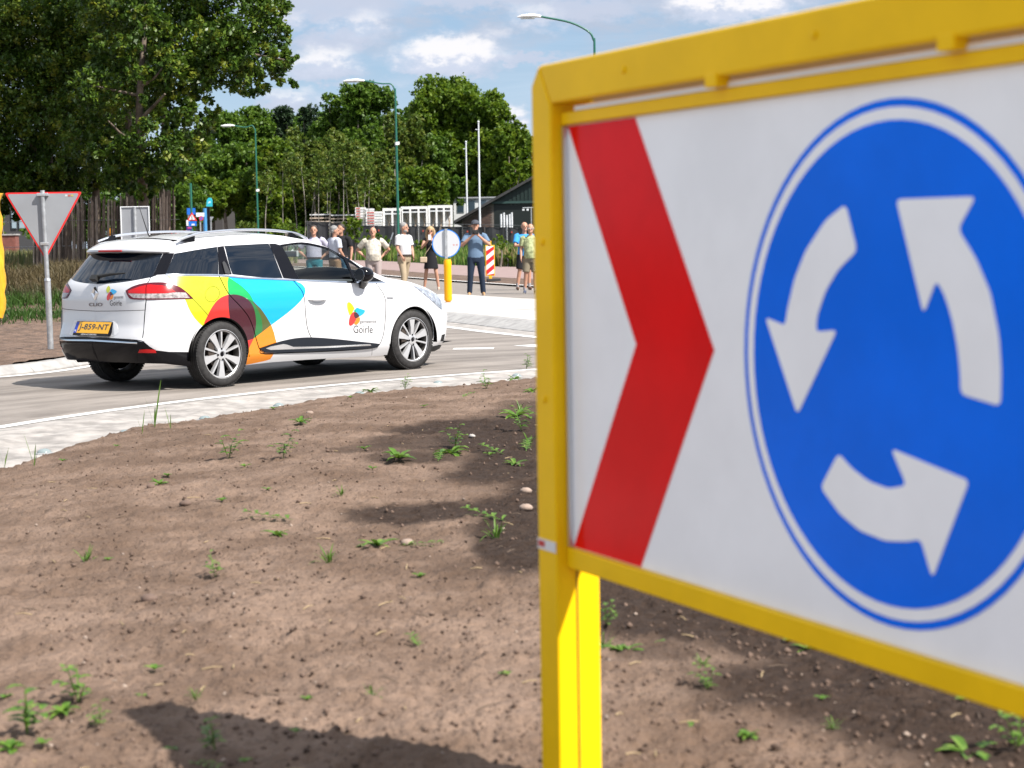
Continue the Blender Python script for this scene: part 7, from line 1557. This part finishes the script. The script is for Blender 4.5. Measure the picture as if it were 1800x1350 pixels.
# --- weeds on the soil
LM_WEED = leaf_mat('weed_leaf', [(.045, .105, .014), (.090, .185, .020), (.17, .26, .04)], .45, .3)
def weed_mesh(kind, seed):
    rng = np.random.default_rng(seed); V = []; F = []
    def leaf(base, dirv, L, wd, droop):
        d = np.array(dirv) / np.linalg.norm(dirv); s_ = np.cross(d, (0, 0, 1)); s_ /= np.linalg.norm(s_) + 1e-9; n = 5; o_ = len(V)
        for j in range(n):
            t_ = j / (n - 1); c = np.array(base) + d * L * t_ + np.array((0, 0, -droop * L * t_ * t_)); ww = wd * math.sin(math.pi * (.10 + .86 * t_)) * .5
            V.extend([tuple(c - s_ * ww + (0, 0, ww * .35)), tuple(c), tuple(c + s_ * ww + (0, 0, ww * .35))])
        for j in range(n - 1):
            a = o_ + j * 3; F.extend([(a, a + 1, a + 4, a + 3), (a + 1, a + 2, a + 5, a + 4)])
    if kind == 'rosette':
        for k in range(9): a = k * 2.4 + rng.uniform(-.3, .3); leaf((0, 0, .008), (math.cos(a), math.sin(a), rng.uniform(.25, 1.0)), rng.uniform(.06, .12), rng.uniform(.022, .036), rng.uniform(.2, .6))
    elif kind == 'stalk':
        for q in range(4):
            a0 = rng.random() * 6.28; top = np.array((math.cos(a0) * .05, math.sin(a0) * .05, rng.uniform(.07, .15)))
            leaf((0, 0, 0), top, np.linalg.norm(top), .006, 0)
            for k in range(5): a = k * 2.4 + rng.random(); leaf(top * (.35 + .16 * k), (math.cos(a), math.sin(a), .35), rng.uniform(.03, .065), rng.uniform(.018, .030), .3)
    elif kind == 'tuft':
        for k in range(16): a = rng.random() * 6.28; leaf((rng.normal() * .008, rng.normal() * .008, 0), (math.cos(a) * .6, math.sin(a) * .6, rng.uniform(.5, 1.4)), rng.uniform(.07, .15), .007, rng.uniform(.2, .7))
    elif kind == 'sprig':
        for k in range(4): a = k * 1.57 + rng.uniform(-.4, .4); leaf((0, 0, .01), (math.cos(a), math.sin(a), .7), rng.uniform(.035, .06), rng.uniform(.018, .028), .3)
    elif kind == 'runner':
        a0 = rng.random() * 6.28; dv = np.array((math.cos(a0), math.sin(a0), .10)); leaf((0, 0, .01), dv, .26, .008, .1)
        for k in range(9): a = a0 + (1 if k % 2 else -1) * rng.uniform(.6, 1.2); leaf(dv * (.03 + .026 * k) + (0, 0, .012), (math.cos(a), math.sin(a), .5), rng.uniform(.035, .06), rng.uniform(.014, .024), .3)
    elif kind == 'blade':
        for a, L in ((.3, .30), (2.6, .22), (4.2, .14)): leaf((0, 0, 0), (math.cos(a) * .25, math.sin(a) * .25, 1), L, .010, .12)
    me = bpy.data.meshes.new(kind); me.from_pydata(V, [], F); me.materials.append(LM_WEED); me.polygons.foreach_set('use_smooth', [True] * len(F))
    a_ = me.attributes.new('tint', 'FLOAT', 'FACE'); a_.data.foreach_set('value', np.clip(rng.normal(.5, .25, len(F)), 0, 1).astype(np.float32)); return me
WK = {k: [weed_mesh(k, 10 * i + j) for j in range(3)] for i, k in enumerate(('rosette', 'stalk', 'tuft', 'sprig', 'runner', 'blade'))}
WP = [(793, 800, 'rosette', 1.9, 'broad leaved weed on the wet soil in front of the car wheel'), (800, 788, 'stalk', 1.5, None), (908, 735, 'rosette', 2.2, 'largest leafy weed beside the yellow post'), (918, 728, 'tuft', 1.6, None), (918, 757, 'stalk', 1.6, None), (700, 808, 'rosette', 1.8, 'dark leaved weed at the tip of the wet soil patch'), (498, 806, 'stalk', 1.5, None), (402, 806, 'stalk', 1.7, 'upright weed in the dry soil below the rear wheel'),
      (528, 744, 'rosette', 1.4, None), (655, 826, 'sprig', 1.2, None), (640, 792, 'sprig', 1.6, None), (430, 822, 'sprig', 1.2, None), (892, 920, 'runner', 1.6, None), (872, 945, 'tuft', 1.4, None), (517, 916, 'runner', 1.4, None), (488, 942, 'rosette', 1.1, None), (578, 990, 'tuft', 1.2, None), (738, 1015, 'sprig', 1.3, None), (378, 1012, 'stalk', 1.1, None), (390, 882, 'sprig', 1.2, None), (664, 962, 'rosette', 1.3, None), (700, 960, 'runner', 1.1, None), (152, 988, 'tuft', 1.1, None), (190, 985, 'sprig', .8, None),
      (272, 1180, 'sprig', 1.6, 'two leaved seedling left of the sign shadow tip'), (138, 1236, 'stalk', 1.6, 'bushy weed on the bare soil at the picture corner, upper one'), (110, 1255, 'rosette', 1.2, None), (48, 1290, 'stalk', 1.7, 'bushy weed on the bare soil at the picture corner, lower one'), (20, 1318, 'rosette', 1.3, None), (75, 1310, 'sprig', 1.2, None), (172, 1278, 'stalk', .8, None), (8, 1228, 'sprig', 1.1, None), (738, 1140, 'runner', 1.0, None), (890, 1188, 'sprig', 1.1, None), (655, 1225, 'tuft', .9, None), (540, 1230, 'sprig', .9, None),
      (1098, 1148, 'rosette', 1.5, 'leafy weed in front of the yellow leg'), (1060, 1140, 'tuft', 1.2, None), (1065, 1102, 'stalk', 1.1, None), (1160, 1132, 'sprig', 1.0, None), (1245, 1212, 'stalk', 1.0, None), (1235, 1168, 'tuft', .8, None), (1222, 1282, 'sprig', 1.2, None), (1315, 1294, 'rosette', .9, None), (1384, 1128, 'sprig', 1.0, None), (1420, 1142, 'rosette', 1.0, None), (1445, 1230, 'sprig', 1.0, None), (1466, 1282, 'tuft', .8, None), (1700, 1330, 'rosette', 1.6, 'leafy weed at the bottom corner under the board'), (1788, 1318, 'stalk', 1.3, None), (1690, 1232, 'sprig', 1.0, None), (1770, 1262, 'sprig', .9, None), (1318, 1255, 'sprig', .8, None),
      (345, 1228, 'tuft', .8, None), (250, 1226, 'sprig', .9, None), (295, 838, 'sprig', 1.2, None), (280, 852, 'rosette', 1.0, None), (855, 684, 'stalk', 1.5, None), (905, 668, 'rosette', 1.5, None), (925, 664, 'stalk', 1.6, None), (652, 690, 'rosette', 1.6, None), (712, 684, 'stalk', 1.4, None), (935, 690, 'rosette', 1.4, None), (272, 752, 'blade', 1.9, 'tallest grass blade at the edge of the concrete strip'), (250, 762, 'blade', .9, None), (300, 755, 'blade', .9, None), (60, 820, 'blade', 1.1, None), (110, 812, 'sprig', 1.2, None), (8, 822, 'blade', 1.0, None), (885, 800, 'runner', 1.5, None), (925, 795, 'runner', 1.6, None), (862, 802, 'sprig', 1.4, None), (905, 818, 'rosette', 1.2, None), (930, 780, 'tuft', 1.2, None), (378, 1318, 'stalk', 1.1, None), (300, 1322, 'sprig', 1.2, None), (335, 1340, 'runner', 1.0, None), (430, 1340, 'sprig', .9, None), (520, 1288, 'sprig', 1.0, None), (770, 812, 'runner', 1.2, None), (480, 720, 'sprig', 1.4, None), (470, 862, 'sprig', 1.0, None), (600, 870, 'tuft', .8, None), (810, 700, 'runner', 1.2, None), (745, 716, 'sprig', 1.3, None), (205, 786, 'sprig', 1.1, None), (616, 700, 'sprig', 1.2, None)]
KN = {'rosette': 'small leafy rosette weed', 'stalk': 'small upright leafy weed', 'tuft': 'small tuft of grass', 'sprig': 'tiny green seedling', 'runner': 'trailing green weed', 'blade': 'thin grass blades'}
def zone(u, v):
    if u > 1040: return 'in the soil under the board'
    if v > 1260 and 230 < u < 700: return 'inside the shadow of the board'
    if v > 1170 and u < 300: return 'in the dry soil at the bottom corner'
    if v < 700 and u > 600 or (u < 330 and v < 800) or (u < 130 and v < 840) or (480 <= u < 640 and v < 722): return 'at the edge of the concrete strip'
    if u > 680 and v < 1000: return 'on the wet soil beside the yellow post'
    if v < 880: return 'on the dry soil just below the car'
    return 'on the open dry soil'
groups = {}
for i, (u, v, k, s, lab) in enumerate(WP):
    if not lab: groups.setdefault((k, zone(u, v)), []).append((u, i))
WL = {}
ORD = ['leftmost', 'second from left', 'third from left', 'fourth from left', 'fifth from left', 'sixth from left', 'seventh from left', 'eighth from left', 'ninth from left', 'tenth from left']
for (k, zn), l in groups.items():
    l.sort()
    for j, (u, i) in enumerate(l): WL[i] = KN[k] + ' ' + zn + ('' if len(l) == 1 else ', ' + ('rightmost' if j == len(l) - 1 and j > 1 else ORD[min(j, 9)]))
KG = {'rosette': 'rosette weeds', 'stalk': 'upright weeds', 'tuft': 'grass tufts', 'sprig': 'seedlings', 'runner': 'trailing weeds', 'blade': 'grass blades'}
for i, (u, v, k, s, lab) in enumerate(WP):
    p = gnd(u, v, .19 if v > 850 else .12)
    for _ in range(4): p = gnd(u, v, float(soil_z(p[0], p[1])))
    o = link('weed' if k not in ('tuft', 'blade') else 'grass_tuft', WK[k][i % 3], None, (p[0], p[1], max(p[2], .0) - .004)); o.rotation_euler = (0, 0, RNG.random() * 6.28); o.scale = (s * (.52 if v > 1000 else .68),) * 3
    tag(o, lab or WL[i], 'weed' if k not in ('tuft', 'blade') else 'grass tuft', KG[k] + ' on the soil')
# some stones and bits lying on top
for u, v, r, lab in ((716, 958, .028, 'pale stone on the dark wet soil'), (925, 866, .028, 'stone beside the yellow post'), (545, 728, .03, 'small pinkish stone near the concrete strip'), (830, 768, .020, 'small white bit of rubble on the wet soil'), (265, 858, .024, 'dark clod below the road stud row'), (325, 888, .025, 'brown clod on the dry soil'), (925, 896, .03, 'flat stone at the foot of the yellow post'), (262, 1058, .03, 'dark clod on the open soil')):
    p = gnd(u, v, .18)
    for _ in range(4): p = gnd(u, v, float(soil_z(p[0], p[1])))
    m = MB().ball((0, 0, 0), (r, r * .7, r * .55), 9, 6); rg_ = np.random.default_rng(int(u)); m.V = [tuple(np.array(q) * (1 + .35 * (rg_.random(3) - .5))) for q in m.V]
    c = (.13, .085, .065) if 'clod' in lab else ((.42, .39, .36) if 'white' in lab else (.27, .20, .16)); tag(m.build('stone' if 'clod' not in lab else 'soil_clod', mat('stone_%d' % round(c[0] * 100), c, .85, var=.2, vscale=20), None, 70, loc=(p[0], p[1], p[2] + r * .3)), lab, 'stone' if 'clod' not in lab else 'clod')

def debris():
    n = 260; rng = np.random.default_rng(3); y = 3.4 * np.exp(rng.random(n) * math.log(4.6)); x = (rng.random(n) - .5) * y * .6; k = soil_d(x, y) > .05; x, y = x[k], y[k]; m = MB()
    for a, b_ in zip(x, y):
        t_ = rng.random() * 3.14; L = rng.uniform(.015, .06); z = float(soil_z(a, b_)) + .004; d = np.array((math.cos(t_), math.sin(t_), rng.uniform(-.1, .25)))
        m.tube([(a, b_, z), tuple(np.array((a, b_, z)) + d * L * .5 + (0, 0, .003)), tuple(np.array((a, b_, z)) + d * L)], [.0022, .002, .0012], 4, mi=int(rng.integers(2)))
    tag(m.build('plant_debris', [mat('straw', (.30, .22, .12), .8), mat('dead_twig', (.10, .07, .05), .9)]), kind='stuff')
debris()
